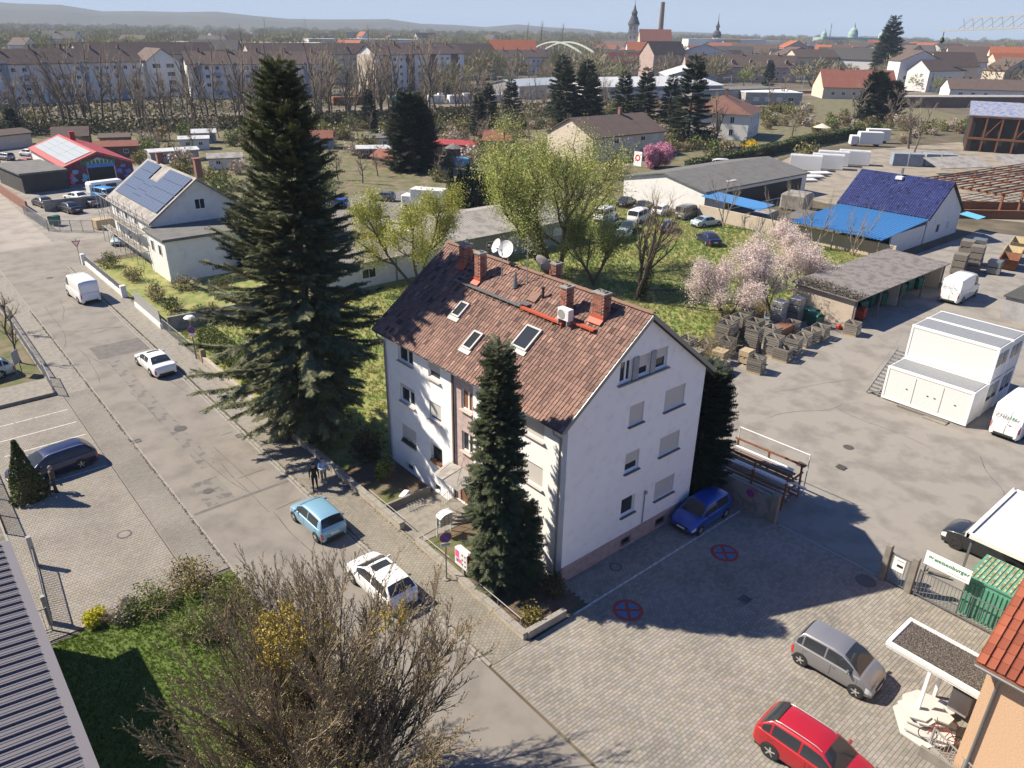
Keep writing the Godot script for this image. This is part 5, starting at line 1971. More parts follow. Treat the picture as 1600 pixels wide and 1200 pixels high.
func street_side() -> void:
	R.seed = 401
	# gardens before the house
	flat("front_garden", rect(-3.5, 0.0, -16.2, -10.95), 0.06, M.soil)
	flat("front_garden", rect(-3.5, 0.0, -7.1, 1.6), 0.06, M.soil)
	flat("front_lawn", [V2(-3.5, -7.1), V2(-1.7, -7.1), V2(-1.6, -4.6), V2(-3.0, -3.0), V2(-3.5, -2.9)], 0.066, M.allotment)
	flat("front_lawn", [V2(-3.5, -13.4), V2(-2.2, -13.9), V2(-1.2, -11.6), V2(-1.6, -10.95), V2(-3.5, -10.95)], 0.066, M.allotment)
	flat("house_path", rect(-3.6, 0.0, -10.9, -7.15), 0.07, M.concrete)
	low_wall("low stone garden wall between pavement and house, left of the path", V(-3.62, 0.08, -19.8), V(-3.62, 0.08, -8.75), 0.38, 0.26, M.stone, M.kerb)
	low_wall("low stone garden wall before the slim spruce, right of the path", V(-3.68, 0.08, -7.2), V(-3.82, 0.08, 1.75), 0.32, 0.24, M.stone, M.kerb)
	low_wall("short end wall of the garden at the paved court", V(-3.7, 0.05, 1.72), V(-1.4, 0.05, 1.78), 0.42, 0.2, M.stone, M.kerb)
	low_wall("small wall between house path and garden soil", V(-3.4, 0.05, -10.85), V(-0.35, 0.05, -10.85), 0.45, 0.18, M.concrete)
	low_wall("long stone wall along the pavement below the spruce", V(-3.75, 0.08, -38.3), V(-3.68, 0.08, -20.0), 0.55, 0.28, M.stone)
	for a in [[-3.5, -12.4, -8.6, "thin handrail on the low wall left of the path"], [-3.55, -6.9, -4.4, "thin handrail on the low wall right of the path"], [-3.6, -2.2, 1.2, "thin handrail on the low wall at the corner"]]:
		var b := MB.new()
		b.tube(V(a[0], 0.78, a[1]), V(a[0], 0.78, a[2]), 0.022, 0.022, 6)
		for i in 3:
			var z := lerpf(a[1] + 0.05, a[2] - 0.05, i / 2.0)
			b.tube(V(a[0], 0.3, z), V(a[0], 0.78, z), 0.018, 0.018, 5)
		solo("handrail", a[3], "railing", b, M.metal_grey)
	var b := MB.new()
	b.path([V(-3.6, 0.1, -7.05), V(-3.6, 0.5, -7.05), V(-1.1, 0.75, -7.05), V(-1.0, 0.1, -7.05)], 0.02, 6)
	solo("handrail", "thin dark handrail along the right edge of the path", "railing", b, M.metal_black)
	# bicycle rack and pale stone
	b = MB.new()
	for i in 6:
		var x := -2.35 + i * 0.2
		b.path([V(x, 0.07, -10.25), V(x, 0.4, -10.2), V(x, 0.4, -9.95), V(x, 0.07, -9.9)], 0.012, 5)
	b.tube(V(-2.4, 0.1, -9.9), V(-1.3, 0.1, -9.9), 0.015, 0.015, 5)
	solo("bicycle_rack", "low wire bicycle rack on the house path", "rack", b, M.metal_grey)
	b = MB.new()
	b.cbox(V(-1.7, 0.16, -11.5), V(0.75, 0.2, 0.4), 0.05, turn(30))
	solo("garden_stone", "pale stone lying in the front garden", "stone", b, M.white)
	# letter boxes under a white arch
	var o := thing("letterbox_stand", "white arched letterbox stand beside the house path", "letterbox", V(-2.05, 0.06, -7.02))
	b = MB.new()
	for s in [-1.0, 1.0]:
		b.path([V(s * 0.45, 0, 0.0), V(s * 0.45, 1.35, 0.0), V(s * 0.36, 1.48, 0.0), V(0, 1.53, 0.0)], 0.035, 8)
		b.path([V(s * 0.45, 1.3, 0.0), V(s * 0.45, 1.3, 0.34)], 0.03, 6)
	part(o, "frame", b, M.white)
	b = MB.new()
	for i in 10:
		var a0 := PI * i / 10
		var a1 := PI * (i + 1) / 10
		b.quad(V(cos(a0) * 0.47, 1.32 + sin(a0) * 0.22, -0.06), V(cos(a1) * 0.47, 1.32 + sin(a1) * 0.22, -0.06), V(cos(a1) * 0.47, 1.32 + sin(a1) * 0.22, 0.42), V(cos(a0) * 0.47, 1.32 + sin(a0) * 0.22, 0.42))
	part(o, "hood", b, M.metal_white)
	for i in 6:
		boxpart(o, "letterbox", M.steel, V(-0.28 + (i % 3) * 0.28, 0.85 + (i / 3) * 0.3, 0.12), V(0.26, 0.28, 0.3), 0.01)
	# no parking sign
	o = thing("traffic_sign", "no parking sign on a grey pole at the garden wall before the slim spruce", "sign", V(-4.19, 0.1, -3.82), -22)
	b = MB.new()
	b.tube(V(0, 0, 0), V(0, 3.0, 0), 0.035, 0.035, 10, true)
	part(o, "pole", b, M.zinc)
	b = MB.new()
	b.lathe([Vector2(0.16, 0), Vector2(0.16, 0.06), Vector2(0.05, 0.09)], 14)
	part(o, "foot", b, M.concrete)
	stop_sign(o, V(0, 2.62, 0.06), 0.31, false)
	boxpart(o, "plate", M.plate, V(0, 2.18, 0.05), V(0.5, 0.22, 0.015))
	for k in 4:
		boxpart(o, "plate_print", M.ink_grey, V(-0.15 + k * 0.1, 2.18, 0.059), V(0.07, 0.07, 0.006))
	boxpart(o, "sticker", M.yellow, V(0, 1.85, 0.04), V(0.09, 0.2, 0.01))
	# cigarette machine
	o = thing("vending_machine", "white cigarette machine with a pink poster at the garden wall", "vending machine", V(-3.32, 0.06, -3.55), -90)
	boxpart(o, "cabinet", M.metal_white, V(0, 1.1, 0), V(1.02, 1.0, 0.34), 0.02)
	boxpart(o, "side_panel", M.red_paint, V(0.52, 1.1, 0), V(0.02, 0.96, 0.3))
	boxpart(o, "poster", M.pink, V(-0.3, 1.3, 0.175), V(0.3, 0.42, 0.008))
	boxpart(o, "poster", M.disc_blue, V(-0.3, 0.92, 0.175), V(0.14, 0.2, 0.008))
	boxpart(o, "poster", M.pink, V(-0.08, 0.95, 0.175), V(0.28, 0.22, 0.008))
	for i in 6:
		boxpart(o, "button", M.metal_black if i != 2 else M.plastic_green, V(0.13 + (i % 2) * 0.22, 1.42 - (i / 2) * 0.28, 0.176), V(0.08, 0.09, 0.012))
	boxpart(o, "foot", M.metal_grey, V(0, 0.3, 0), V(0.2, 0.6, 0.12))
	# lamp with sign, stone post, yield sign
	o = thing("street_lamp", "mushroom headed street lamp with a round blue sign at the garden fence", "street lamp", V(-4.0, 0.09, -39.2), -20)
	b = MB.new()
	b.tube(V(0, 0, 0), V(0, 3.5, 0), 0.06, 0.045, 10)
	part(o, "pole", b, M.zinc)
	b = MB.new()
	b.lathe([Vector2(0.06, 3.35), Vector2(0.2, 3.45), Vector2(0.42, 3.55), Vector2(0.44, 3.6), Vector2(0.3, 3.72), Vector2(0, 3.78)], 20)
	part(o, "lamp_head", b, M.metal_white)
	stop_sign(o, V(0, 2.55, 0.08), 0.3, false)
	boxpart(o, "plate", M.plate, V(0, 2.1, 0.06), V(0.4, 0.24, 0.015))
	boxpart(self, numbered("gate_pillar"), M.wood_pale, V(-3.75, 0.6, -38.2), V(0.4, 1.2, 0.4), 0.02).set_meta("label", "square sandy pillar where the garden wall meets the lamp")
	get_node("gate_pillar").set_meta("category", "pillar")
	o = thing("traffic_sign", "triangular yield sign at the corner of the scaffolded house's garden", "sign", V(-4.5, 0.05, -74.6), -15)
	b = MB.new()
	b.tube(V(0, 0, 0), V(0, 2.9, 0), 0.035, 0.035, 8, true)
	part(o, "pole", b, M.zinc)
	for k in [[0.46, M.sign_red, 0.05], [0.31, M.white, 0.058]]:
		b = MB.new()
		b.slab([V(-k[0], 2.42 + k[0] * 0.58, k[2]), V(k[0], 2.42 + k[0] * 0.58, k[2]), V(0, 2.42 - k[0] * 1.15, k[2])], V(0, 0, 0.006))
		part(o, "sign_plate", b, k[1])
	# fences of the scaffolded house
	low_wall("white garden wall below the dark railing of the scaffolded house", V(-4.2, 0.05, -73.6), V(-4.1, 0.05, -59.6), 0.5, 0.2, M.wall_white)
	bar_fence("dark railing on the white wall of the scaffolded house", V(-4.2, 0.55, -73.4), V(-4.1, 0.55, -59.8), 0.75, 2.2, 0.12, M.metal_grey)
	for p in [[-4.25, -74.0, "white square wall pillar at the road corner"], [-4.05, -59.2, "white square wall pillar at the end of the dark railing"]]:
		var q := boxpart(self, numbered("wall_pillar"), M.wall_white, V(p[0], 0.65, p[1]), V(0.5, 1.3, 0.5), 0.03)
		tag(q, p[2], "pillar")
	o = thing("slat_fence", "grey slatted privacy fence on a white base beside the pavement", "fence", V(-4.0, 0.05, -51.8))
	boxpart(o, "base", M.wall_white, V(0, 0.25, 0), V(0.2, 0.5, 7.8), 0.01)
	for i in 9:
		boxpart(o, "slat", M.metal_grey, V(0, 0.58 + i * 0.135, 0), V(0.03, 0.11, 7.6))
	for i in 5:
		boxpart(o, "post", M.zinc, V(0.04, 1.05, -3.75 + i * 1.87), V(0.06, 1.3, 0.06))
	bar_fence("wire mesh fence between slat fence and street lamp", V(-3.95, 0.05, -47.6), V(-3.9, 0.05, -39.6), 1.1, 2.0, 0.2, M.metal_grey)
	low_wall("weathered retaining wall across the scaffolded house's garden", V(-3.6, 0, -47.2), V(8.5, 0, -46.6), 1.3, 0.25, M.concrete_grey)
	# left side: ledge, railings, gates
	low_wall("broad concrete ledge closing the marked car park", V(-20.5, 0.02, -40.4), V(-14.4, 0.02, -40.4), 0.3, 3.2, M.concrete)
	bar_fence("steel railing along the left pavement by the bare trees", V(-14.25, 0.06, -64.0), V(-14.35, 0.06, -43.0), 1.0, 2.0, 0.14, M.steel)
	bar_fence("short steel gate at the end of the concrete ledge", V(-14.3, 0.06, -42.8), V(-14.5, 0.06, -38.9), 1.25, 1.9, 0.14, M.steel, "gate", "gate")
	bar_fence("dark fence beside the thuja at the left picture edge", V(-20.3, 0.05, -35.0), V(-20.3, 0.05, -21.8), 1.3, 2.2, 0.13, M.metal_black)
	o = bar_fence("open metal gate at the entrance of the lawn building", V(-19.6, 0.08, -17.6), V(-19.95, 0.08, -13.0), 1.2, 4.5, 0.16, M.zinc, "gate", "gate")
	boxpart(o, "gate_post", M.metal_grey, V(0, 0.9, -2.5), V(0.22, 1.8, 0.22), 0.01)
	boxpart(o, "gate_post", M.metal_grey, V(0, 0.8, 2.5), V(0.18, 1.6, 0.18), 0.01)
	bar_fence("small metal gate leaf at the lawn beside the grey roof", V(-21.6, 0.08, -12.5), V(-20.0, 0.08, -12.3), 1.3, 1.5, 0.13, M.zinc, "gate", "gate")
	o = thing("notice_board", "grey notice board beside the left bare trees", "sign", V(-15.7, 0.02, -44.6), 55)
	boxpart(o, "board", M.wall_grey, V(0, 1.5, 0), V(0.9, 1.1, 0.05), 0.01)
	for s in [-0.35, 0.35]:
		boxpart(o, "post", M.zinc, V(s, 0.6, -0.04), V(0.05, 1.7, 0.05))
	for a in [[-15.2, -47.2, 3.9, "small bare tree nearest the steel gate on the left"], [-15.0, -55.2, 3.6, "small bare tree farther along the left railing"]]:
		o = thing("bare_tree", a[3], "tree", V(a[0], 0, a[1]))
		bare(o, {"depth": 3, "kids": [9, 7, 6], "spread": 0.75, "up": 0.1, "wob": 0.2, "shrink": 0.5, "first": 0.4, "segs": 4, "taper": 0.4, "thick": 0.02}, a[2], 0.1)
	# building with the ribbed grey roof, lower left
	o = thing("lawn_building", "long low building with a ribbed grey metal roof at the lower left", "building", V(-27.0, 0, 1.0))
	boxpart(o, "wall", M.wall_white, V(0, 2.4, 0), V(12.0, 4.8, 26.4))
	b = MB.new()
	b.slab([V(6.35, 4.95, -13.8), V(-6.4, 6.6, -13.8), V(-6.4, 6.45, -13.8), V(6.35, 4.8, -13.8)], V(0, 0, 27.6))
	var rf := part(o, "roof", b, M.roof_blue)
	var rib := MB.new()
	rib.bar(V(6.2, 5.0, 0), V(-6.4, 6.63, 0), 0.05, 0.09)
	var rbm := rib.done()
	for i in 56:
		part(rf, "roof_rib", rbm, M.roof_blue, V(0, 0, -13.6 + i * 0.49))
	boxpart(rf, "edge_flashing", M.roof_blue, V(6.38, 4.93, 0), V(0.34, 0.07, 27.7))
	var minor := MB.new()
	for i in 168:
		if i % 3:
			minor.bar(V(6.2, 4.97, -13.6 + i * 0.1633), V(-6.4, 6.6, -13.6 + i * 0.1633), 0.03, 0.028)
	part(rf, "minor_ribs", minor, M.roof_blue).set_meta("kind", "stuff")


func yard_things() -> void:
	R.seed = 402
	# wall with no stopping sign
	var o := low_wall("grey concrete wall with a no stopping sign behind the blue car", V(12.95, 0, 0.1), V(12.95, 0, 3.5), 1.65, 0.22, M.concrete_grey)
	o = thing("traffic_sign", "round no stopping sign fixed to the grey concrete wall", "sign", V(12.82, 0, 2.2), -90)
	stop_sign(o, V(0, 1.25, 0.02), 0.27, true)
	var q := boxpart(self, numbered("wall_pillar"), M.concrete, V(12.95, 0.95, 3.72), V(0.3, 1.9, 0.42), 0.02)
	tag(q, "pale concrete pillar at the end of the grey wall", "pillar")
	# gate: pillars, wicket, sliding gate, sign
	for a in [[10.0, "pale square gate pillar farther from the sign"], [11.32, "pale square gate pillar beside the white company sign"]]:
		q = boxpart(self, numbered("gate_pillar"), M.concrete, V(12.95, 1.07, a[0]), V(0.28, 2.15, 0.3), 0.02)
		tag(q, a[1], "pillar")
	o = bar_fence("small grey wicket gate between the two pale pillars", V(12.95, 0.05, 10.2), V(12.95, 0.05, 11.12), 1.75, 0.92, 0.13, M.zinc, "gate", "gate")
	boxpart(o, "notice", M.white, V(-0.03, 1.25, -0.05), V(0.02, 0.75, 0.55))
	boxpart(o, "notice_text", M.metal_black, V(-0.043, 1.2, 0.02), V(0.005, 0.14, 0.3))
	boxpart(o, "notice_text", M.ink_grey, V(-0.043, 1.5, 0.0), V(0.005, 0.04, 0.36))
	bar_fence("long grey sliding gate below the white company sign", V(12.95, 0.1, 11.6), V(12.95, 0.1, 17.6), 1.5, 6.0, 0.155, M.zinc, "gate", "gate")
	boxpart(self, numbered("gate_track"), M.metal_grey, V(12.95, 0.05, 7.0), V(0.07, 0.1, 5.7)).set_meta("kind", "structure")
	boxpart(self, numbered("gate_track"), M.concrete, V(13.15, 0.02, 10.0), V(0.3, 0.08, 14.0)).set_meta("kind", "structure")
	o = thing("company_sign", "white board lettered weisenburger above the sliding gate", "sign", V(13.02, 0, 12.62), -90)
	boxpart(o, "board", M.white, V(0, 2.37, 0), V(2.05, 0.74, 0.04), 0.005)
	part(o, "lettering", letters("weisenburger", 0.178), M.ink_green, V(0.17, 2.46, 0.028))
	for k in 9:
		boxpart(o, "small_print", M.ink_grey, V(0.12 + k * 0.09, 2.13, 0.021), V(0.06, 0.03, 0.006))
	var b := MB.new()
	b.slab([V(-0.9, 2.55, 0.024), V(-0.84, 2.42, 0.024), V(-0.78, 2.5, 0.024), V(-0.72, 2.42, 0.024), V(-0.64, 2.56, 0.024), V(-0.72, 2.5, 0.024), V(-0.78, 2.57, 0.024), V(-0.84, 2.5, 0.024)], V(0, 0, 0.008))
	part(o, "emblem", b, M.ink_green)
	for s in [-0.9, 0.9]:
		boxpart(o, "post", M.zinc, V(s, 1.0, -0.05), V(0.06, 2.0, 0.06))
	# green container with rusty roof
	o = thing("shipping_container", "green steel container with a rusty roof behind the sliding gate", "container", V(14.6, 0.02, 16.4))
	boxpart(o, "body", M.container_green, V(0, 1.05, 0), V(2.3, 2.1, 5.9))
	b = MB.new()
	for i in 30:
		b.box(V(-1.17, 1.02, -2.85 + i * 0.195), V(0.05, 1.75, 0.1))
		if i < 12:
			b.box(V(-1.05 + i * 0.19, 1.02, -2.97), V(0.1, 1.75, 0.05))
	part(o, "side_ribs", b, M.container_green).set_meta("kind", "stuff")
	boxpart(o, "roof", M.container_green, V(0, 2.14, 0), V(2.44, 0.09, 6.06))
	b = MB.new()
	for i in 29:
		b.box(V(0, 2.2, -2.85 + i * 0.2), V(2.3, 0.04, 0.1))
	part(o, "roof_ribs", b, M.rust_roof).set_meta("kind", "stuff")
	boxpart(o, "label_strip", M.white, V(-1.21, 1.95, 1.0), V(0.02, 0.12, 2.6))
	# grey corrugated carport
	o = thing("carport", "carport with a pale corrugated metal roof over the black car", "carport", V(19.2, 0, 16.2))
	b = MB.new()
	for i in 48:
		var x := -3.0 + i * 0.125
		b.quad(V(x, 2.62, -3.85), V(x + 0.0625, 2.66, -3.85), V(x + 0.0625, 2.66, 3.9), V(x, 2.62, 3.9))
		b.quad(V(x + 0.0625, 2.66, -3.85), V(x + 0.125, 2.62, -3.85), V(x + 0.125, 2.62, 3.9), V(x + 0.0625, 2.66, 3.9))
	part(o, "roof_sheet", b, M.roof_light)
	for s in [[V(-3.1, 2.62, 0), V(0.2, 0.24, 7.9)], [V(3.1, 2.62, 0), V(0.2, 0.24, 7.9)], [V(0, 2.62, -3.92), V(6.4, 0.24, 0.2)], [V(0, 2.62, 3.92), V(6.4, 0.24, 0.2)]]:
		boxpart(o, "roof_edge", M.metal_white, s[0], s[1])
	for x in [-2.95, 2.95]:
		for z in [-3.7, 0.0, 3.7]:
			boxpart(o, "post", M.zinc, V(x, 1.25, z), V(0.1, 2.5, 0.1))
	# bent pale road sign lying by the carport
	b = MB.new()
	b.cbox(V(15.4, 0.2, 11.7), V(0.12, 0.1, 1.1), 0.02, turn(20))
	b.cbox(V(15.2, 0.24, 11.2), V(0.4, 0.1, 0.14), 0.02)
	solo("barrier_arm", "short pale barrier arm lying behind the sliding gate", "barrier", b, M.concrete)
	rack()
	containers()
	porch()
	crates()
	shelter()


func rack() -> void:
	var o := thing("pipe_rack", "rusty steel rack loaded with pipes and planks behind the concrete wall", "rack", V(15.3, 0.01, 1.2), 3)
	for z in [-2.1, 0.0, 2.1]:
		var b := MB.new()
		b.bar(V(-1.0, 0, z), V(-0.75, 2.3, z), 0.1)
		b.bar(V(1.0, 0, z), V(0.75, 2.3, z), 0.1)
		for y in [0.5, 1.1, 1.7]:
			b.bar(V(-1.05, y, z), V(1.05, y, z), 0.09)
		part(o, "upright", b, M.rust)
	var b := MB.new()
	b.path([V(1.15, 0.1, -2.3), V(1.15, 2.9, -2.3), V(1.15, 2.9, 2.3), V(1.15, 0.1, 2.3)], 0.035, 6)
	part(o, "guard_frame", b, M.metal_white)
	for y in [0.5, 1.1, 1.7]:
		for k in 8:
			var x := -0.8 + k * 0.22 + rnd(-0.05, 0.05)
			var m: Material = [M.rust, M.wood_grey2, M.steel, M.white, M.wood_brown][R.randi() % 5]
			b = MB.new()
			var l := rnd(3.6, 5.0)
			var z := rnd(-0.35, 0.35)
			if R.randf() < 0.5:
				b.tube(V(x, y + 0.12, z - l / 2), V(x + rnd(-0.1, 0.1), y + 0.12, z + l / 2), 0.06, 0.06, 8, true)
				part(o, "pipe", b, m)
			else:
				b.bar(V(x, y + 0.1, z - l / 2), V(x + rnd(-0.1, 0.1), y + 0.1, z + l / 2), 0.16, 0.06)
				part(o, "plank", b, m)
	for s in [-1.0, 1.0]:
		b = MB.new()
		b.bar(V(s * 0.78, 2.3, -2.3), V(s * 0.78, 2.3, 2.3), 0.1)
		part(o, "top_beam", b, M.rust)


func cabin(o: Node3D, at: Vector3, l: float, w: float, h: float) -> void:
	# site cabin: frame posts, panels and a shallow roof rim; long side along z
	var body := boxpart(o, "cabin", M.metal_white, at + V(0, h / 2, 0), V(w - 0.06, h - 0.06, l - 0.06))
	for sx in [-1.0, 1.0]:
		for sz in [-1.0, 1.0]:
			boxpart(body, "corner_post", M.white, V(sx * (w / 2 - 0.07), 0, sz * (l / 2 - 0.07)), V(0.15, h, 0.15), 0.01)
		boxpart(body, "roof_rim", M.white, V(sx * (w / 2 - 0.06), h / 2 - 0.08, 0), V(0.13, 0.18, l - 0.28))
		boxpart(body, "floor_rim", M.white, V(sx * (w / 2 - 0.06), -h / 2 + 0.08, 0), V(0.13, 0.16, l - 0.28))
	boxpart(body, "roof_sheet", M.cabin_roof, V(0, h / 2 - 0.01, 0), V(w - 0.24, 0.03, l - 0.24))


func containers() -> void:
	var o := thing("site_cabin", "white flat roofed site cabin standing alone in front of the stacked ones", "cabin", V(34.85, 0.02, 3.0))
	cabin(o, V(0, 0.1, 0), 6.06, 2.44, 2.6)
	for z in [-0.9, 1.05]:
		boxpart(o, "door_seam", M.wall_grey, V(-1.205, 1.35, z), V(0.012, 2.0, 0.025))
	for z in [-1.4, 0.6, 0.1, 2.0]:
		boxpart(o, "lock", M.metal_black, V(-1.21, 1.35, z), V(0.03, 0.06, 0.12))
	boxpart(o, "skid", M.wood_grey, V(-1.5, 0.06, 0.2), V(0.3, 0.1, 3.6))
	for a in [[37.4, 0.0, "lower front cabin of the stacked white site cabins"], [37.4, 2.66, "upper front cabin of the stacked white site cabins"], [39.95, 0.0, "lower rear cabin of the stacked white site cabins"], [39.95, 2.66, "upper rear cabin of the stacked white site cabins"]]:
		o = thing("site_cabin", a[2], "cabin", V(a[0], 0.02 + a[1], 3.0), 0, "stacked site cabins")
		cabin(o, V(0, 0.1, 0), 6.06, 2.44, 2.6)
		for k in 2:
			boxpart(o, "window", M.glass, V(-0.55 + k * 1.0, 1.65, 3.01), V(0.75, 0.95, 0.03))
			boxpart(o, "shutter", M.wall_grey, V(-0.55 + k * 1.0, 1.95, 3.03), V(0.78, 0.4 if a[1] > 1 else 0.9, 0.02))
	# steel stair on the far side
	o = thing("steel_stair", "galvanised outside stair on the far side of the stacked cabins", "stairs", V(37.0, 0.02, -0.75))
	var b := MB.new()
	for s in [-0.4, 0.4]:
		b.bar(V(-3.4, 0.1, s), V(0.6, 2.8, s), 0.05, 0.16)
		b.bar(V(-3.4, 1.1, s), V(0.6, 3.8, s), 0.04)
	part(o, "stringer", b, M.zinc)
	for i in 13:
		boxpart(o, "tread", M.zinc, V(-3.2 + i * 0.29, 0.25 + i * 0.196, 0), V(0.26, 0.03, 0.78))
	o = thing("pavement_slab", "worn concrete slab with a lid beside the lone site cabin", "slab", V(33.2, 0.02, 4.2))
	boxpart(o, "slab_body", M.concrete, V(0, 0.03, 0), V(0.7, 0.07, 1.6), 0.01)
	# flat dark roof and pipes at the right edge
	o = thing("flat_roof_shed", "low shed with a dark flat roof at the right picture edge", "shed", V(64.5, 0, 1.6))
	boxpart(o, "wall", M.wall_grey, V(0, 1.1, 0), V(7.6, 2.2, 5.6))
	boxpart(o, "roof", M.roof_felt, V(0, 2.28, 0), V(8.0, 0.16, 6.0), 0.02)
	for i in 3:
		b = MB.new()
		b.tube(V(-3.2 + i * 0.1, 2.55, -0.4 + i * 0.75), V(2.8, 2.55, -0.2 + i * 0.75), 0.17, 0.17, 10, true)
		solo("vent_pipe", ["front", "middle", "rear"][i] + " white pipe lying on the dark flat roof", "pipe", b, M.metal_white, V(64.5, 0, 1.6), 0, "white pipes on the flat roof")


func porch() -> void:
	# gravelled flat canopy before the orange house
	var o := thing("porch_canopy", "white edged flat canopy covered with dark gravel", "canopy", V(6.3, 0, 15.6))
	boxpart(o, "slab", M.metal_white, V(0, 2.85, 0), V(2.1, 0.16, 4.6))
	boxpart(o, "gravel", M.gravel, V(0, 2.96, 0), V(1.8, 0.06, 4.3))
	for s in [[V(-1.0, 2.95, 0), V(0.16, 0.2, 4.7)], [V(1.0, 2.95, 0), V(0.16, 0.2, 4.7)], [V(0, 2.95, -2.28), V(1.84, 0.2, 0.16)], [V(0, 2.95, 2.28), V(1.84, 0.2, 0.16)]]:
		boxpart(o, "rim", M.metal_white, s[0], s[1], 0.015)
	for p in [V(-0.95, 1.4, -0.6), V(0.9, 1.4, -0.6)]:
		boxpart(o, "post", M.white, p, V(0.13, 2.75, 0.13), 0.01)
	var pebble := MB.new()
	pebble.lathe([Vector2(0.0, -0.5), Vector2(0.5, 0.0), Vector2(0.0, 0.45)], 5)
	var xf := []
	var cs := []
	for i in 5200:
		xf.append(Transform3D(Basis.from_euler(V(rnd(0, 6), rnd(0, 6), 0)).scaled(Vector3.ONE * rnd(0.03, 0.06)), V(rnd(-0.9, 0.9), 2.995, rnd(-2.15, 2.15))))
		var g := rnd(0.04, 0.2)
		cs.append(Color(g * 1.15, g, g * 0.88))
	scatter(o, "pebbles", pebble.done(), M.paver, xf, cs)
	# white boards and covers piled below
	o = thing("board_pile", "heap of white boards and covers under the gravelled canopy", "heap", V(5.7, 0.08, 15.3))
	for i in 9:
		var b := MB.new()
		var pts := []
		var w := rnd(0.7, 1.25) * (1.0 - i * 0.04)
		for k in 6:
			var a := TAU * k / 6 + rnd(-0.3, 0.3)
			pts.append(V(cos(a) * w, 0, sin(a) * w * 0.8))
		b.slab(pts, V(0, 0.07, 0))
		part(o, "board", b, M.shutter, V(rnd(-0.55, 0.55), 0.02 + i * 0.085, rnd(-0.5, 0.5)), Basis.from_euler(V(rnd(-0.08, 0.08), rnd(0, 6), rnd(-0.08, 0.08))))
	o = thing("waste_bin", "dark grey waste bin under the canopy", "bin", V(7.0, 0.4, 16.0))
	boxpart(o, "body", M.metal_grey, V(0, 0.55, 0), V(0.7, 1.1, 0.75), 0.03)
	boxpart(o, "lid", M.metal_black, V(0, 1.13, 0), V(0.74, 0.06, 0.8), 0.02)
	o = bar_fence("grey ramp railing beside the orange wall", V(4.6, 0.1, 15.9), V(3.5, 0.1, 18.6), 0.95, 1.4, 0.13, M.steel)
	var bw := thing("stair_well", "stepped grey stairwell descending beside the orange wall", "stairs", V(4.35, 0.0, 17.0))
	boxpart(bw, "side_wall", M.concrete, V(-0.45, 0.25, 0.6), V(0.14, 0.55, 3.6))
	for i in 7:
		boxpart(bw, "tread", M.concrete_grey, V(-0.12, 0.16 - i * 0.018, -0.8 + i * 0.36), V(0.5, 0.06, 0.34))
	bicycle()
	# peach house at the right edge
	o = thing("peach_house", "peach rendered house with bright red tiles at the lower right edge", "house", V(4.1, 0, 16.9))
	boxpart(o, "wall", M.render_peach, V(5.0, 2.85, 6.0), V(10.0, 5.7, 12.0))
	var sl := sqrt(5.55 * 5.55 + 4.4 * 4.4)
	var dn := V(-5.55, -4.4, 0) / sl
	var b := MB.new()
	b.slab([V(5.1, 10.0, -0.35), V(-0.45, 5.6, -0.35), V(-0.45, 5.46, -0.35), V(5.1, 9.86, -0.35)], V(0, 0, 13.0))
	b.slab([V(0, 5.7, 0), V(10.0, 5.7, 0), V(5.0, 9.75, 0)], V(0, 0, 12.0))
	var rf := part(o, "roof", b, M.roof_orange)
	tile_slope(rf, V(5.1, 10.05, -0.35), V(0, 0, 1), dn, 4.0, sl, 300, V(-2, 5, 0), 0.3, 0.4, Color(0.22, 0.055, 0.028), Color(0.36, 0.105, 0.052), 2.4)
	b = MB.new()
	b.path([V(-0.42, 5.4, 0.5), V(-0.2, 5.0, 0.42), V(-0.07, 4.7, 0.4), V(-0.07, 0.0, 0.4)], 0.055, 10)
	part(o, "downpipe", b, M.zinc)
	b = MB.new()
	for i in 6:
		var a0 := PI + PI * i / 6
		var a1 := PI + PI * (i + 1) / 6
		b.quad(V(-0.55 + cos(a0) * 0.08, 5.5 + sin(a0) * 0.08, -0.35), V(-0.55 + cos(a1) * 0.08, 5.5 + sin(a1) * 0.08, -0.35), V(-0.55 + cos(a1) * 0.08, 5.5 + sin(a1) * 0.08, 8), V(-0.55 + cos(a0) * 0.08, 5.5 + sin(a0) * 0.08, 8))
	part(rf, "gutter", b, M.zinc)


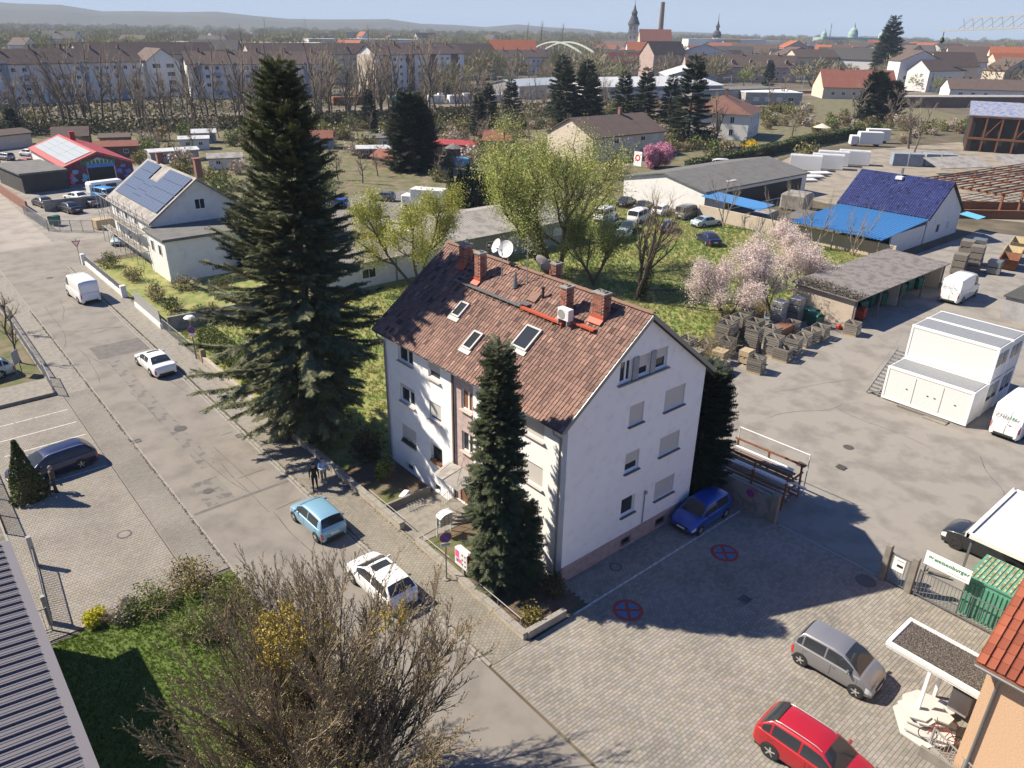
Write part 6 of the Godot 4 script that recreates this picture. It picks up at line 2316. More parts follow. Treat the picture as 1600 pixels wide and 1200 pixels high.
func bicycle() -> void:
	var o := thing("bicycle", "dark red bicycle leaning in the stairwell by the orange wall", "bicycle", V(4.75, 0.3, 16.2), 25)
	for z in [-0.5, 0.5]:
		var b := MB.new()
		for i in 20:
			var a := TAU * i / 20
			var c := TAU * (i + 1) / 20
			b.tube(V(0, 0.33 + sin(a) * 0.32, z + cos(a) * 0.32), V(0, 0.33 + sin(c) * 0.32, z + cos(c) * 0.32), 0.018, 0.018, 5)
		var w := part(o, "wheel", b, M.rubber)
		b = MB.new()
		for i in 8:
			var a := TAU * i / 8
			b.tube(V(0, 0.33, z), V(0, 0.33 + sin(a) * 0.31, z + cos(a) * 0.31), 0.004, 0.004, 3)
		part(w, "spokes", b, M.steel)
	var b := MB.new()
	for s in [[V(0, 0.33, 0.5), V(0, 0.35, 0.05)], [V(0, 0.35, 0.05), V(0, 0.85, 0.2)], [V(0, 0.33, 0.5), V(0, 0.78, 0.18)], [V(0, 0.78, 0.18), V(0, 0.8, -0.35)], [V(0, 0.35, 0.05), V(0, 0.72, -0.37)], [V(0, 0.33, -0.5), V(0, 0.95, -0.34)]]:
		b.tube(s[0], s[1], 0.018, 0.018, 6)
	part(o, "frame", b, M.red_paint)
	boxpart(o, "saddle", M.black, V(0, 0.9, 0.22), V(0.14, 0.05, 0.26), 0.02)
	b = MB.new()
	b.tube(V(-0.28, 1.0, -0.3), V(0.28, 1.0, -0.3), 0.014, 0.014, 6)
	part(o, "handlebar", b, M.metal_black)


func frame_stack(label: String, x: float, z: float, deg: float, n: int, w: float, d: float, fh: float, m: Material, grp: String) -> void:
	# stacked pallet frames: four boards to a frame, an open top
	var o := thing("pallet_frame_stack", label, "crate stack", V(x, 0.02, z), deg, grp)
	boxpart(o, "pallet", M.wood_warm, V(0, 0.07, 0), V(w, 0.14, d))
	for i in n:
		var b := MB.new()
		var y := 0.16 + (i + 0.5) * fh
		var j := V(rnd(-0.03, 0.03), 0, rnd(-0.03, 0.03))
		for s in [-1.0, 1.0]:
			b.box(V(s * (w / 2 - 0.02), y, 0) + j, V(0.04, fh - 0.045, d))
			b.box(V(0, y, s * (d / 2 - 0.02)) + j, V(w - 0.08, fh - 0.045, 0.04))
		if i == n - 1:
			b.box(V(0, y + fh * 0.45, 0) + j, V(w - 0.05, 0.03, 0.09), turn(35))
		part(o, "pallet_frame", b, m if R.randf() < 0.75 else M.wood_grey2)


func box_stack(label: String, x: float, z: float, deg: float, n: int, s: Vector3, m: Material, grp: String) -> void:
	var o := thing("crate_stack", label, "crate stack", V(x, 0.02, z), deg, grp)
	for i in n:
		var c := part(o, "crate", null, m, V(rnd(-0.04, 0.04), i * (s.y + 0.05), rnd(-0.04, 0.04)), turn(rnd(-3, 3)))
		var b := MB.new()
		b.cbox(V(0, s.y / 2 + 0.1, 0), V(s.x, s.y - 0.05, s.z), 0.015)
		for k in [-0.4, 0.0, 0.4]:
			b.box(V(0, 0.05, k * s.z), V(s.x, 0.09, 0.1))
		c.mesh = b.done()


func crates() -> void:
	R.seed = 403
	var g := "stacks of pallet frames at the meadow edge"
	frame_stack("low open stack of grey pallet frames nearest the house", 30.4, -8.9, 12, 6, 1.2, 1.2, 0.19, M.wood_grey, g)
	frame_stack("short stack of pallet frames with light base, at the yard side", 34.3, -8.9, 8, 5, 1.1, 1.3, 0.2, M.wood_grey, g)
	frame_stack("middle stack of slatted pallet frames with gaps", 34.6, -10.0, 8, 8, 1.2, 1.3, 0.2, M.wood_grey2, g)
	frame_stack("tall brown stack of pallet frames left of the slatted stack", 33.9, -11.6, 8, 10, 1.1, 1.2, 0.2, M.wood_grey, g)
	frame_stack("tallest grey stack of pallet frames at the thicket", 32.6, -13.6, 8, 11, 1.3, 1.2, 0.2, M.wood_grey, g)
	frame_stack("tall grey stack behind the tallest one", 34.4, -14.4, 8, 10, 1.2, 1.2, 0.2, M.wood_grey2, g)
	frame_stack("stack with a white frame on top at the thicket", 36.2, -14.6, 8, 9, 1.3, 1.2, 0.2, M.wood_grey2, g)
	frame_stack("open pallet frames standing farthest into the yard", 41.6, -9.6, 5, 5, 1.3, 1.3, 0.2, M.wood_grey2, g)
	frame_stack("leaning grey pallet frames beside the farthest ones", 40.0, -9.6, -8, 5, 1.2, 1.2, 0.2, M.wood_grey, g)
	frame_stack("low pallet frames half hidden at the thicket's left end", 30.6, -13.9, 15, 4, 1.2, 1.3, 0.2, M.wood_grey2, g)
	frame_stack("stack of pallet frames before the shelter's end wall", 44.8, -8.2, 8, 5, 1.3, 1.2, 0.2, M.wood_grey2, g)
	for a in [[36.6, -9.3, 6, "medium stack right of the slatted stack"], [36.4, -11.4, 8, "tall stack behind the medium one"], [38.7, -9.6, 4, "low stack left of the leaning frames"], [31.3, -12.4, 7, "stack between tallest stack and timber blocks"], [36.2, -13.0, 9, "tall narrow stack in the middle of the pile"], [40.0, -11.6, 6, "stack before the piled steel boxes"], [29.3, -15.0, 6, "stack at the thicket behind the pale slabs"], [37.9, -15.0, 9, "tall stack at the right end of the thicket"]]:
		frame_stack(a[3], a[0], a[1], rnd(-5, 15), a[2], 1.25, 1.2, 0.2, M.wood_grey if a[2] % 2 else M.wood_grey2, g)
	g = "light and dark crates among the pallet frames"
	box_stack("pale timber blocks in two layers, nearest the yard", 31.2, -10.4, 8, 2, V(1.0, 0.55, 0.9), M.wood_warm, g)
	box_stack("yellowish single timber block between the pale ones", 29.6, -11.9, 12, 2, V(1.1, 0.5, 1.1), M.wood_warm, g)
	box_stack("grey timber box close to the house corner", 27.9, -10.7, 14, 1, V(1.4, 0.85, 1.3), M.wood_grey2, g)
	box_stack("flat stack of pale slabs at the thicket corner", 28.6, -13.6, 8, 3, V(1.3, 0.22, 1.2), M.concrete, g)
	box_stack("two pale slabs beside the flat slab stack", 27.2, -12.4, 8, 2, V(1.2, 0.22, 1.0), M.concrete, g)
	box_stack("three grey steel boxes piled beside the green bins", 42.6, -12.9, 5, 4, V(1.1, 0.62, 1.2), M.zinc, g)
	box_stack("second pile of grey steel boxes beside the green bins", 41.0, -13.6, 5, 4, V(1.1, 0.58, 1.1), M.steel, g)
	box_stack("wide brown crate behind the slatted stack", 38.3, -11.6, 5, 2, V(2.2, 0.6, 1.2), M.wood_brown, g)
	box_stack("grey crate under the white chair", 38.0, -13.2, 8, 2, V(1.3, 0.6, 1.2), M.wood_grey, g)
	for a in [[73.4, -10.2, 3, "mixed pile of crates right of the shelter"], [75.6, -9.4, 4, "tall pile of grey boxes behind the yard van"], [77.4, -11.2, 4, "light wrapped pile beside the tall grey boxes"], [79.2, -10.6, 4, "second light wrapped pile at the skips"], [76.8, -7.6, 2, "dark low box pile nearest the yard van"]]:
		box_stack(a[3], a[0], a[1], 10, a[2], V(1.5, 0.72, 1.4), [M.wood_grey, M.zinc, M.metal_white, M.steel, M.metal_grey][R.randi() % 5], "piles of boxes right of the shelter")
	# skips
	for a in [[80.8, -7.4, M.rust, "rusty orange skip nearest the yard van"], [84.8, -8.4, M.skip_yellow, "long pale yellow skip behind the rusty one"], [90.5, -9.5, M.skip_yellow, "pale yellow skip farthest along the yard"]]:
		var o := thing("skip", a[3], "skip", V(a[0], 0.02, a[1]), 12, "skips in the yard")
		var b := MB.new()
		for s in [-1.0, 1.0]:
			b.slab([V(-1.9, 1.4, s * 0.9), V(1.9, 1.4, s * 0.9), V(1.2, 0.1, s * 0.9), V(-1.2, 0.1, s * 0.9)], V(0, 0, 0.05))
			b.slab([V(s * 1.9, 1.4, -0.9), V(s * 1.9, 1.4, 0.95), V(s * 1.2, 0.1, 0.95), V(s * 1.2, 0.1, -0.9)], V(0.05, 0, 0))
		b.box(V(0, 0.12, 0), V(2.4, 0.05, 1.8))
		part(o, "tub", b, a[2])
		for s in [-1.0, 1.0]:
			boxpart(o, "rim", a[2], V(0, 1.42, s * 0.93), V(3.9, 0.1, 0.12))
	# white plastic chair on the crates
	var ch := thing("plastic_chair", "white plastic chair set on top of a crate", "chair", V(38.0, 1.35, -13.0), 30)
	boxpart(ch, "seat", M.white, V(0, 0.42, 0), V(0.48, 0.04, 0.46), 0.01)
	boxpart(ch, "backrest", M.white, V(0, 0.68, -0.22), V(0.48, 0.46, 0.04), 0.01)
	for s in [V(-0.2, 0.2, -0.2), V(0.2, 0.2, -0.2), V(-0.2, 0.2, 0.2), V(0.2, 0.2, 0.2)]:
		boxpart(ch, "leg", M.white, s, V(0.04, 0.42, 0.04))


func wheelie(label: String, at: Vector3, deg: float, m: Material, s := 1.0) -> void:
	var o := thing("waste_container", label, "bin", at, deg, "wheeled waste containers at the shelter")
	var b := MB.new()
	b.slab([V(-0.6 * s, 1.15 * s, -0.5 * s), V(0.6 * s, 1.15 * s, -0.5 * s), V(0.5 * s, 0.18, -0.5 * s), V(-0.5 * s, 0.18, -0.5 * s)], V(0, 0, s))
	part(o, "tub", b, m)
	b = MB.new()
	for i in 6:
		var a0 := PI * i / 6
		var a1 := PI * (i + 1) / 6
		b.quad(V(-0.62 * s, 1.15 * s + sin(a0) * 0.22 * s, -cos(a0) * 0.52 * s), V(0.62 * s, 1.15 * s + sin(a0) * 0.22 * s, -cos(a0) * 0.52 * s), V(0.62 * s, 1.15 * s + sin(a1) * 0.22 * s, -cos(a1) * 0.52 * s), V(-0.62 * s, 1.15 * s + sin(a1) * 0.22 * s, -cos(a1) * 0.52 * s))
	part(o, "lid", b, m)
	for k in [V(-0.4, 0.09, -0.35), V(0.4, 0.09, -0.35), V(-0.4, 0.09, 0.35), V(0.4, 0.09, 0.35)]:
		b = MB.new()
		b.tube(k * V(s, 1, s) - V(0.03, 0, 0), k * V(s, 1, s) + V(0.03, 0, 0), 0.09, 0.09, 10, true)
		part(o, "wheel", b, M.rubber)


func shelter() -> void:
	R.seed = 404
	var o := thing("bin_shelter", "open fronted shelter with a mossy grey lean-to roof over green bins", "shelter", V(46.4, 0, -9.1))
	boxpart(o, "end_wall", M.wall_beige, V(0.1, 1.3, -3.2), V(0.22, 2.6, 6.2))
	boxpart(o, "end_wall", M.wall_beige, V(19.3, 1.3, -3.2), V(0.22, 2.6, 6.2))
	boxpart(o, "back_wall", M.wall_beige, V(9.7, 1.35, -6.2), V(19.2, 2.7, 0.2))
	boxpart(o, "partition", M.wall_beige, V(9.6, 1.25, -3.0), V(0.16, 2.5, 5.6))
	var b := MB.new()
	b.slab([V(-0.4, 2.68, 0.3), V(20.0, 2.68, 0.3), V(20.0, 2.86, -6.6), V(-0.4, 2.86, -6.6)], V(0, 0.1, 0))
	var rf := part(o, "roof", b, M.roof_moss)
	b = MB.new()
	b.tint = true
	for i in 5000:
		var p := V(rnd(-0.35, 3.6), 2.8, 0)
		p.z = rnd(-6.5, 0.25)
		if p.x > 0.6 + 2.6 * R.randf() - absf(p.z + 5.5) * 0.12:
			continue
		p.y = 2.8 + (0.3 - p.z) * 0.026
		b.col = Color(0.03, 0.025, 0.02).lerp(Color(0.10, 0.085, 0.06), R.randf())
		leaf(b, p, rnd(0.05, 0.1))
	part(rf, "creeper", b, M.leaf).set_meta("kind", "stuff")
	for x in [0.1, 4.9, 9.6, 14.5, 19.3]:
		boxpart(o, "post", M.wood_grey, V(x, 1.33, 0.05), V(0.14, 2.66, 0.14))
	for i in 12:
		var two := i % 3
		wheelie(["nearest the end wall", "second from the end wall", "third from the end wall", "fourth from the end wall", "fifth from the end wall", "left of the partition", "right of the partition", "second right of the partition", "third right of the partition", "near the shelter's far half", "close to the yard van", "last one before the far end wall"][i].insert(0, "green wheeled waste container in the shelter, "), V(48.0 + i * 1.42, 0.02, -11.6 + two * 0.5), rnd(-12, 12), M.plastic_green)
	wheelie("red wheeled waste container at the front of the shelter", V(49.3, 0.02, -9.7), 10, M.bin_red, 0.85)
	wheelie("green wheeled container with open lid before the shelter's end wall", V(44.9, 0.02, -12.4), 80, M.plastic_green)
	wheelie("second green wheeled container before the shelter's end wall", V(43.9, 0.02, -11.4), 75, M.plastic_green)
	b = MB.new()
	b.cbox(V(0, 0.25, 0), V(0.5, 0.4, 0.35), 0.05)
	b.cbox(V(0.3, 0.12, 0.3), V(0.3, 0.2, 0.5), 0.05)
	solo("fuel_can", "red canister on the ground before the shelter's end wall", "canister", b, M.bin_red, V(45.0, 0.02, -9.6))


var win_kit := {}


func far_window(parent: Node3D, at: Vector3, bas: Basis, w: float, h: float, frame: Material, glass: Material) -> void:
	var key := "%.2f_%.2f" % [w, h]
	if not win_kit.has(key):
		var b := MB.new()
		b.box(V(0, 0, 0.0), V(w, h, 0.1))
		var c := MB.new()
		var hw := w / 2 - 0.09
		c.box(V(-hw / 2 - 0.02, 0, 0.04), V(hw - 0.03, h - 0.16, 0.05))
		c.box(V(hw / 2 + 0.02, 0, 0.04), V(hw - 0.03, h - 0.16, 0.05))
		win_kit[key] = [b.done(), c.done()]
	var o := part(parent, "window", win_kit[key][0], frame, at, bas)
	part(o, "pane", win_kit[key][1], glass)


# house whose front left corner stands at (x, z); local x runs along the front, -z to the back. d: len, wid, eave, ridge, wall, roof, cross (gable to the front), hip, flat, win, chim
func building(called: String, label: String, cat: String, x: float, z: float, deg: float, d: Dictionary, group := "") -> Node3D:
	var o := thing(called, label, cat, V(x, 0, z), deg, group)
	var l: float = d.len
	var w: float = d.wid
	var e: float = d.eave
	var r: float = d.get("ridge", e)
	var wall: Material = d.wall
	var roof: Material = d.roof
	var ov: float = d.get("over", 0.4)
	var b := MB.new()
	b.box(V(l / 2, e / 2, -w / 2), V(l, e, w))
	var cross: bool = d.get("cross", false)
	if not d.has("flat") and not d.has("hip"):
		if cross:
			b.slab([V(0, e, 0), V(l, e, 0), V(l / 2, r - 0.1, 0)], V(0, 0, -w))
		else:
			b.slab([V(0, e, 0), V(0, e, -w), V(0, r - 0.1, -w / 2)], V(l, 0, 0))
	part(o, "wall", b, wall)
	var rf: MeshInstance3D
	b = MB.new()
	if d.has("flat"):
		b.cbox(V(l / 2, e + 0.15, -w / 2), V(l + 2 * ov, 0.3, w + 2 * ov), 0.03)
	elif d.has("hip"):
		var hp: float = d.hip
		var c := [V(-ov, e - 0.1, ov), V(l + ov, e - 0.1, ov), V(l + ov, e - 0.1, -w - ov), V(-ov, e - 0.1, -w - ov)]
		var p := V(hp, r, -w / 2)
		var q := V(l - hp, r, -w / 2)
		b.quad(c[0], p, q, c[1])
		b.quad(c[2], q, p, c[3])
		b.tri(c[1], q, c[2])
		b.tri(c[3], p, c[0])
		b.quad(c[0], c[1], c[2], c[3])
	elif cross:
		var k := (r - e) / (l / 2)
		var t := V(0, 0.2, 0)
		b.slab([V(l / 2, r, ov), V(-ov, e - k * ov, ov), V(-ov, e - k * ov, ov) + t, V(l / 2, r, ov) + t], V(0, 0, -w - 2 * ov))
		b.slab([V(l / 2, r, ov), V(l + ov, e - k * ov, ov), V(l + ov, e - k * ov, ov) + t, V(l / 2, r, ov) + t], V(0, 0, -w - 2 * ov))
	else:
		var k := (r - e) / (w / 2)
		var t := V(0, 0.2, 0)
		b.slab([V(-ov, r, -w / 2), V(-ov, e - k * ov, ov), V(-ov, e - k * ov, ov) + t, V(-ov, r, -w / 2) + t], V(l + 2 * ov, 0, 0))
		b.slab([V(-ov, r, -w / 2), V(-ov, e - k * ov, -w - ov), V(-ov, e - k * ov, -w - ov) + t, V(-ov, r, -w / 2) + t], V(l + 2 * ov, 0, 0))
	rf = part(o, "roof", b, roof)
	var frame: Material = d.get("frame", M.frame_white)
	# windows: [face, columns, rows, width, height, first sill, storey, margin]
	for q in d.get("win", []):
		var span: float = l if q[0] in ["f", "b"] else w
		var m: float = q[7] if q.size() > 7 else 1.2
		for i in q[1]:
			for j in q[2]:
				var u: float = m + (span - 2 * m) * (i + 0.5) / q[1]
				var y: float = q[5] + j * q[6] + q[4] / 2
				var at: Vector3 = {"f": V(u, y, 0.0), "b": V(u, y, -w), "l": V(0.0, y, -u), "r": V(l, y, -u)}[q[0]]
				far_window(o, at, turn({"f": 0.0, "b": 180.0, "l": -90.0, "r": 90.0}[q[0]]), q[3], q[4], frame, M.glass if R.randf() < 0.8 else M.shutter)
	for q in d.get("chim", []):
		b = MB.new()
		b.box(V(q[0], (r + q[1]) / 2 + 0.3, q[2]), V(0.7, q[1] - r + 1.6, 0.7))
		b.box(V(q[0], q[1] + 1.1, q[2]), V(0.85, 0.12, 0.85))
		part(rf, "chimney", b, M.chimney)
	for q in d.get("dorm", []):
		# dormer at x along the front slope
		var k := (r - e) / (w / 2)
		var y := e + 0.25 * (r - e)
		var zz := -0.25 * (w / 2)
		b = MB.new()
		b.box(V(q, y + 0.8, zz - 0.9), V(1.6, 1.6, 1.8))
		var dm := part(rf, "dormer", b, wall)
		b = MB.new()
		b.slab([V(q - 1.0, y + 1.6, zz + 0.25), V(q + 1.0, y + 1.6, zz + 0.25), V(q, y + 2.4, zz + 0.25)], V(0, 0, -2.6 / maxf(k, 0.4)))
		part(dm, "dormer_roof", b, roof)
		b = MB.new()
		b.box(V(q, y + 0.85, zz + 0.02), V(1.0, 1.0, 0.06))
		part(dm, "pane", b, M.glass)
	return o


func mid_buildings() -> void:
	R.seed = 501
	var o := building("outbuilding", "low white outbuilding with an old tiled roof behind the lawn", "building", 11.0, -47.5, 0, {"len": 16.5, "wid": 6, "eave": 2.65, "ridge": 4.0, "wall": M.wall_white, "roof": M.roof_fibre, "over": 0.25})
	far_window(o, V(6.2, 1.45, 0.0), Basis.IDENTITY, 1.7, 1.1, M.frame_white, M.glass)
	boxpart(o, "drain_pipe", M.zinc, V(9.6, 1.3, 0.06), V(0.12, 2.6, 0.12))
	corrugate(o, 16.9, 6.5, 2.62, 4.2, -0.22, 0.25)
	o = building("workshop_hall", "long low workshop with a grey corrugated roof behind the house", "building", 27.6, -47.8, 0, {"len": 20, "wid": 12.4, "eave": 2.9, "ridge": 4.3, "wall": M.wall_grey, "roof": M.roof_fibre, "over": 0.3, "win": [["f", 5, 1, 1.4, 0.9, 1.3, 3, 1.0]]})
	corrugate(o, 20.4, 12.6, 2.9, 4.5, -0.25, 0.3)
	boxpart(o, "gable_parapet", M.wall_white, V(-0.12, 1.6, -6.2), V(0.25, 3.2, 12.6))
	# scaffolded house with solar panels
	o = building("scaffolded_house", "white gabled house with solar panels and scaffolding on its street front", "house", 2.0, -84.0, -90, {"len": 16.5, "wid": 10.9, "eave": 5.3, "ridge": 9.3, "wall": M.wall_white, "roof": M.roof_fibre, "over": 0.45, "win": [["f", 4, 2, 1.1, 1.3, 1.2, 2.6, 0.8], ["r", 1, 1, 1.2, 1.2, 6.0, 3, 4.2]], "chim": [[4.0, 9.6, -5.6], [12.5, 9.8, -7.2]]})
	for a in [[3.4, 5.3, 0.12, 0.94], [7.6, 3.2, 0.12, 0.62], [12.8, 7.4, 0.12, 0.94]]:
		for i in int(a[1] / 1.05):
			var n := 4
			for j in n:
				var f0: float = lerpf(a[2], a[3], float(j) / n)
				var f1: float = lerpf(a[2], a[3], float(j + 1) / n) - 0.008
				var x: float = a[0] - a[1] / 2 + i * 1.05
				var b := MB.new()
				var p0 := V(0, lerpf(5.3, 9.3, f0) + 0.34, lerpf(0.0, -5.45, f0))
				var p1 := V(0, lerpf(5.3, 9.3, f1) + 0.34, lerpf(0.0, -5.45, f1))
				b.slab([V(x, 0, 0) + p0, V(x + 1.02, 0, 0) + p0, V(x + 1.02, 0, 0) + p1, V(x, 0, 0) + p1], V(0, 0.04, 0))
				part(o, "solar_panel", b, M.solar)
	o = building("house_annex", "white flat roofed annex with a blank wall before the scaffolded house", "building", 1.2, -61.3, 0, {"len": 8.6, "wid": 6.2, "eave": 4.4, "wall": M.wall_white, "roof": M.roof_grey, "flat": 1, "over": 0.25, "win": [["l", 2, 1, 0.9, 1.2, 2.6, 3, 0.6]]})
	scaffold()
	# garage with graffiti
	o = building("graffiti_garage", "red edged garage hall with graffiti around its dark door", "building", 5.3, -126.0, 0, {"len": 10.8, "wid": 27, "eave": 3.0, "ridge": 5.0, "wall": M.wall_white, "roof": M.red_paint, "cross": true, "over": 0.4})
	boxpart(o, "door_opening", M.black, V(5.6, 1.3, 0.02), V(4.2, 2.6, 0.06))
	boxpart(o, "roller_box", M.blue_paint, V(5.6, 2.85, 0.12), V(4.4, 0.5, 0.25))
	var b := MB.new()
	b.slab([V(0.1, 0.05, 0.02), V(3.4, 0.05, 0.02), V(3.4, 3.4, 0.02), V(5.4, 4.2, 0.02), V(7.9, 3.4, 0.02), V(7.9, 0.05, 0.02), V(10.7, 0.05, 0.02), V(10.7, 2.95, 0.02), V(5.4, 4.85, 0.02), V(0.1, 2.95, 0.02)], V(0, 0, 0.02))
	part(o, "painted_wall", b, M.graffiti_red)
	for i in 9:
		b = MB.new()
		var x := 2.6 + i * 0.62
		b.slab([V(x, 3.15, 0.06), V(x + 0.5, 3.2, 0.06), V(x + 0.42 + rnd(-0.1, 0.1), 3.9 + 0.25 * sin(i * 0.4), 0.06), V(x + 0.2, 3.7, 0.06), V(x + 0.02, 3.95 + 0.2 * sin(i * 0.4), 0.06)], V(0, 0, 0.02))
		part(o, "graffiti_letter", b, M.graffiti_green)
	for i in 14:
		b = MB.new()
		var c := V(rnd(0.4, 3.2) if i % 2 else rnd(8.2, 10.4), rnd(0.5, 2.6), 0.06 + i * 0.003)
		var pts := []
		for k in 7:
			pts.append(c + V(cos(k * 0.9), sin(k * 0.9), 0) * rnd(0.2, 0.6))
		b.slab(pts, V(0, 0, 0.003))
		part(o, "graffiti_patch", b, [M.blue_paint, M.sky_paint, M.graffiti_violet, M.pink][i % 4])
	for i in 3:
		for j in 4:
			b = MB.new()
			var f0 := 0.1 + j * 0.2
			var f1 := f0 + 0.192
			b.slab([V(lerpf(0, 5.4, f0), lerpf(3.0, 5.0, f0) + 0.26, -1.0 - i * 8.2), V(lerpf(0, 5.4, f1), lerpf(3.0, 5.0, f1) + 0.26, -1.0 - i * 8.2), V(lerpf(0, 5.4, f1), lerpf(3.0, 5.0, f1) + 0.26, -9.1 - i * 8.2), V(lerpf(0, 5.4, f0), lerpf(3.0, 5.0, f0) + 0.26, -9.1 - i * 8.2)], V(0, 0.05, 0))
			part(o, "roof_panel", b, M.solar_pale)
	boxpart(o, "chimney", M.red_paint, V(6.2, 5.4, -20), V(0.9, 2.0, 0.9))
	building("graphite_shed", "dark graphite shed with a mono grey roof in the car yard", "shed", -1.6, -122.5, 6, {"len": 6.6, "wid": 13.0, "eave": 2.9, "wall": M.roof_dark, "roof": M.roof_grey, "flat": 1, "over": 0.3})
	building("yard_shed", "brown roofed low shed at the far left edge", "shed", -2.0, -176.0, 20, {"len": 13, "wid": 5, "eave": 2.8, "ridge": 3.6, "wall": M.wall_cream, "roof": M.roof_brown})
	var cv := thing("caravan", "white caravan parked before the garage door", "caravan", V(8.2, 0.02, -113.5), 8)
	b = MB.new()
	b.cbox(V(0, 1.45, 0), V(5.2, 1.9, 2.1), 0.28)
	part(cv, "body", b, M.metal_white)
	boxpart(cv, "window", M.glass, V(0.6, 1.75, 1.06), V(1.6, 0.55, 0.03))
	boxpart(cv, "window", M.glass, V(-1.4, 1.75, 1.06), V(0.9, 0.55, 0.03))
	for s in [-1.0, 1.0]:
		b = MB.new()
		b.tube(V(0, 0.33, s * 1.0), V(0, 0.33, s * 0.8), 0.33, 0.33, 14, true)
		part(cv, "wheel", b, M.rubber)
	low_wall("grey concrete block wall in front of the caravan", V(-1.9, 0, -106.6), V(9.5, 0, -106.0), 1.6, 0.25, M.concrete_grey, null, "yard_wall")
	low_wall("red brick wall along the dirt track", V(-4.6, 0, -128.0), V(-3.8, 0, -108.0), 1.5, 0.25, M.brick_wall, null, "yard_wall")
	bar_fence("steel mesh fence of the gravel corner beside the junction", V(-4.0, 0.02, -93.4), V(0.6, 0.02, -89.8), 1.5, 1.5, 0.15, M.metal_grey)
	bar_fence("old metal fence at the mouth of the dirt track", V(-4.6, 0.02, -106.0), V(-4.0, 0.02, -94.0), 1.6, 2.0, 0.18, M.metal_grey)
	box_stack("large wooden crate in the gravel corner by the junction", 3.0, -91.4, 8, 1, V(4.0, 1.2, 1.8), M.wood_warm, "")
	wheelie("green wheeled container in the gravel corner by the junction", V(-2.6, 0.02, -96.5), 30, M.plastic_green)
	# hall, wall and yard behind the meadow
	o = building("white_hall", "long white hall with a dark grey gabled roof behind the meadow cars", "building", 74.6, -47.2, 0, {"len": 28.5, "wid": 16.2, "eave": 3.4, "ridge": 5.0, "wall": M.wall_white, "roof": M.roof_grey, "over": 0.35})
	for i in 2:
		boxpart(o, "roof_light", M.roof_light, V(5.5 + i * 3.2, 4.32 - i * 0.36, -4.0 + i * 2.4), V(2.4, 0.06, 0.5), 0.0, Basis(Vector3.RIGHT, 0.2))
	boxpart(o, "gate_opening", M.black, V(16.0, 1.5, 0.02), V(22.0, 2.6, 0.08))
	low_wall("long beige boundary wall between meadow and storage yard", V(72.8, 0, -46.8), V(72.4, 0, -17.2), 1.9, 0.25, M.wall_beige, null, "boundary_wall")
	b = MB.new()
	b.slab([V(73.2, 3.0, -46.9), V(73.2, 2.6, -37.0), V(77.0, 2.9, -37.0), V(77.0, 3.2, -46.9)], V(0, 0.08, 0))
	solo("awning", "bright blue sheet awning over the beige wall at the hall", "awning", b, M.blue_sheet)
	for a in [[79.5, -40.0, 5.0, 3.0, 1.2, "dark tarpaulin covered heap behind the beige wall"], [84.0, -36.0, 6.0, 4.0, 1.0, "flat grey covered heap beside the blue carport"], [90.0, -41.0, 4.0, 4.0, 2.6, "tall grey covered stack behind the bare trees"]]:
		b = MB.new()
		b.cbox(V(0, a[4] / 2, 0), V(a[2], a[4], a[3]), 0.3)
		solo("covered_heap", a[5], "heap", b, M.roof_grey if a[4] < 1.1 else M.concrete_grey, V(a[0], 0, a[1]), 12)
	# blue tiled house and carport
	o = building("blue_roof_house", "small white house with a shiny dark blue tiled roof", "house", 84.1, -31.1, -90, {"len": 12.3, "wid": 10.4, "eave": 3.35, "ridge": 7.3, "wall": M.wall_white, "roof": M.roof_dark, "over": 0.3, "win": [["r", 2, 1, 1.0, 1.2, 1.0, 3, 2.0]]})
	var sl := sqrt(5.5 * 5.5 + 4.1 * 4.1)
	tile_slope(o, V(-0.3, 7.56, -5.2), V(1, 0, 0), V(0, -4.1, 5.5) / sl, 12.9, sl, 0, Vector3.ZERO, 0.3, 0.36, Color(0.016, 0.02, 0.085), Color(0.03, 0.04, 0.14), 1.5, M.tile_gloss)
	boxpart(o, "roof_hatch", M.metal_white, V(5.6, 7.2, -4.4), V(0.9, 0.4, 0.7))
	boxpart(o, "flue_pipe", M.zinc, V(5.6, 7.9, -4.8), V(0.25, 1.2, 0.25))
	o = thing("blue_carport", "wide carport of light blue corrugated sheets below the blue roofed house", "carport", V(71.0, 0, -18.6))
	b = MB.new()
	for i in 27:
		var z := -i * 0.46
		b.quad(V(0, 2.5, z), V(13.0, 3.3, z), V(13.0, 3.42, z - 0.23), V(0, 2.62, z - 0.23))
		b.quad(V(0, 2.62, z - 0.23), V(13.0, 3.42, z - 0.23), V(13.0, 3.3, z - 0.46), V(0, 2.5, z - 0.46))
	part(o, "roof_sheet", b, M.blue_sheet)
	for x in [0.3, 6.5, 12.6]:
		for z in [-0.3, -6.2, -12.0]:
			boxpart(o, "post", M.wood_grey, V(x, 1.2 + x * 0.03, z), V(0.14, 2.4 + x * 0.06, 0.14))
	boxpart(o, "side_wall", M.wall_white, V(8.0, 1.3, -0.3), V(9.5, 2.6, 0.15))
	b = MB.new()
	b.box(V(0, 2.2, 0), V(2.6, 0.08, 2.6), Basis(Vector3.RIGHT, 0.12))
	solo("garden_awning", "small turquoise awning right of the blue roofed house", "awning", b, M.sky_paint, V(97.0, 0, -18.0))
	# beige house
	building("beige_house", "two storey beige house with a brown roof behind the pink blossom", "house", 96.0, -91.5, -1, {"len": 22.4, "wid": 14.0, "eave": 4.95, "ridge": 8.2, "wall": M.wall_cream, "roof": M.roof_brown, "over": 0.35, "win": [["f", 5, 1, 1.5, 1.0, 3.4, 3, 0.8], ["f", 5, 1, 1.3, 1.1, 0.8, 3, 0.8], ["l", 2, 1, 0.6, 0.5, 6.4, 3, 5.6]], "chim": [[15.0, 8.6, -7.0]]})
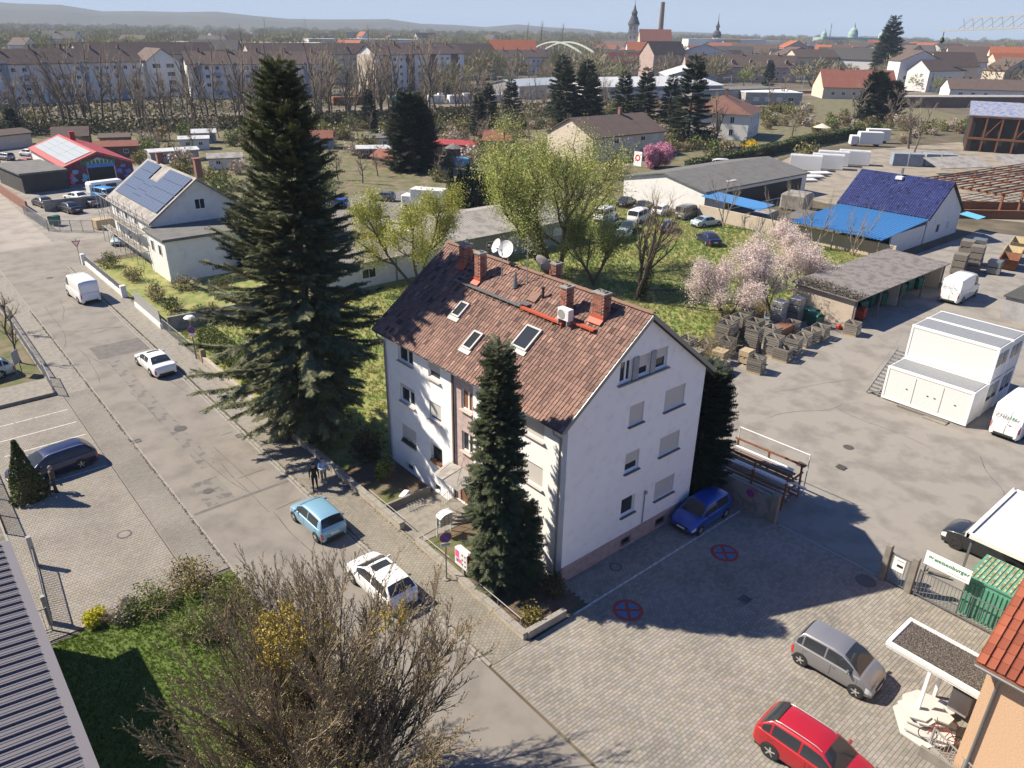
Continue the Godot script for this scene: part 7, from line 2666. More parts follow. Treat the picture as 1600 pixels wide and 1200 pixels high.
	boxpart(self, numbered("poster_board"), M.white, V(93.0, 3.0, -76.5), V(0.2, 2.6, 1.9)).set_meta("label", "white advertising board with a red ring beside the hall")
	get_node("poster_board").set_meta("category", "sign")
	b = MB.new()
	disc(b, 0.35, 0.62, 0.0)
	part(get_node("poster_board"), "red_ring", b, M.sign_red, V(-0.12, 0.2, 0), turn(-90))
	# villa with hipped roof
	building("villa", "pale villa with a red hipped roof beyond the hedge", "house", 154.5, -93.5, 24, {"len": 17.0, "wid": 17.0, "eave": 6.4, "ridge": 10.2, "hip": 6.0, "wall": M.wall_white, "roof": M.roof_villa, "over": 0.6, "win": [["f", 4, 2, 1.1, 1.7, 1.0, 3.0, 1.0], ["l", 3, 2, 1.1, 1.6, 1.0, 3.0, 2.0]], "chim": [[8.0, 10.6, -8.0]]})
	# allotment huts
	R.seed = 502
	for a in [[56.5, -143, -34, 6.5, 4.5, 2.3, 3.6, M.wall_blue, M.roof_red, "blue allotment hut with a light red roof behind the spruce"], [68.5, -136, -34, 6, 4, 2.2, 2.8, M.wall_white, M.roof_grey, "grey roofed white allotment hut by the old pump house"], [57.6, -115, -80, 6.5, 4.5, 1.8, 2.9, M.wall_brown, M.roof_red, "brown allotment hut with two red roof slopes"], [75.6, -119.6, -50, 9.5, 4, 2.2, 2.9, M.wall_brown, M.red_paint, "long allotment hut with a crimson roof behind the pool"], [86.5, -116.0, -50, 6, 4, 2.6, 3.6, M.wall_beige, M.roof_red, "red roofed allotment hut beside the crimson one"], [91.5, -124.0, -50, 6, 4, 2.6, 3.4, M.wall_brown, M.roof_red, "farther red roofed allotment hut beside the crimson one"], [59.5, -124, -30, 7, 4, 1.9, 2.3, M.wall_brown, M.roof_light, "pale blue roofed allotment hut behind the brown one"], [23.6, -141.5, -7, 9, 4.5, 2.0, 2.3, M.wall_grey, M.roof_light, "flat pale roofed allotment hut behind the yellow bush"], [16.5, -154, -20, 8, 4, 2.2, 3.0, M.wall_brown, M.roof_red, "red brown allotment hut next to the garage hall"], [21, -168, -20, 6, 4, 2.2, 2.8, M.wall_brown, M.roof_brown, "brown allotment hut behind the garage hall"], [13.5, -176, -20, 7, 5, 2.2, 3.8, M.wall_brown, M.roof_brown, "square brown roofed hut behind the garage roof"], [34, -156, -20, 6, 4, 2.2, 2.6, M.wall_white, M.roof_light, "white allotment hut with pale flat roof near the spruce"], [44, -128, -30, 6, 4, 2.0, 2.6, M.wall_brown, M.roof_grey, "grey allotment hut right of the spruce top"], [30, -128, -20, 6, 4, 2.0, 2.6, M.wall_white, M.roof_fibre, "white walled allotment hut behind the scaffolded house"], [40, -165, -20, 5, 4, 2.2, 2.8, M.wall_blue, M.roof_light, "bluish allotment hut far behind the spruce"]]:
		building("allotment_hut", a[9], "hut", a[0], a[1], a[2], {"len": a[3], "wid": a[4], "eave": a[5], "ridge": a[6], "wall": a[7], "roof": a[8], "over": 0.3, "win": [["f", 2, 1, 0.9, 0.8, 0.9, 3, 0.4]]}, "allotment huts")
	var pv := thing("garden_pavilion", "small grey pavilion with a pointed roof beside the pool", "pavilion", V(76.5, 0, -113.2))
	b = MB.new()
	b.lathe([Vector2(2.1, 2.1), Vector2(0.1, 3.1), Vector2(0, 3.12)], 6)
	part(pv, "roof", b, M.roof_grey)
	for i in 6:
		boxpart(pv, "post", M.wood_grey, V(cos(i * TAU / 6), 0, sin(i * TAU / 6)) * 1.8 + V(0, 1.05, 0), V(0.15, 2.1, 0.15))
	pv = thing("swimming_pool", "round blue garden pool in the allotments", "pool", V(72.5, 0, -107.0))
	b = MB.new()
	b.lathe([Vector2(2.6, 0), Vector2(2.6, 1.1), Vector2(2.45, 1.1), Vector2(2.45, 0.95)], 24)
	part(pv, "rim", b, M.sky_paint)
	b = MB.new()
	b.lathe([Vector2(2.45, 0.95), Vector2(0, 0.95)], 24)
	part(pv, "water", b, M.blue_sheet)
	pv = thing("slide_tower", "orange wooden play tower beside the green garden screen", "play tower", V(81.5, 0, -105.8), 20)
	for s in [V(-0.7, 1.6, -0.7), V(0.7, 1.6, -0.7), V(-0.7, 1.6, 0.7), V(0.7, 1.6, 0.7)]:
		boxpart(pv, "post", M.orange, s, V(0.18, 3.2, 0.18))
	boxpart(pv, "platform", M.orange, V(0, 1.5, 0), V(1.6, 0.9, 1.6))
	boxpart(self, numbered("garden_screen"), M.plastic_green, V(84.5, 0.9, -100.5), V(0.1, 1.8, 7.0), 0.0, turn(-25)).set_meta("label", "green screen fence of the pool garden")
	get_node("garden_screen").set_meta("category", "fence")
	pv = thing("white_box_truck", "white box truck parked behind the yellow green willow", "truck", V(43.5, 0.02, -74.5), 35)
	boxpart(pv, "box_body", M.metal_white, V(0, 2.0, 0), V(2.3, 2.4, 5.2), 0.06)
	boxpart(pv, "cab", M.metal_white, V(0, 1.25, -3.4), V(2.1, 1.9, 1.5), 0.15)
	boxpart(pv, "windshield", M.glass, V(0, 1.65, -4.16), V(1.8, 0.7, 0.05))
	for s in [V(-1.0, 0.4, -3.2), V(1.0, 0.4, -3.2), V(-1.0, 0.4, 1.6), V(1.0, 0.4, 1.6)]:
		b = MB.new()
		b.tube(s - V(0.12, 0, 0), s + V(0.12, 0, 0), 0.4, 0.4, 14, true)
		part(pv, "wheel", b, M.rubber)
	flat("allotment_lot", [V2(26, -92), V2(60, -88), V2(62, -78), V2(27, -70)], 0.012, M.asphalt_worn)
	storage_yard()


func corrugate(o: Node3D, l: float, w: float, e: float, r: float, x0: float, z0: float) -> void:
	# ribs down the front slope
	var b := MB.new()
	var n := int(l / 0.36)
	var k := (r - e) / (w / 2)
	for i in n:
		var x := x0 + (i + 0.5) * l / n
		b.bar(V(x, e + 0.05, z0), V(x, r + 0.03, z0 - w / 2), 0.16, 0.05)
	part(o, "roof_ribs", b, M.roof_fibre).set_meta("kind", "stuff")


func scaffold() -> void:
	var o := thing("scaffold", "steel tube scaffold along the front of the white gabled house", "scaffold", V(1.0, 0, -76.0))
	for i in 8:
		for x in [-0.55, 0.25]:
			var b := MB.new()
			b.tube(V(x, 0, -8 + i * 2.3), V(x, 6.3, -8 + i * 2.3), 0.035, 0.035, 6)
			part(o, "standard", b, M.steel)
	for y in [2.0, 4.0, 6.0]:
		for x in [-0.55, 0.25]:
			var b := MB.new()
			b.tube(V(x, y, -8), V(x, y, 8.1), 0.03, 0.03, 6)
			part(o, "ledger", b, M.steel)
		if y < 5:
			for i in 7:
				boxpart(o, "deck_board", M.wood_grey2, V(-0.15, y - 0.05, -6.85 + i * 2.3), V(0.75, 0.05, 2.2))
	for i in 4:
		var b := MB.new()
		b.tube(V(-0.58, 0, -8 + i * 4.6), V(-0.58, 6.0, -5.7 + i * 4.6), 0.025, 0.025, 5)
		part(o, "brace", b, M.steel)


func storage_yard() -> void:
	R.seed = 503
	flat("storage_yard_ground", [V2(103, -60), V2(140, -72), V2(200, -60), V2(215, -20), V2(110, -14), V2(98, -40)], 0.012, M.yard_pale)
	for a in [[126, -60.5, 6.1, "white container left most in the row behind the blue roof"], [131, -58.5, 6.1, "second white container in the row behind the blue roof"], [136, -60, 6.1, "third white container in the row behind the blue roof"], [141, -58, 6.1, "white container at the right end of the row"]]:
		var o := thing("white_container", a[3], "container", V(a[0], 0.02, a[1]), 30, "white containers behind the blue roof")
		boxpart(o, "body", M.metal_white, V(0, 1.45, 0), V(2.5, 2.7, a[2]), 0.04)
		boxpart(o, "roof", M.roof_light, V(0, 2.83, 0), V(2.44, 0.06, a[2] - 0.06))
	for a in [[149, -50.5, "grey blue container beside the white row"], [154, -46.0, "second grey blue container beside the steel frame"]]:
		var o := thing("grey_container", a[2], "container", V(a[0], 0.02, a[1]), 40, "grey containers")
		boxpart(o, "body", M.wall_blue, V(0, 1.3, 0), V(2.5, 2.5, 6.0), 0.04)
		boxpart(o, "frame", M.metal_white, V(-1.3, 1.4, 0), V(0.1, 2.8, 0.2))
	for i in 5:
		var b := MB.new()
		for k in 7:
			b.tube(V(-1.0 + k * 0.33, 0.3 + (i % 2) * 0.3, -3), V(-1.0 + k * 0.33, 0.3 + (i % 2) * 0.3, 3), 0.15, 0.15, 6, true)
		var o := part(self, numbered("pipe_bundle"), b, M.metal_white, V(113 + i * 2.4, 0.02, -54.0 - i * 0.6), turn(55))
		tag(o, ["nearest the hall", "second from the hall", "in the middle of the five", "fourth from the hall", "nearest the white containers"][i].insert(0, "bundle of pale poles, "), "pole bundle", "bundles of pale poles")
	# rusty frames
	var o := thing("steel_frame_ruin", "rusty steel roof frame of a dismantled hall behind the blue roof", "ruin", V(113, 0, -33.0), -8)
	boxpart(o, "brick_end", M.wall_beige, V(-3.5, 1.5, 0), V(5.0, 3.0, 3.0))
	for i in 7:
		var b := MB.new()
		b.bar(V(i * 6.0, 0, 0), V(i * 6.0, 3.2, 0), 0.3)
		b.bar(V(i * 6.0, 0, 14), V(i * 6.0, 3.2, 14), 0.3)
		b.bar(V(i * 6.0, 3.2, -0.5), V(i * 6.0, 3.2, 14.5), 0.3)
		part(o, "portal_frame", b, M.rust)
	for i in 12:
		var b := MB.new()
		b.bar(V(-1, 3.45, i * 1.27), V(37, 3.45, i * 1.27), 0.2)
		part(o, "purlin", b, M.rust if i % 2 else M.wood_grey2)
	for i in 2:
		var b := MB.new()
		for k in 14:
			b.slab([V(k * 0.9, 0.9 + 0.0, 0), V(k * 0.9 + 0.85, 0.9, 0), V(k * 0.9 + 0.85, 2.3, -5), V(k * 0.9, 2.3, -5)], V(0, 0.12, 0))
		var q := part(self, numbered("collapsed_roof"), b, M.roof_fibre, V(140 + i * 15, 0.6, -40 + i * 7), turn(-25))
		tag(q, "collapsed corrugated roof sheet, " + ("nearest the grey containers" if i == 0 else "at the right picture edge"), "roof sheet")
	for i in 2:
		low_wall("long low rusty wall strip behind the blue house, " + ("nearer one" if i == 0 else "farther one"), V(103 + i * 3, 0, -24 - i * 6.5), V(125 + i * 6, 0, -4 - i * 3), 1.3, 0.4, M.rust, null, "rusty_wall")
	# open hall with blue roof patches at the right edge
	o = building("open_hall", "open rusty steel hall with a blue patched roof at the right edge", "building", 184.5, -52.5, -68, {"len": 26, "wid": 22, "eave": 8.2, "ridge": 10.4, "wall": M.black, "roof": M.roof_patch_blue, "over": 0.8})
	for i in 9:
		var b := MB.new()
		b.bar(V(i * 3.2, 0, 0.5), V(i * 3.2, 8.2, 0.5), 0.35)
		if i < 8:
			b.bar(V(i * 3.2, 3.2, 0.5), V(i * 3.2 + 3.2, 7.8 if i % 2 else 3.2, 0.5), 0.2)
		part(o, "steel_column", b, M.rust)
	for y in [3.0, 7.9]:
		boxpart(o, "steel_beam", M.rust, V(13, y, 0.6), V(26.5, 0.4, 0.3))
	far_window(o, V(18, 5.5, 0.3), Basis.IDENTITY, 2.6, 2.6, M.roof_light, M.roof_light)
	# loader parts and lorries far right
	for a in [[172, -70, "white lorry cab beside the tall bare trees"], [180, -72, "white lorry box beside the tall bare trees"]]:
		var t := thing("lorry", a[2], "truck", V(a[0], 0.02, a[1]), 40)
		boxpart(t, "box_body", M.metal_white, V(0, 2.0, 0), V(2.5, 2.8, 5.5), 0.06)
		boxpart(t, "cab", M.metal_white, V(0, 1.4, -3.8), V(2.3, 2.2, 1.8), 0.15)
		for s in [V(-1.0, 0.45, -3.4), V(1.0, 0.45, -3.4), V(-1.0, 0.45, 1.6), V(1.0, 0.45, 1.6)]:
			var b := MB.new()
			b.tube(s - V(0.14, 0, 0), s + V(0.14, 0, 0), 0.45, 0.45, 12, true)
			part(t, "wheel", b, M.rubber)
	# parasol by the villa
	o = thing("parasol", "pale pink parasol beside the villa", "parasol", V(181, 0, -88))
	var b := MB.new()
	b.lathe([Vector2(2.4, 2.2), Vector2(0.05, 3.2), Vector2(0, 3.22)], 8)
	part(o, "canopy", b, M.wall_cream)
	b = MB.new()
	b.tube(V(0, 0, 0), V(0, 3.2, 0), 0.05, 0.05, 6)
	part(o, "pole", b, M.wood_pale)


# a point by compass angle (degrees right of the viewing axis) and distance from the viewer's mast
func polar(a: float, d: float) -> Vector3:
	var t := deg_to_rad(40.63 + a)
	return V(-21.26 + sin(t) * d, 0, 20.85 - cos(t) * d)


func town() -> void:
	R.seed = 601
	var g := "apartment blocks beyond the railway"
	var w4 := ["f", 14, 4, 1.5, 1.3, 1.2, 2.9, 1.5]
	var blocks := [["long white apartment block with a brown roof at the far left", -36.0, -276.0, 11, 54, 12.5, 16.6, M.wall_white, M.roof_brown, w4], ["white apartment block with brown roof behind the left tree belt", 20.2, -286.6, 11, 50, 12.5, 16.6, M.wall_white, M.roof_brown, w4], ["white block left of the spruce top with brown roof and balconies", 80.0, -280.7, -14, 52, 11.9, 15.8, M.wall_white, M.roof_brown, w4], ["white apartment block with brown stair bays, tallest of the row", 149.4, -265.2, 7, 49, 15.0, 18.4, M.wall_white, M.roof_brown, ["f", 14, 5, 1.5, 1.3, 1.2, 2.8, 1.5]], ["white and ochre apartment block near the arch bridge", 277.8, -355.4, -8, 50, 9.8, 13.6, M.wall_white, M.roof_brown, ["f", 14, 3, 1.5, 1.3, 1.2, 2.9, 1.5]]]
	for a in blocks:
		var ch := []
		for k in 5:
			ch.append([a[4] * (k + 0.5) / 5.0, a[6] + 0.2, -6.0])
		var o := building("apartment_block", a[0], "building", a[1], a[2], a[3], {"len": a[4], "wid": 12, "eave": a[5], "ridge": a[6], "wall": a[7], "roof": a[8], "win": [a[9]], "chim": ch, "over": 0.5}, g)
		if a[5] > 14.0:
			for k in 4:
				boxpart(o, "stair_bay", M.wall_brown, V(5.5 + k * 12.6, 7.4, 0.1), V(4.0, 14.8, 0.4))
			boxpart(o, "gable_cladding", M.wall_cream, V(-0.1, 7.5, -6.0), V(0.3, 15.0, 12.0))
		elif a[5] > 11.0:
			for k in 4:
				var x: float = 4.0 + k * a[4] / 4.0
				boxpart(o, "stair_bay", M.wall_blue, V(x, a[5] * 0.52, 0.15), V(2.0, a[5] * 1.04, 0.6))
				for j in 3:
					boxpart(o, "balcony", M.wall_grey, V(x + 6.0, 2.6 + j * 2.9, 0.7), V(3.0, 1.0, 1.4))
		else:
			for k in 3:
				boxpart(o, "ochre_panel", M.wall_yellow, V(8.0 + k * 17.0, 3.3, 0.08), V(7.0, 6.6, 0.3))
	building("apartment_block", "white gabled end block with stacked balconies in the left row", "building", 71.0, -297.0, 2, {"len": 12, "wid": 16, "eave": 12.3, "ridge": 16.5, "cross": true, "wall": M.wall_white, "roof": M.roof_brown, "win": [["f", 2, 4, 3.0, 1.6, 1.2, 2.9, 1.0]]}, g)
	for a in [["brown roofed block behind the left row", 60, -345, 8, 60], ["second brown roofed block behind the left row", 128, -338, -5, 48], ["red brown block left of the tallest block", 176, -335, -5, 40], ["brown roofed block right behind the tallest block", 225, -330, 0, 40]]:
		building("apartment_block", a[0], "building", a[1], a[2], a[3], {"len": a[4], "wid": 12, "eave": 13, "ridge": 17.5, "wall": M.wall_cream, "roof": M.roof_brown, "win": [["f", 12, 4, 1.5, 1.3, 1.2, 2.9, 1.5]]}, "apartment blocks in the second row")
	# works and shops beyond the railway
	var hb := building("factory_hall", "wide pale blue factory hall behind the dark spruces", "building", 193.6, -183.2, -16, {"len": 56, "wid": 34, "eave": 6.2, "ridge": 8.6, "wall": M.wall_white, "roof": M.roof_light, "win": [["f", 8, 1, 3.0, 1.2, 3.6, 3, 2.0]]})
	boxpart(hb, "blue_stripe", M.wall_blue, V(28, 5.3, 0.1), V(54, 1.2, 0.2))
	building("factory_hall", "low hall with a solar covered roof before the arch bridge", "building", 186.0, -219.0, 5, {"len": 34, "wid": 18, "eave": 4.7, "ridge": 6.6, "wall": M.wall_grey, "roof": M.solar_pale, "win": [["f", 7, 1, 2.0, 1.2, 1.8, 3, 2.0]]})
	building("show_room", "grey showroom with a bright white flat roof behind the villa", "building", 246.0, -156.0, -38, {"len": 22, "wid": 24, "eave": 4.3, "wall": M.wall_grey, "roof": M.roof_white, "flat": 1, "over": 0.2, "win": [["f", 4, 1, 2.2, 1.4, 1.4, 3, 2.0]]})
	building("store_hall", "long low grey store hall left of the showroom", "building", 226.0, -166.0, -10, {"len": 50, "wid": 14, "eave": 4.8, "wall": M.wall_grey, "roof": M.roof_grey, "flat": 1, "over": 0.2})
	building("store_hall", "blue gabled hall behind the long store hall", "building", 262.0, -208.0, -45, {"len": 22, "wid": 34, "eave": 7.2, "ridge": 10.6, "cross": true, "wall": M.wall_blue, "roof": M.roof_light})
	building("terrace_houses", "pinkish terrace with a dark roof and dormers right of centre", "building", 345.0, -262.0, -40, {"len": 62, "wid": 12, "eave": 8.0, "ridge": 13.8, "wall": M.wall_pinkish, "roof": M.roof_brown, "win": [["f", 16, 2, 1.4, 1.4, 1.2, 3.0, 1.5]], "dorm": [6, 16, 26, 36, 46, 56], "chim": [[10, 14.0, -6], [32, 14.0, -6], [52, 14.0, -6]]})
	building("red_roof_house", "long yellowish house with a wide dark red roof by the railway", "building", 303.0, -156.0, -46, {"len": 30, "wid": 18, "eave": 4.6, "ridge": 11.2, "wall": M.wall_cream, "roof": M.roof_red, "win": [["f", 6, 1, 1.4, 1.3, 1.5, 3, 2.0], ["r", 3, 2, 1.3, 1.3, 1.5, 3.4, 3.0]], "chim": [[8, 11.4, -9], [22, 11.4, -9]]})
	building("yellow_block", "large yellow flat roofed block at the upper right", "building", 560.0, -250.0, -36, {"len": 52, "wid": 16, "eave": 13.0, "wall": M.wall_yellow, "roof": M.roof_brown, "flat": 1, "win": [["f", 12, 3, 1.8, 1.8, 1.5, 3.6, 2.0]]})
	building("town_house_row", "white town houses with a pointed gable right of the yellow block", "building", 545.0, -205.0, -56, {"len": 32, "wid": 14, "eave": 12.0, "ridge": 19.0, "wall": M.wall_white, "roof": M.roof_brown, "win": [["f", 9, 3, 1.6, 2.0, 1.5, 3.6, 1.5]], "dorm": [6, 16, 26]})
	building("town_house_row", "cream town houses with a bright red roof at the right edge", "building", 532.0, -175.0, -58, {"len": 44, "wid": 14, "eave": 11.4, "ridge": 19.4, "wall": M.wall_cream, "roof": M.roof_orange, "win": [["f", 11, 3, 1.6, 1.8, 1.5, 3.4, 1.5]], "dorm": [6, 16, 26, 36]})
	building("rail_house", "low white house with a dark roof at the right edge of the railway", "building", 352.0, -124.0, -52, {"len": 34, "wid": 14, "eave": 4.2, "ridge": 8.0, "wall": M.wall_white, "roof": M.roof_brown, "win": [["f", 6, 1, 1.6, 1.3, 1.6, 3, 2.0]]})
	building("black_roof_house", "pink gabled house with a black roof left of the spruces", "building", 408.0, -392.0, -46, {"len": 28, "wid": 18, "eave": 5.0, "ridge": 12.5, "wall": M.wall_pinkish, "roof": M.roof_dark, "win": [["l", 4, 2, 1.5, 1.5, 1.4, 3.4, 3.0]]})
	building("rail_shed", "very long grey railway shed at the right", "building", 290.0, -116.0, -30, {"len": 70, "wid": 9, "eave": 3.6, "wall": M.wall_brown, "roof": M.roof_fibre, "flat": 1, "over": 0.4})
	landmarks()
	far_houses()
	rail_things()
	woods()


func landmarks() -> void:
	# tower with a steep roof and its hall
	var o := thing("clock_tower", "sandstone tower with a steep pointed roof on the skyline", "tower", V(652, 0, -574), 35)
	boxpart(o, "shaft", M.wall_cream, V(0, 15.5, 0), V(9, 31, 9))
	for s in [[31.0, 10.6, 1.2], [24.0, 9.6, 0.7]]:
		boxpart(o, "cornice", M.stone, V(0, s[0], 0), V(s[1], s[2], s[1]))
	var b := MB.new()
	b.lathe([Vector2(6.6, 31.5), Vector2(4.6, 36), Vector2(3.4, 39), Vector2(2.9, 39.2), Vector2(2.9, 42), Vector2(3.6, 42.2), Vector2(1.4, 46), Vector2(0.25, 51), Vector2(0, 57)], 8)
	part(o, "spire", b, M.roof_dark)
	for y in [10.0, 19.0, 27.5]:
		for x in [-2.0, 2.0]:
			far_window(o, V(x, y, 4.5), Basis.IDENTITY, 1.2, 3.0, M.stone, M.glass)
			far_window(o, V(-4.5, y, x), turn(-90), 1.2, 3.0, M.stone, M.glass)
	building("tower_hall", "gabled sandstone hall with a dark red roof beside the tower", "building", 662, -572, -40, {"len": 34, "wid": 18, "eave": 16, "ridge": 27, "wall": M.wall_cream, "roof": M.roof_red, "win": [["f", 6, 2, 1.6, 3.0, 3.0, 6.0, 2.0]]})
	building("tower_hall", "lower sandstone wing left of the tower", "building", 628, -572, -40, {"len": 22, "wid": 14, "eave": 11, "wall": M.wall_cream, "roof": M.stone, "flat": 1, "win": [["f", 4, 2, 1.6, 3.0, 2.0, 5.0, 2.0]]})
	b = MB.new()
	b.tube(V(0, 0, 0), V(0, 54.5, 0), 3.4, 2.2, 16, true)
	solo("factory_chimney", "tall slim brick chimney right of the tower", "chimney", b, M.wall_brown, V(709, 0, -584))
	o = thing("onion_tower", "dark onion domed church tower on the skyline", "tower", V(870, 0, -624))
	boxpart(o, "shaft", M.wall_cream, V(0, 9.5, 0), V(8, 19, 8))
	b = MB.new()
	b.lathe([Vector2(5.0, 19), Vector2(5.8, 22), Vector2(4.4, 25.5), Vector2(2.0, 27.5), Vector2(1.9, 30), Vector2(2.7, 32), Vector2(1.2, 35), Vector2(0.5, 38), Vector2(0.2, 46), Vector2(0, 47)], 12)
	part(o, "dome", b, M.roof_dark)
	o = thing("domed_hall", "wide building with pale green domes on the right skyline", "building", V(1310, 0, -670), -26)
	boxpart(o, "wall", M.wall_cream, V(0, 8, 0), V(130, 16, 30))
	boxpart(o, "roof", M.roof_copper, V(0, 18, 0), V(132, 5, 26))
	for x in [-55.0, 0.0, 55.0]:
		b = MB.new()
		b.lathe([Vector2(8, 20), Vector2(8, 26), Vector2(6, 32), Vector2(2, 36), Vector2(1, 41), Vector2(0, 44)] if x == 0.0 else [Vector2(5, 20), Vector2(4, 26), Vector2(1, 30), Vector2(0, 35)], 12, V(x, 0, 0))
		part(o, "dome", b, M.roof_copper)
	# white works left and right of the tower
	for a in [[730, -560, 90, 18, "white office works right of the chimney"], [830, -600, 90, 16, "long white works below the onion tower"], [700, -520, 60, 10, "low white works before the tower"], [335, -695, 110, 14, "long white hall on the left skyline"], [190, -640, 120, 12, "grey long hall behind the left apartment blocks"], [120, -560, 90, 11, "dark roofed hall far left behind the blocks"]]:
		building("works_building", a[4], "building", a[0], a[1], -35 if a[0] > 400 else -15, {"len": a[2], "wid": 24, "eave": a[3], "wall": M.wall_white, "roof": M.roof_light, "flat": 1, "win": [["f", 10, 2, 3.0, 2.0, 2.5, 5.0, 3.0]]})
	# arch bridge
	o = thing("arch_bridge", "pale steel arch bridge over the railway", "bridge", V(388, 0, -444))
	var e := V(356 - 388, 0, -337 + 444)
	var dir := e.normalized()
	var side := V(-dir.z, 0, dir.x) * 5.0
	for s in [-1.0, 1.0]:
		b = MB.new()
		for i in 24:
			var f := i / 24.0
			var h := (i + 1) / 24.0
			b.bar(e * f + side * s + V(0, 6 + 11.5 * sin(PI * f), 0), e * h + side * s + V(0, 6 + 11.5 * sin(PI * h), 0), 0.9)
			if i % 2:
				b.bar(e * f + side * s + V(0, 6, 0), e * f + side * s + V(0, 6 + 11.5 * sin(PI * f), 0), 0.2)
		part(o, "arch", b, M.bridge)
	b = MB.new()
	b.bar(-dir * 30 + V(0, 5.6, 0), e + dir * 30 + V(0, 5.6, 0), 11.0, 1.2)
	part(o, "deck", b, M.concrete)
	# crane jib at the right edge
	o = thing("tower_crane", "grey lattice crane jib reaching in from the right edge", "crane", V(89.6, 25.6, -25.1))
	var c := V(78.5 - 89.6, 0.35, -12.0 + 25.1) * 3.0
	for s in [[0.0, 0.0, 0.0], [0.0, 0.0, 0.9]]:
		b = MB.new()
		b.bar(V(0, 0, s[2]), c + V(0, 0, s[2]), 0.13)
		part(o, "lower_chord", b, M.metal_grey)
	b = MB.new()
	var n := 26
	b.bar(c * 0.1 + V(0, 1.25, 0.45), c + V(0, 1.25, 0.45), 0.1)
	for i in n:
		var f := c * (i / float(n)) * 1.0
		var h := c * ((i + 1) / float(n))
		b.bar(f, h + V(0, 1.25, 0.45) if i > 1 else h, 0.06)
		if i > 1:
			b.bar(f + V(0, 0, 0.9), f + V(0, 1.25, 0.45), 0.06)
	part(o, "lattice", b, M.metal_grey)
	b = MB.new()
	b.tube(V(0.2, -0.1, 0.4), V(0.2, -0.9, 0.4), 0.05, 0.05, 5)
	b.lathe([Vector2(0, -1.5), Vector2(0.3, -1.2), Vector2(0.2, -0.8), Vector2(0, -0.7)], 8, V(0.2, 0, 0.4))
	part(o, "hook", b, M.metal_black)
	boxpart(o, "mast", M.metal_grey, c + V(0, -12.8, 0.4), V(1.6, 25.6, 1.6))


func far_houses() -> void:
	R.seed = 602
	var roofs := [M.roof_red, M.roof_brown, M.roof_brown, M.roof_orange, M.roof_dark]
	var names := ["red", "brown", "umber", "orange", "black"]
	var walls := [M.wall_white, M.wall_cream, M.wall_white, M.wall_pinkish]
	var wn := ["white", "cream", "pale", "pink"]
	for i in 140:
		var a := rnd(5.0, 36.0)
		var d := rnd(430, 1200)
		if i > 108:
			a = rnd(-36.0, 4.0)
			d = rnd(480, 1300)
		var p := polar(a, d)
		var k := R.randi() % 5
		var q := R.randi() % 4
		var l := rnd(12, 34)
		var e := rnd(7, 14)
		building("town_house", "distant %s house with %s roof %s" % [wn[q], names[k], "in the town on the right skyline" if a > 5 else "beyond the left apartment blocks"], "house", p.x, p.z, rnd(-80, 10), {"len": l, "wid": 12, "eave": e, "ridge": e + rnd(4, 6.5), "wall": walls[q], "roof": roofs[k], "cross": R.randf() < 0.2, "win": [["f", int(l / 4.5), 2 if d < 800 else 1, 1.8, 1.8, 1.6, 3.4, 1.5]] if d < 900 else []}, "distant houses of the town")


func rail_things() -> void:
	R.seed = 603
	# rails and line-side poles
	for k in 4:
		var b := MB.new()
		var pts := [V(-60, 0.2, -238 - k * 5), V(-20, 0.2, -222 - k * 5), V(60, 0.2, -204 - k * 4), V(160, 0.2, -189 - k * 4), V(300, 0.2, -183 - k * 4), V(460, 0.2, -126 - k * 4)]
		for i in pts.size() - 1:
			for s in [-0.72, 0.72]:
				b.bar(pts[i] + V(0, 0, s), pts[i + 1] + V(0, 0, s), 0.14, 0.18)
		struct("railway_track", b, M.rust)
	for i in 11:
		var o := thing("catenary_mast", "railway mast with a bracket along the tracks", "mast", V(10 + i * 38.0, 0, -198 + minf(i * 3.0, 14) + maxf(0, i - 7) * 12.0), 15, "railway masts")
		var b := MB.new()
		b.tube(V(0, 0, 0), V(0, 8.5, 0), 0.16, 0.12, 6)
		part(o, "pole", b, M.metal_grey)
		b = MB.new()
		b.bar(V(0, 7.6, 0), V(0.3, 7.2, -4), 0.1)
		b.bar(V(0, 8.4, 0), V(0.3, 7.2, -4), 0.06)
		part(o, "bracket", b, M.metal_grey)
	# site huts and machines at the construction strip
	for a in [[148, -222, 6, "white site box left of the green netting", M.metal_white], [156, -218, 9, "white truck shaped site box beside the building site", M.metal_white], [136, -226, 10, "green netting heap before the tallest block", M.container_green], [118, -232, 12, "red soil heap before the tallest block", M.rust], [170, -212, 7, "grey site box before the solar hall", M.steel]]:
		var b := MB.new()
		b.cbox(V(0, 1.4, 0), V(a[2], 2.8, 3), 0.2)
		b.cbox(V(a[2] * 0.3, 3.0, 0), V(a[2] * 0.3, 0.8, 2), 0.15)
		solo("site_box", a[3], "site box", b, a[4], V(a[0], 0, a[1]), -15)


func proto_tree(called: String, label: String, cat: String, group: String, k: int) -> Node3D:
	var o := thing(called, label, cat, Vector3.ZERO, 0, group)
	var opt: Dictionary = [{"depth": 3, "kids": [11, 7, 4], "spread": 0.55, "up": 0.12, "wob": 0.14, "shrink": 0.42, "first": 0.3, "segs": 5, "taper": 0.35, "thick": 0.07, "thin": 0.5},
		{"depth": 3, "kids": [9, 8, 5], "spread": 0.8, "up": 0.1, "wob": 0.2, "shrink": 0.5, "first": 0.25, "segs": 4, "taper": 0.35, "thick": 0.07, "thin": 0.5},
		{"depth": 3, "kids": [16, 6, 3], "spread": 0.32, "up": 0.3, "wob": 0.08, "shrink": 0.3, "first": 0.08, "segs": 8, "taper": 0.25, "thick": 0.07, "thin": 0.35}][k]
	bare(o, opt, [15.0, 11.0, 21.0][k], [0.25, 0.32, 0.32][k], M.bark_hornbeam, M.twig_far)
	return o


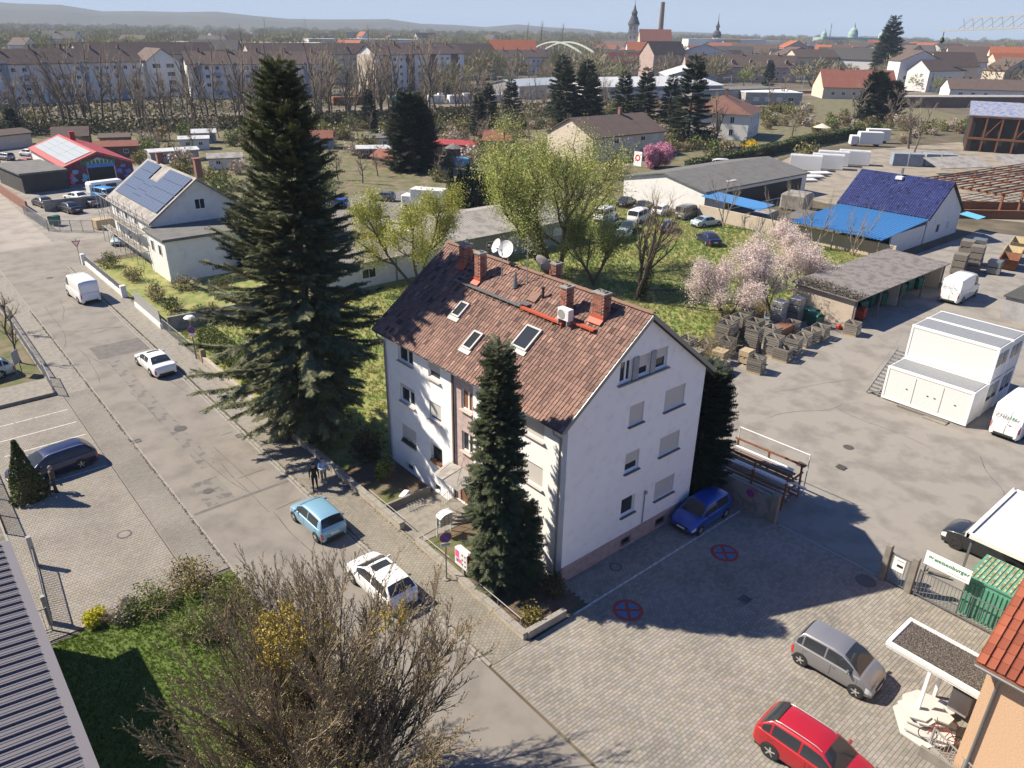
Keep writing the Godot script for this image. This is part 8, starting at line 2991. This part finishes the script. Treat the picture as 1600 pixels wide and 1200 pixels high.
func woods() -> void:
	R.seed = 604
	# tree belt along the near side of the railway
	var g := "bare trees of the railway belt"
	var protos := []
	for k in 4:
		protos.append(proto_tree("belt_tree", "tall bare tree in the belt along the railway on the left", "tree", g, 0 if k < 3 else 1))
	var pts := [V(-25, 0, -224), V(9, 0, -211), V(66, 0, -191), V(100, 0, -180), V(150, 0, -176), V(215, 0, -172)]
	var first := true
	for i in 165:
		var f := (i + R.randf()) / 165.0 * 4.99
		var p: Vector3 = pts[int(f)].lerp(pts[int(f) + 1], f - int(f)) + V(rnd(-4, 4), 0, rnd(-12, 8))
		var big := 1.15 if f < 3.4 else 0.65
		var o: Node3D = protos[i] if i < 4 else copy(protos[R.randi() % 4], p, rnd(0, 360), 1, "", "belt_tree")
		o.position = p
		o.scale = Vector3.ONE * rnd(0.75, 1.2) * big
		o.set_meta("label", "lower bare tree in the railway belt, right of the spruce top" if f > 3.4 else "tall bare tree in the railway belt, " + ("left of the garage hall" if f < 1.0 else "above the garage and huts" if f < 1.9 else "behind the tall spruce"))
	# trees between the railway and the blocks
	for i in 90:
		var f := i / 90.0
		var p := V(lerpf(-40, 320, f), 0, lerpf(-262, -236, minf(1.0, f * 1.5)) - maxf(0, f - 0.6) * 160) + V(rnd(-9, 9), 0, rnd(-10, 10))
		copy(protos[R.randi() % 4], p, rnd(0, 360), rnd(0.5, 0.85), "bare tree at the foot of the apartment blocks", "block_tree").set_meta("group", "bare trees before the apartment blocks")
	# single bare trees at the right
	for a in [[150, -100, 0.9, "bare tree standing left before the villa"], [163, -86, 0.75, "bare tree hiding the villa's left front"], [139, -92, 0.7, "thin bare tree left of the villa"], [176, -62, 0.9, "bare tree beside the lorries"], [170, -58, 0.85, "leaning bare tree before the open hall"], [186, -66, 0.8, "bare tree behind the lorries"], [206, -92, 1.0, "wide brown tree in front of the dark cedar"], [212, -84, 0.9, "second wide brown tree beside the cedar"], [150, -262, 1.0, "large bare tree at the corner of the tallest block"], [262, -150, 0.8, "bare tree right of the showroom"], [238, -140, 0.8, "bare tree before the showroom"]]:
		copy(protos[3], V(a[0], 0, a[1]), rnd(0, 360), a[2], a[3], "bare_tree").set_meta("group", "single bare trees at the right")
	# fruit trees of the allotments
	for i in 85:
		var p := V(rnd(14, 130), 0, rnd(-180, -92))
		if p.x < 22 and p.z > -160 or p.x > 92 and p.z > -112:
			continue
		copy(protos[3], p, rnd(0, 360), rnd(0.28, 0.5), "small bare fruit tree in the gardens, " + ("left" if p.x < 58 else "right") + " of the broad dark evergreen", "fruit_tree").set_meta("group", "fruit trees of the allotments")
	# poplars on the skyline
	var pop := proto_tree("poplar_tree", "slim bare poplar, first of the pair near the arch bridge", "tree", "poplars on the skyline", 2)
	pop.position = V(448, 0, -498)
	pop.scale = Vector3.ONE * 1.55
	for a in [[440, -504, 1.5, "slim bare poplar close behind the pair near the bridge"], [496, -522, 1.5, "single slim poplar right of the arch bridge"], [281, -497, 1.3, "slim bare poplar above the tallest block"], [266, -505, 1.15, "slim bare poplar left of the one above the tallest block"], [166, -443, 1.25, "slim bare tree rising left of the spruce"], [158, -448, 1.1, "second slim bare tree left of the spruce top"], [1180, -640, 2.0, "slim bare poplar beside the green domes"]]:
		copy(pop, V(a[0], 0, a[1]), rnd(0, 360), a[2], a[3], "poplar_tree")
	# dark conifers
	R.seed = 605
	var con := thing("conifer_tree", "dark spruce nearest the beige house, left one of its group", "tree", V(134, 0, -139), 0, "dark conifers in the middle distance")
	conifer(con, 16.0, 3.6, 1.0, 0.7, 7, 1.3, 0.25, Color(0.012, 0.024, 0.012), Color(0.05, 0.07, 0.035), 0.25, 0.8)
	for a in [[141, -148, 1.12, "tall blue dark spruce in the group left of the beige house"], [147, -144, 1.05, "spruce in the middle of the group behind the beige house"], [138, -133, 0.9, "low spruce at the front of the group left of the beige house"], [152, -150, 1.0, "rear spruce of the group left of the beige house"], [133.5, -96, 1.22, "large spruce rising right behind the beige house"], [150, -132, 0.9, "spruce behind the beige house's chimney"], [157, -130, 0.95, "second spruce behind the beige house's chimney"], [161, -124, 0.85, "lower spruce between beige house and villa"], [126, -153, 0.75, "dark conifer behind the willow, right one"], [117, -152, 0.7, "dark conifer behind the willow, left one"], [104, -140, 0.62, "small dark conifer left of the willow"], [89, -169, 0.6, "small dark conifer standing alone before the railway"], [100, -166, 0.62, "slim dark conifer beside the lone one"], [8, -186, 0.5, "dark conifer behind the garage hall"], [449, -200, 2.1, "very tall dark spruce on the right skyline"], [458, -206, 1.8, "shorter twin of the tall skyline spruce"], [330, -200, 0.8, "dark conifer behind the terrace"]]:
		copy(con, V(a[0], 0, a[1]), rnd(0, 360), a[2], a[3], "conifer_tree")
	var dk := thing("conifer_tree", "broad dark evergreen among the allotment huts", "tree", V(61, 0, -105.5), 0, "dark conifers in the middle distance")
	conifer(dk, 13.4, 4.3, 0.4, 0.55, 9, 1.4, 0.15, Color(0.010, 0.02, 0.010), Color(0.05, 0.06, 0.025), 0.3, 0.5)
	for a in [[66.5, -111, 0.8, "second broad dark evergreen behind the allotment one"], [229, -98, 1.05, "dark cedar beside the brown trees at the right"], [237, -96, 0.85, "smaller dark cedar right of the large one"], [10, -62, 0.5, "dark evergreen bush beside the annex wall"], [21, -72, 0.75, "dark evergreen behind the annex, left of the spruce"]]:
		copy(dk, V(a[0], 0, a[1]), rnd(0, 360), a[2], a[3], "conifer_tree")
	# thuja columns behind the workshop
	var th := thing("thuja_column", "thuja column at the left end of the row behind the workshop", "tree", V(47.5, 0, -74.5), 0, "thuja columns behind the workshop")
	var b := MB.new()
	b.tint = true
	for i in 1500:
		var f := R.randf()
		var an := rnd(0, TAU)
		var rr := 0.85 * pow(1.0 - f, 0.45) * rnd(0.85, 1.08)
		b.col = Color(0.008, 0.018, 0.007).lerp(Color(0.04, 0.06, 0.02), R.randf())
		leaf(b, V(cos(an) * rr, 0.1 + f * 5.8, sin(an) * rr), rnd(0.12, 0.2))
	part(th, "foliage", b, M.leaf).set_meta("kind", "stuff")
	b = MB.new()
	b.tube(V(0, 0, 0), V(0, 5.4, 0), 0.6, 0.05, 7)
	part(th, "trunk", b, M.bark)
	for i in 6:
		copy(th, V(48.6 + i * 0.95, 0, -73.6 + i * 0.75), i * 50.0, rnd(0.9, 1.1), ["second", "third", "fourth", "fifth", "sixth", "last"][i] + " thuja column from the left behind the workshop", "thuja_column")
	# flowering shrubs
	var pk := thing("blossom_tree", "bright pink blossoming tree before the beige house", "tree", V(103.0, 0, -80.0))
	for k in 3:
		var tips := bare(pk, {"depth": 2, "kids": [10, 7], "spread": 0.6, "up": 0.12, "wob": 0.2, "shrink": 0.55, "first": 0.15, "segs": 4, "taper": 0.4, "thick": 0.04, "fan": 0.8}, 3.6, 0.1, M.bark, M.twig, V(-0.5 + k * 0.5, 0, 0.25 - k * 0.25), 4)
		leaves(pk, "blossom", tips, 34, 0.8, 0.12, Color(0.42, 0.15, 0.26), Color(0.66, 0.36, 0.46), M.petal)
	var fo := thing("forsythia_bush", "yellow forsythia bush behind the low white outbuilding", "shrub", V(24.0, 0, -57.5))
	shrub(fo, V(2.6, 2.0, 1.6), 2600, 0.1, Color(0.62, 0.40, 0.01), Color(0.8, 0.58, 0.03), 20)
	for a in [[14.5, -137, 1.2, "yellow forsythia bush beside the garage hall"], [139, -82, 1.1, "yellow forsythia bush before the villa"], [70.5, -17.5, 0.6, "small yellow flowering bush behind the bin shelter"], [28.0, -59.0, 0.8, "yellow green bush behind the outbuilding ridge"]]:
		copy(fo, V(a[0], 0, a[1]), rnd(0, 360), a[2], a[3], "forsythia_bush")
	# allotment shrubs and little trees, shared meshes
	var sh := []
	for k in 4:
		var o := thing("allotment_shrub", "leafy shrub among the allotment huts", "shrub", polar(0, 120), 0, "shrubs of the allotments")
		var c: Array = [[Color(0.05, 0.08, 0.02), Color(0.18, 0.21, 0.06)], [Color(0.14, 0.11, 0.06), Color(0.28, 0.22, 0.13)], [Color(0.09, 0.10, 0.03), Color(0.25, 0.22, 0.08)], [Color(0.30, 0.24, 0.23), Color(0.55, 0.46, 0.45)]][k]
		shrub(o, V(2.0, 2.2, 2.0), 420, 0.2, c[0], c[1], 26)
		sh.append(o)
	var put := 0
	for i in 420:
		var p := V(rnd(14, 240), 0, rnd(-186, -66))
		if p.z > -92 and p.x < 75 or p.x > 92 and p.x < 122 and p.z > -110 or p.z > -72 and p.x < 130 or p.x > 75 and p.x < 116 and p.z > -74 or p.z < -178 + (p.x - 60) * 0.03 or p.x > 150 and p.x < 182 and p.z > -116 or p.x < 20 and p.z > -160:
			continue
		var k := R.randi() % 4
		var o: Node3D = sh[put] if put < 4 else copy(sh[k], p, rnd(0, 360), rnd(0.7, 1.6), "", "allotment_shrub")
		o.position = p
		o.set_meta("label", ["green", "brown", "olive", "pale blossoming"][k if put > 3 else put] + (" shrub " + ("behind the showroom end of the overgrown strip" if p.x > 200 else "right of the villa" if p.x > 176 else "near the villa" if p.x > 145 else "between beige house and villa") if p.x > 118 else " shrub in the gardens left of the broad dark evergreen" if p.x < 58 else " shrub in the gardens right of the broad dark evergreen"))
		put += 1
	# hedge before the villa and scrub along the belt
	for a in [[104.0, -72.5, 150.0, -78.0, 2.2, "long dark hedge behind the hall roof"], [150.0, -78.0, 200.0, -82.0, 2.6, "long hedge continuing to the brown trees"], [80.0, -152.0, 128.0, -144.0, 1.8, "clipped hedge at the far end of the allotments"]]:
		var p0 := V(a[0], 0, a[1])
		var p1 := V(a[2], 0, a[3])
		solo("hedge", a[5], "hedge", hedge_mesh(V(2.2, a[4], p0.distance_to(p1)), 5000, 0.22, Color(0.02, 0.035, 0.01), Color(0.10, 0.12, 0.035)), M.leaf, (p0 + p1) / 2, rad_to_deg(atan2(p1.x - p0.x, p1.z - p0.z)))
	b = MB.new()
	b.tint = true
	for i in 26000:
		var f := R.randf() * 4.99
		var p: Vector3 = pts[int(f)].lerp(pts[int(f) + 1], f - int(f)) + V(rnd(-3, 3), 0, rnd(-5, 10))
		b.col = Color(0.03, 0.04, 0.015).lerp(Color(0.16, 0.14, 0.07), R.randf())
		leaf(b, p + V(0, pow(R.randf(), 1.4) * 3.2, 0), rnd(0.25, 0.55))
	var u := part(self, "undergrowth", b, M.leaf)
	tag(u, "dense brown green undergrowth below the railway tree belt", "undergrowth", "", "stuff")
	b = MB.new()
	b.tint = true
	for i in 16000:
		var p := V(rnd(-50, 320), 0, rnd(-268, -226))
		b.col = Color(0.05, 0.05, 0.025).lerp(Color(0.17, 0.14, 0.085), R.randf())
		leaf(b, p + V(0, pow(R.randf(), 1.6) * 2.4, 0), rnd(0.25, 0.6))
	u = part(self, "scrub", b, M.leaf)
	tag(u, "low brown scrub between the railway and the apartment blocks", "scrub", "", "stuff")
	# far woods as one mass
	b = MB.new()
	b.tint = true
	for i in 420:
		var d := rdir()
		d = V(d.x, absf(d.y) * 1.4 - 0.1, d.z) * pow(R.randf(), 0.33)
		b.col = Color.WHITE * rnd(0.75, 1.25)
		var p := V(0, 0.42, 0) + d * V(0.42, 0.42, 0.42)
		var up := (d + V(0, 0.5, 0) + rdir() * 0.5).normalized()
		var sd := up.cross(rdir()).normalized() * rnd(0.008, 0.016)
		b.tri(p - sd - up * 0.07, p + up * 0.09, p + sd - up * 0.07)
	for k in 3:
		b.tube(V(0, 0, 0), V(rnd(-0.2, 0.2), 0.6, rnd(-0.2, 0.2)), 0.02, 0.01, 4)
	var wm := b.done()
	var xf := []
	var cs := []
	for i in 4300:
		var a := rnd(-40, 40)
		var d := 330.0 + pow(R.randf(), 1.3) * 2600.0
		if a > 6 and d < 1300 and R.randf() < 0.72:
			continue
		var p := polar(a, d)
		if p.x > 180 and p.z > -250 and d < 420:
			continue
		if d < 400 and p.x < 290 and p.z > -310 and p.z < -255:
			continue
		var s := rnd(5, 15) * (1.0 + d / 4000.0)
		xf.append(Transform3D(turn(rnd(0, 360)).scaled(V(s * rnd(0.9, 2.2), s, s * rnd(0.9, 2.2))), p))
		var t := R.randf()
		cs.append(Color(0.24, 0.195, 0.155).lerp(Color(0.18, 0.175, 0.105), t) if R.randf() < 0.88 else Color(0.25, 0.26, 0.1))
	var w := scatter(self, "woodland", wm, M.leaf, xf, cs)
	tag(w, "hazy brown woodland and gardens between the far houses", "woods")
	# hills behind the town
	var hb := MB.new()
	var prev := []
	for i in 41:
		var a := -44.0 + i * 2.2
		var f := clampf((a + 44.0) / 60.0, 0, 1)
		var h := lerpf(112, 14, pow(f, 0.8)) + 7.0 * sin(i * 1.3) + 4.0 * sin(i * 2.9)
		var ring := [polar(a, 2900), polar(a, 3300) + V(0, h * 0.7, 0), polar(a, 3700) + V(0, h, 0), polar(a, 5200)]
		if prev.size():
			for k in 3:
				hb.quad(prev[k], prev[k + 1], ring[k + 1], ring[k])
		prev = ring
	struct("hills", hb, M.far_wood)


# body as one smooth skin over tapered bones: [from, to, radius, radius, colour]; surface nets on a grid
func flesh(b: MB, bones: Array, cell: float, k: float) -> void:
	var lo := Vector3.ONE * 1e9
	var hi := -lo
	for q in bones:
		var r := Vector3.ONE * (maxf(q[2], q[3]) + 0.05)
		lo = lo.min(q[0] - r).min(q[1] - r)
		hi = hi.max(q[0] + r).max(q[1] + r)
	var n := Vector3i((hi - lo) / cell) + Vector3i.ONE * 2
	var val := PackedFloat32Array()
	var own := PackedInt32Array()
	val.resize(n.x * n.y * n.z)
	own.resize(val.size())
	var at := 0
	for z in n.z:
		for y in n.y:
			for x in n.x:
				var p := lo + V(x, y, z) * cell
				var s := 1e9
				var best := 1e9
				var who := 0
				for i in bones.size():
					var q: Array = bones[i]
					var e: Vector3 = q[1] - q[0]
					var t := clampf((p - q[0]).dot(e) / e.length_squared(), 0.0, 1.0)
					var d: float = p.distance_to(q[0] + e * t) - lerpf(q[2], q[3], t)
					if d < best:
						best = d
						who = i
					var h := clampf(0.5 + 0.5 * (s - d) / k, 0.0, 1.0)
					s = lerpf(s, d, h) - k * h * (1.0 - h) if s < 1e8 else d
				val[at] = s
				own[at] = who
				at += 1
	var id := func(x: int, y: int, z: int) -> int: return (z * n.y + y) * n.x + x
	var vert := {}
	var nrm := {}
	var col := {}
	for z in n.z - 1:
		for y in n.y - 1:
			for x in n.x - 1:
				var sum := Vector3.ZERO
				var cnt := 0
				for e in [[0, 1], [0, 2], [0, 4], [1, 3], [1, 5], [2, 3], [2, 6], [3, 7], [4, 5], [4, 6], [5, 7], [6, 7]]:
					var c0 := Vector3i(e[0] & 1, (e[0] >> 1) & 1, e[0] >> 2)
					var c1 := Vector3i(e[1] & 1, (e[1] >> 1) & 1, e[1] >> 2)
					var v0: float = val[id.call(x + c0.x, y + c0.y, z + c0.z)]
					var v1: float = val[id.call(x + c1.x, y + c1.y, z + c1.z)]
					if (v0 < 0.0) != (v1 < 0.0):
						sum += Vector3(c0).lerp(Vector3(c1), v0 / (v0 - v1))
						cnt += 1
				if cnt:
					var i: int = id.call(x, y, z)
					vert[i] = lo + (V(x, y, z) + sum / cnt) * cell
					nrm[i] = V(val[id.call(x + 1, y, z)] - val[i], val[id.call(x, y + 1, z)] - val[i], val[id.call(x, y, z + 1)] - val[i]).normalized()
					col[i] = bones[own[i]][4]
	for z in range(1, n.z - 1):
		for y in range(1, n.y - 1):
			for x in range(1, n.x - 1):
				var i: int = id.call(x, y, z)
				for ax in 3:
					var st: int = [1, n.x, n.x * n.y][ax]
					if (val[i] < 0.0) == (val[i + st] < 0.0):
						continue
					var u: int = [n.x, n.x * n.y, 1][ax]
					var w: int = [n.x * n.y, 1, n.x][ax]
					var f := [i - u - w, i - w, i, i - u]
					if val[i] >= 0.0:
						f = [i - u, i, i - w, i - u - w]
					for t in [0, 2, 1, 0, 3, 2]:
						b.col = col.get(f[t], Color.GRAY)
						b.vert(vert.get(f[t], Vector3.ZERO), nrm.get(f[t], Vector3.UP))


func person(label: String, at: Vector3, deg: float, o: Dictionary) -> void:
	var p := thing("person", label, "person", at, deg)
	var skin_c := Color(0.42, 0.25, 0.18)
	var top: Color = o.top
	var leg: Color = o.leg
	var shoe := Color(0.03, 0.03, 0.03) if not o.has("shoe") else o.shoe as Color
	var s: float = o.get("step", 0.12)
	var fwd := V(0, 0, -1)
	var bones := [[V(0, 0.95, 0), V(0, 1.15, 0.0), 0.145, 0.135, top], [V(0, 1.15, 0), V(0, 1.36, -0.01), 0.14, 0.15, top], [V(-0.15, 1.4, 0), V(0.15, 1.4, 0), 0.085, 0.085, top], [V(0, 1.42, 0), V(0, 1.53, -0.015), 0.055, 0.05, skin_c], [V(0, 1.56, -0.02), V(0, 1.66, -0.015), 0.085, 0.095, skin_c], [V(0, 1.585, -0.105), V(0, 1.61, -0.095), 0.016, 0.012, skin_c]]
	for q in [-1.0, 1.0]:
		var z: float = s * q
		bones.append([V(q * 0.095, 0.93, 0), V(q * 0.1, 0.5, -0.03 - z * 0.6), 0.092, 0.066, leg])
		bones.append([V(q * 0.1, 0.5, -0.03 - z * 0.6), V(q * 0.1, 0.1, -z), 0.064, 0.045, leg])
		bones.append([V(q * 0.1, 0.05, 0.04 - z), V(q * 0.115, 0.04, -0.15 - z), 0.045, 0.036, shoe])
		var el: Vector3 = V(q * 0.26, 1.12, 0.02) if not o.has("hold") else V(q * 0.24, 1.13, -0.04)
		var wr: Vector3 = V(q * 0.27, 0.88, -0.06) if not o.has("hold") else V(q * 0.14, 1.16, -0.27)
		bones.append([V(q * 0.19, 1.39, 0), el, 0.062, 0.05, top])
		bones.append([el, wr, 0.046, 0.034, top if o.get("sleeve", true) else skin_c])
		var d: Vector3 = (wr - el).normalized()
		bones.append([wr, wr + d * 0.07, 0.032, 0.034, skin_c])
		for k in 4:
			var root: Vector3 = wr + d * 0.075 + V(0, 0, -0.03 + k * 0.02)
			bones.append([root, root + d * [0.06, 0.075, 0.07, 0.055][k] + V(-q * 0.02, 0, 0), 0.009, 0.008, skin_c])
		bones.append([wr + d * 0.02 + V(0, 0, -0.02), wr + d * 0.06 + V(-q * 0.01, 0, -0.055), 0.01, 0.009, skin_c])
		bones.append([V(q * 0.093, 1.6, 0.0), V(q * 0.098, 1.63, 0.005), 0.014, 0.012, skin_c])
	var b := MB.new()
	b.tint = true
	flesh(b, bones, 0.026, 0.035)
	part(p, "body", b, M.cloth)
	b = MB.new()
	b.tint = true
	b.col = o.hair
	flesh(b, [[V(0, 1.66, 0.015), V(0, 1.69, 0.0), 0.1, 0.098, o.hair], [V(0, 1.58, 0.05), V(0, 1.66, 0.04), 0.06, 0.085, o.hair]] + ([[V(-0.05, 1.69, -0.09), V(0.05, 1.69, -0.09), 0.03, 0.03, o.hair]] if o.has("cap") else []), 0.02, 0.02)
	part(p, "cap" if o.has("cap") else "hair", b, M.cloth)
	for q in [-0.034, 0.034]:
		boxpart(p, "eye", M.black, V(q, 1.635, -0.108), V(0.016, 0.01, 0.01))
	boxpart(p, "mouth", M.sign_red, V(0, 1.553, -0.099), V(0.04, 0.008, 0.01))
	if o.has("hold"):
		boxpart(p, "held_paper", M.white, V(0, 1.2, -0.33), V(0.22, 0.02, 0.16), 0.0, Basis(Vector3.RIGHT, 0.4))


func people() -> void:
	person("person in black clothes walking on the pavement edge behind the blue hatchback", V(-5.45, 0.1, -15.35), 150, {"top": Color(0.012, 0.012, 0.013), "leg": Color(0.015, 0.015, 0.018), "hair": Color(0.02, 0.016, 0.014), "step": 0.14})
	person("person in a light blue shirt and grey trousers holding a paper", V(-4.75, 0.1, -15.6), 165, {"top": Color(0.26, 0.38, 0.58), "leg": Color(0.13, 0.12, 0.11), "hair": Color(0.05, 0.035, 0.025), "step": 0.05, "hold": 1, "shoe": Color(0.5, 0.5, 0.5)})
	person("person in a grey brown jacket and flat cap beside the thuja", V(-17.3, 0.085, -24.6), 65, {"top": Color(0.085, 0.075, 0.062), "leg": Color(0.05, 0.045, 0.04), "hair": Color(0.22, 0.19, 0.17), "cap": 1, "step": 0.1})


func build_all() -> void:
	ground()
	house()
	near_trees()
	mid_trees()
	grass()
	cars()
	street_side()
	yard_things()
	mid_buildings()
	town()
	people()
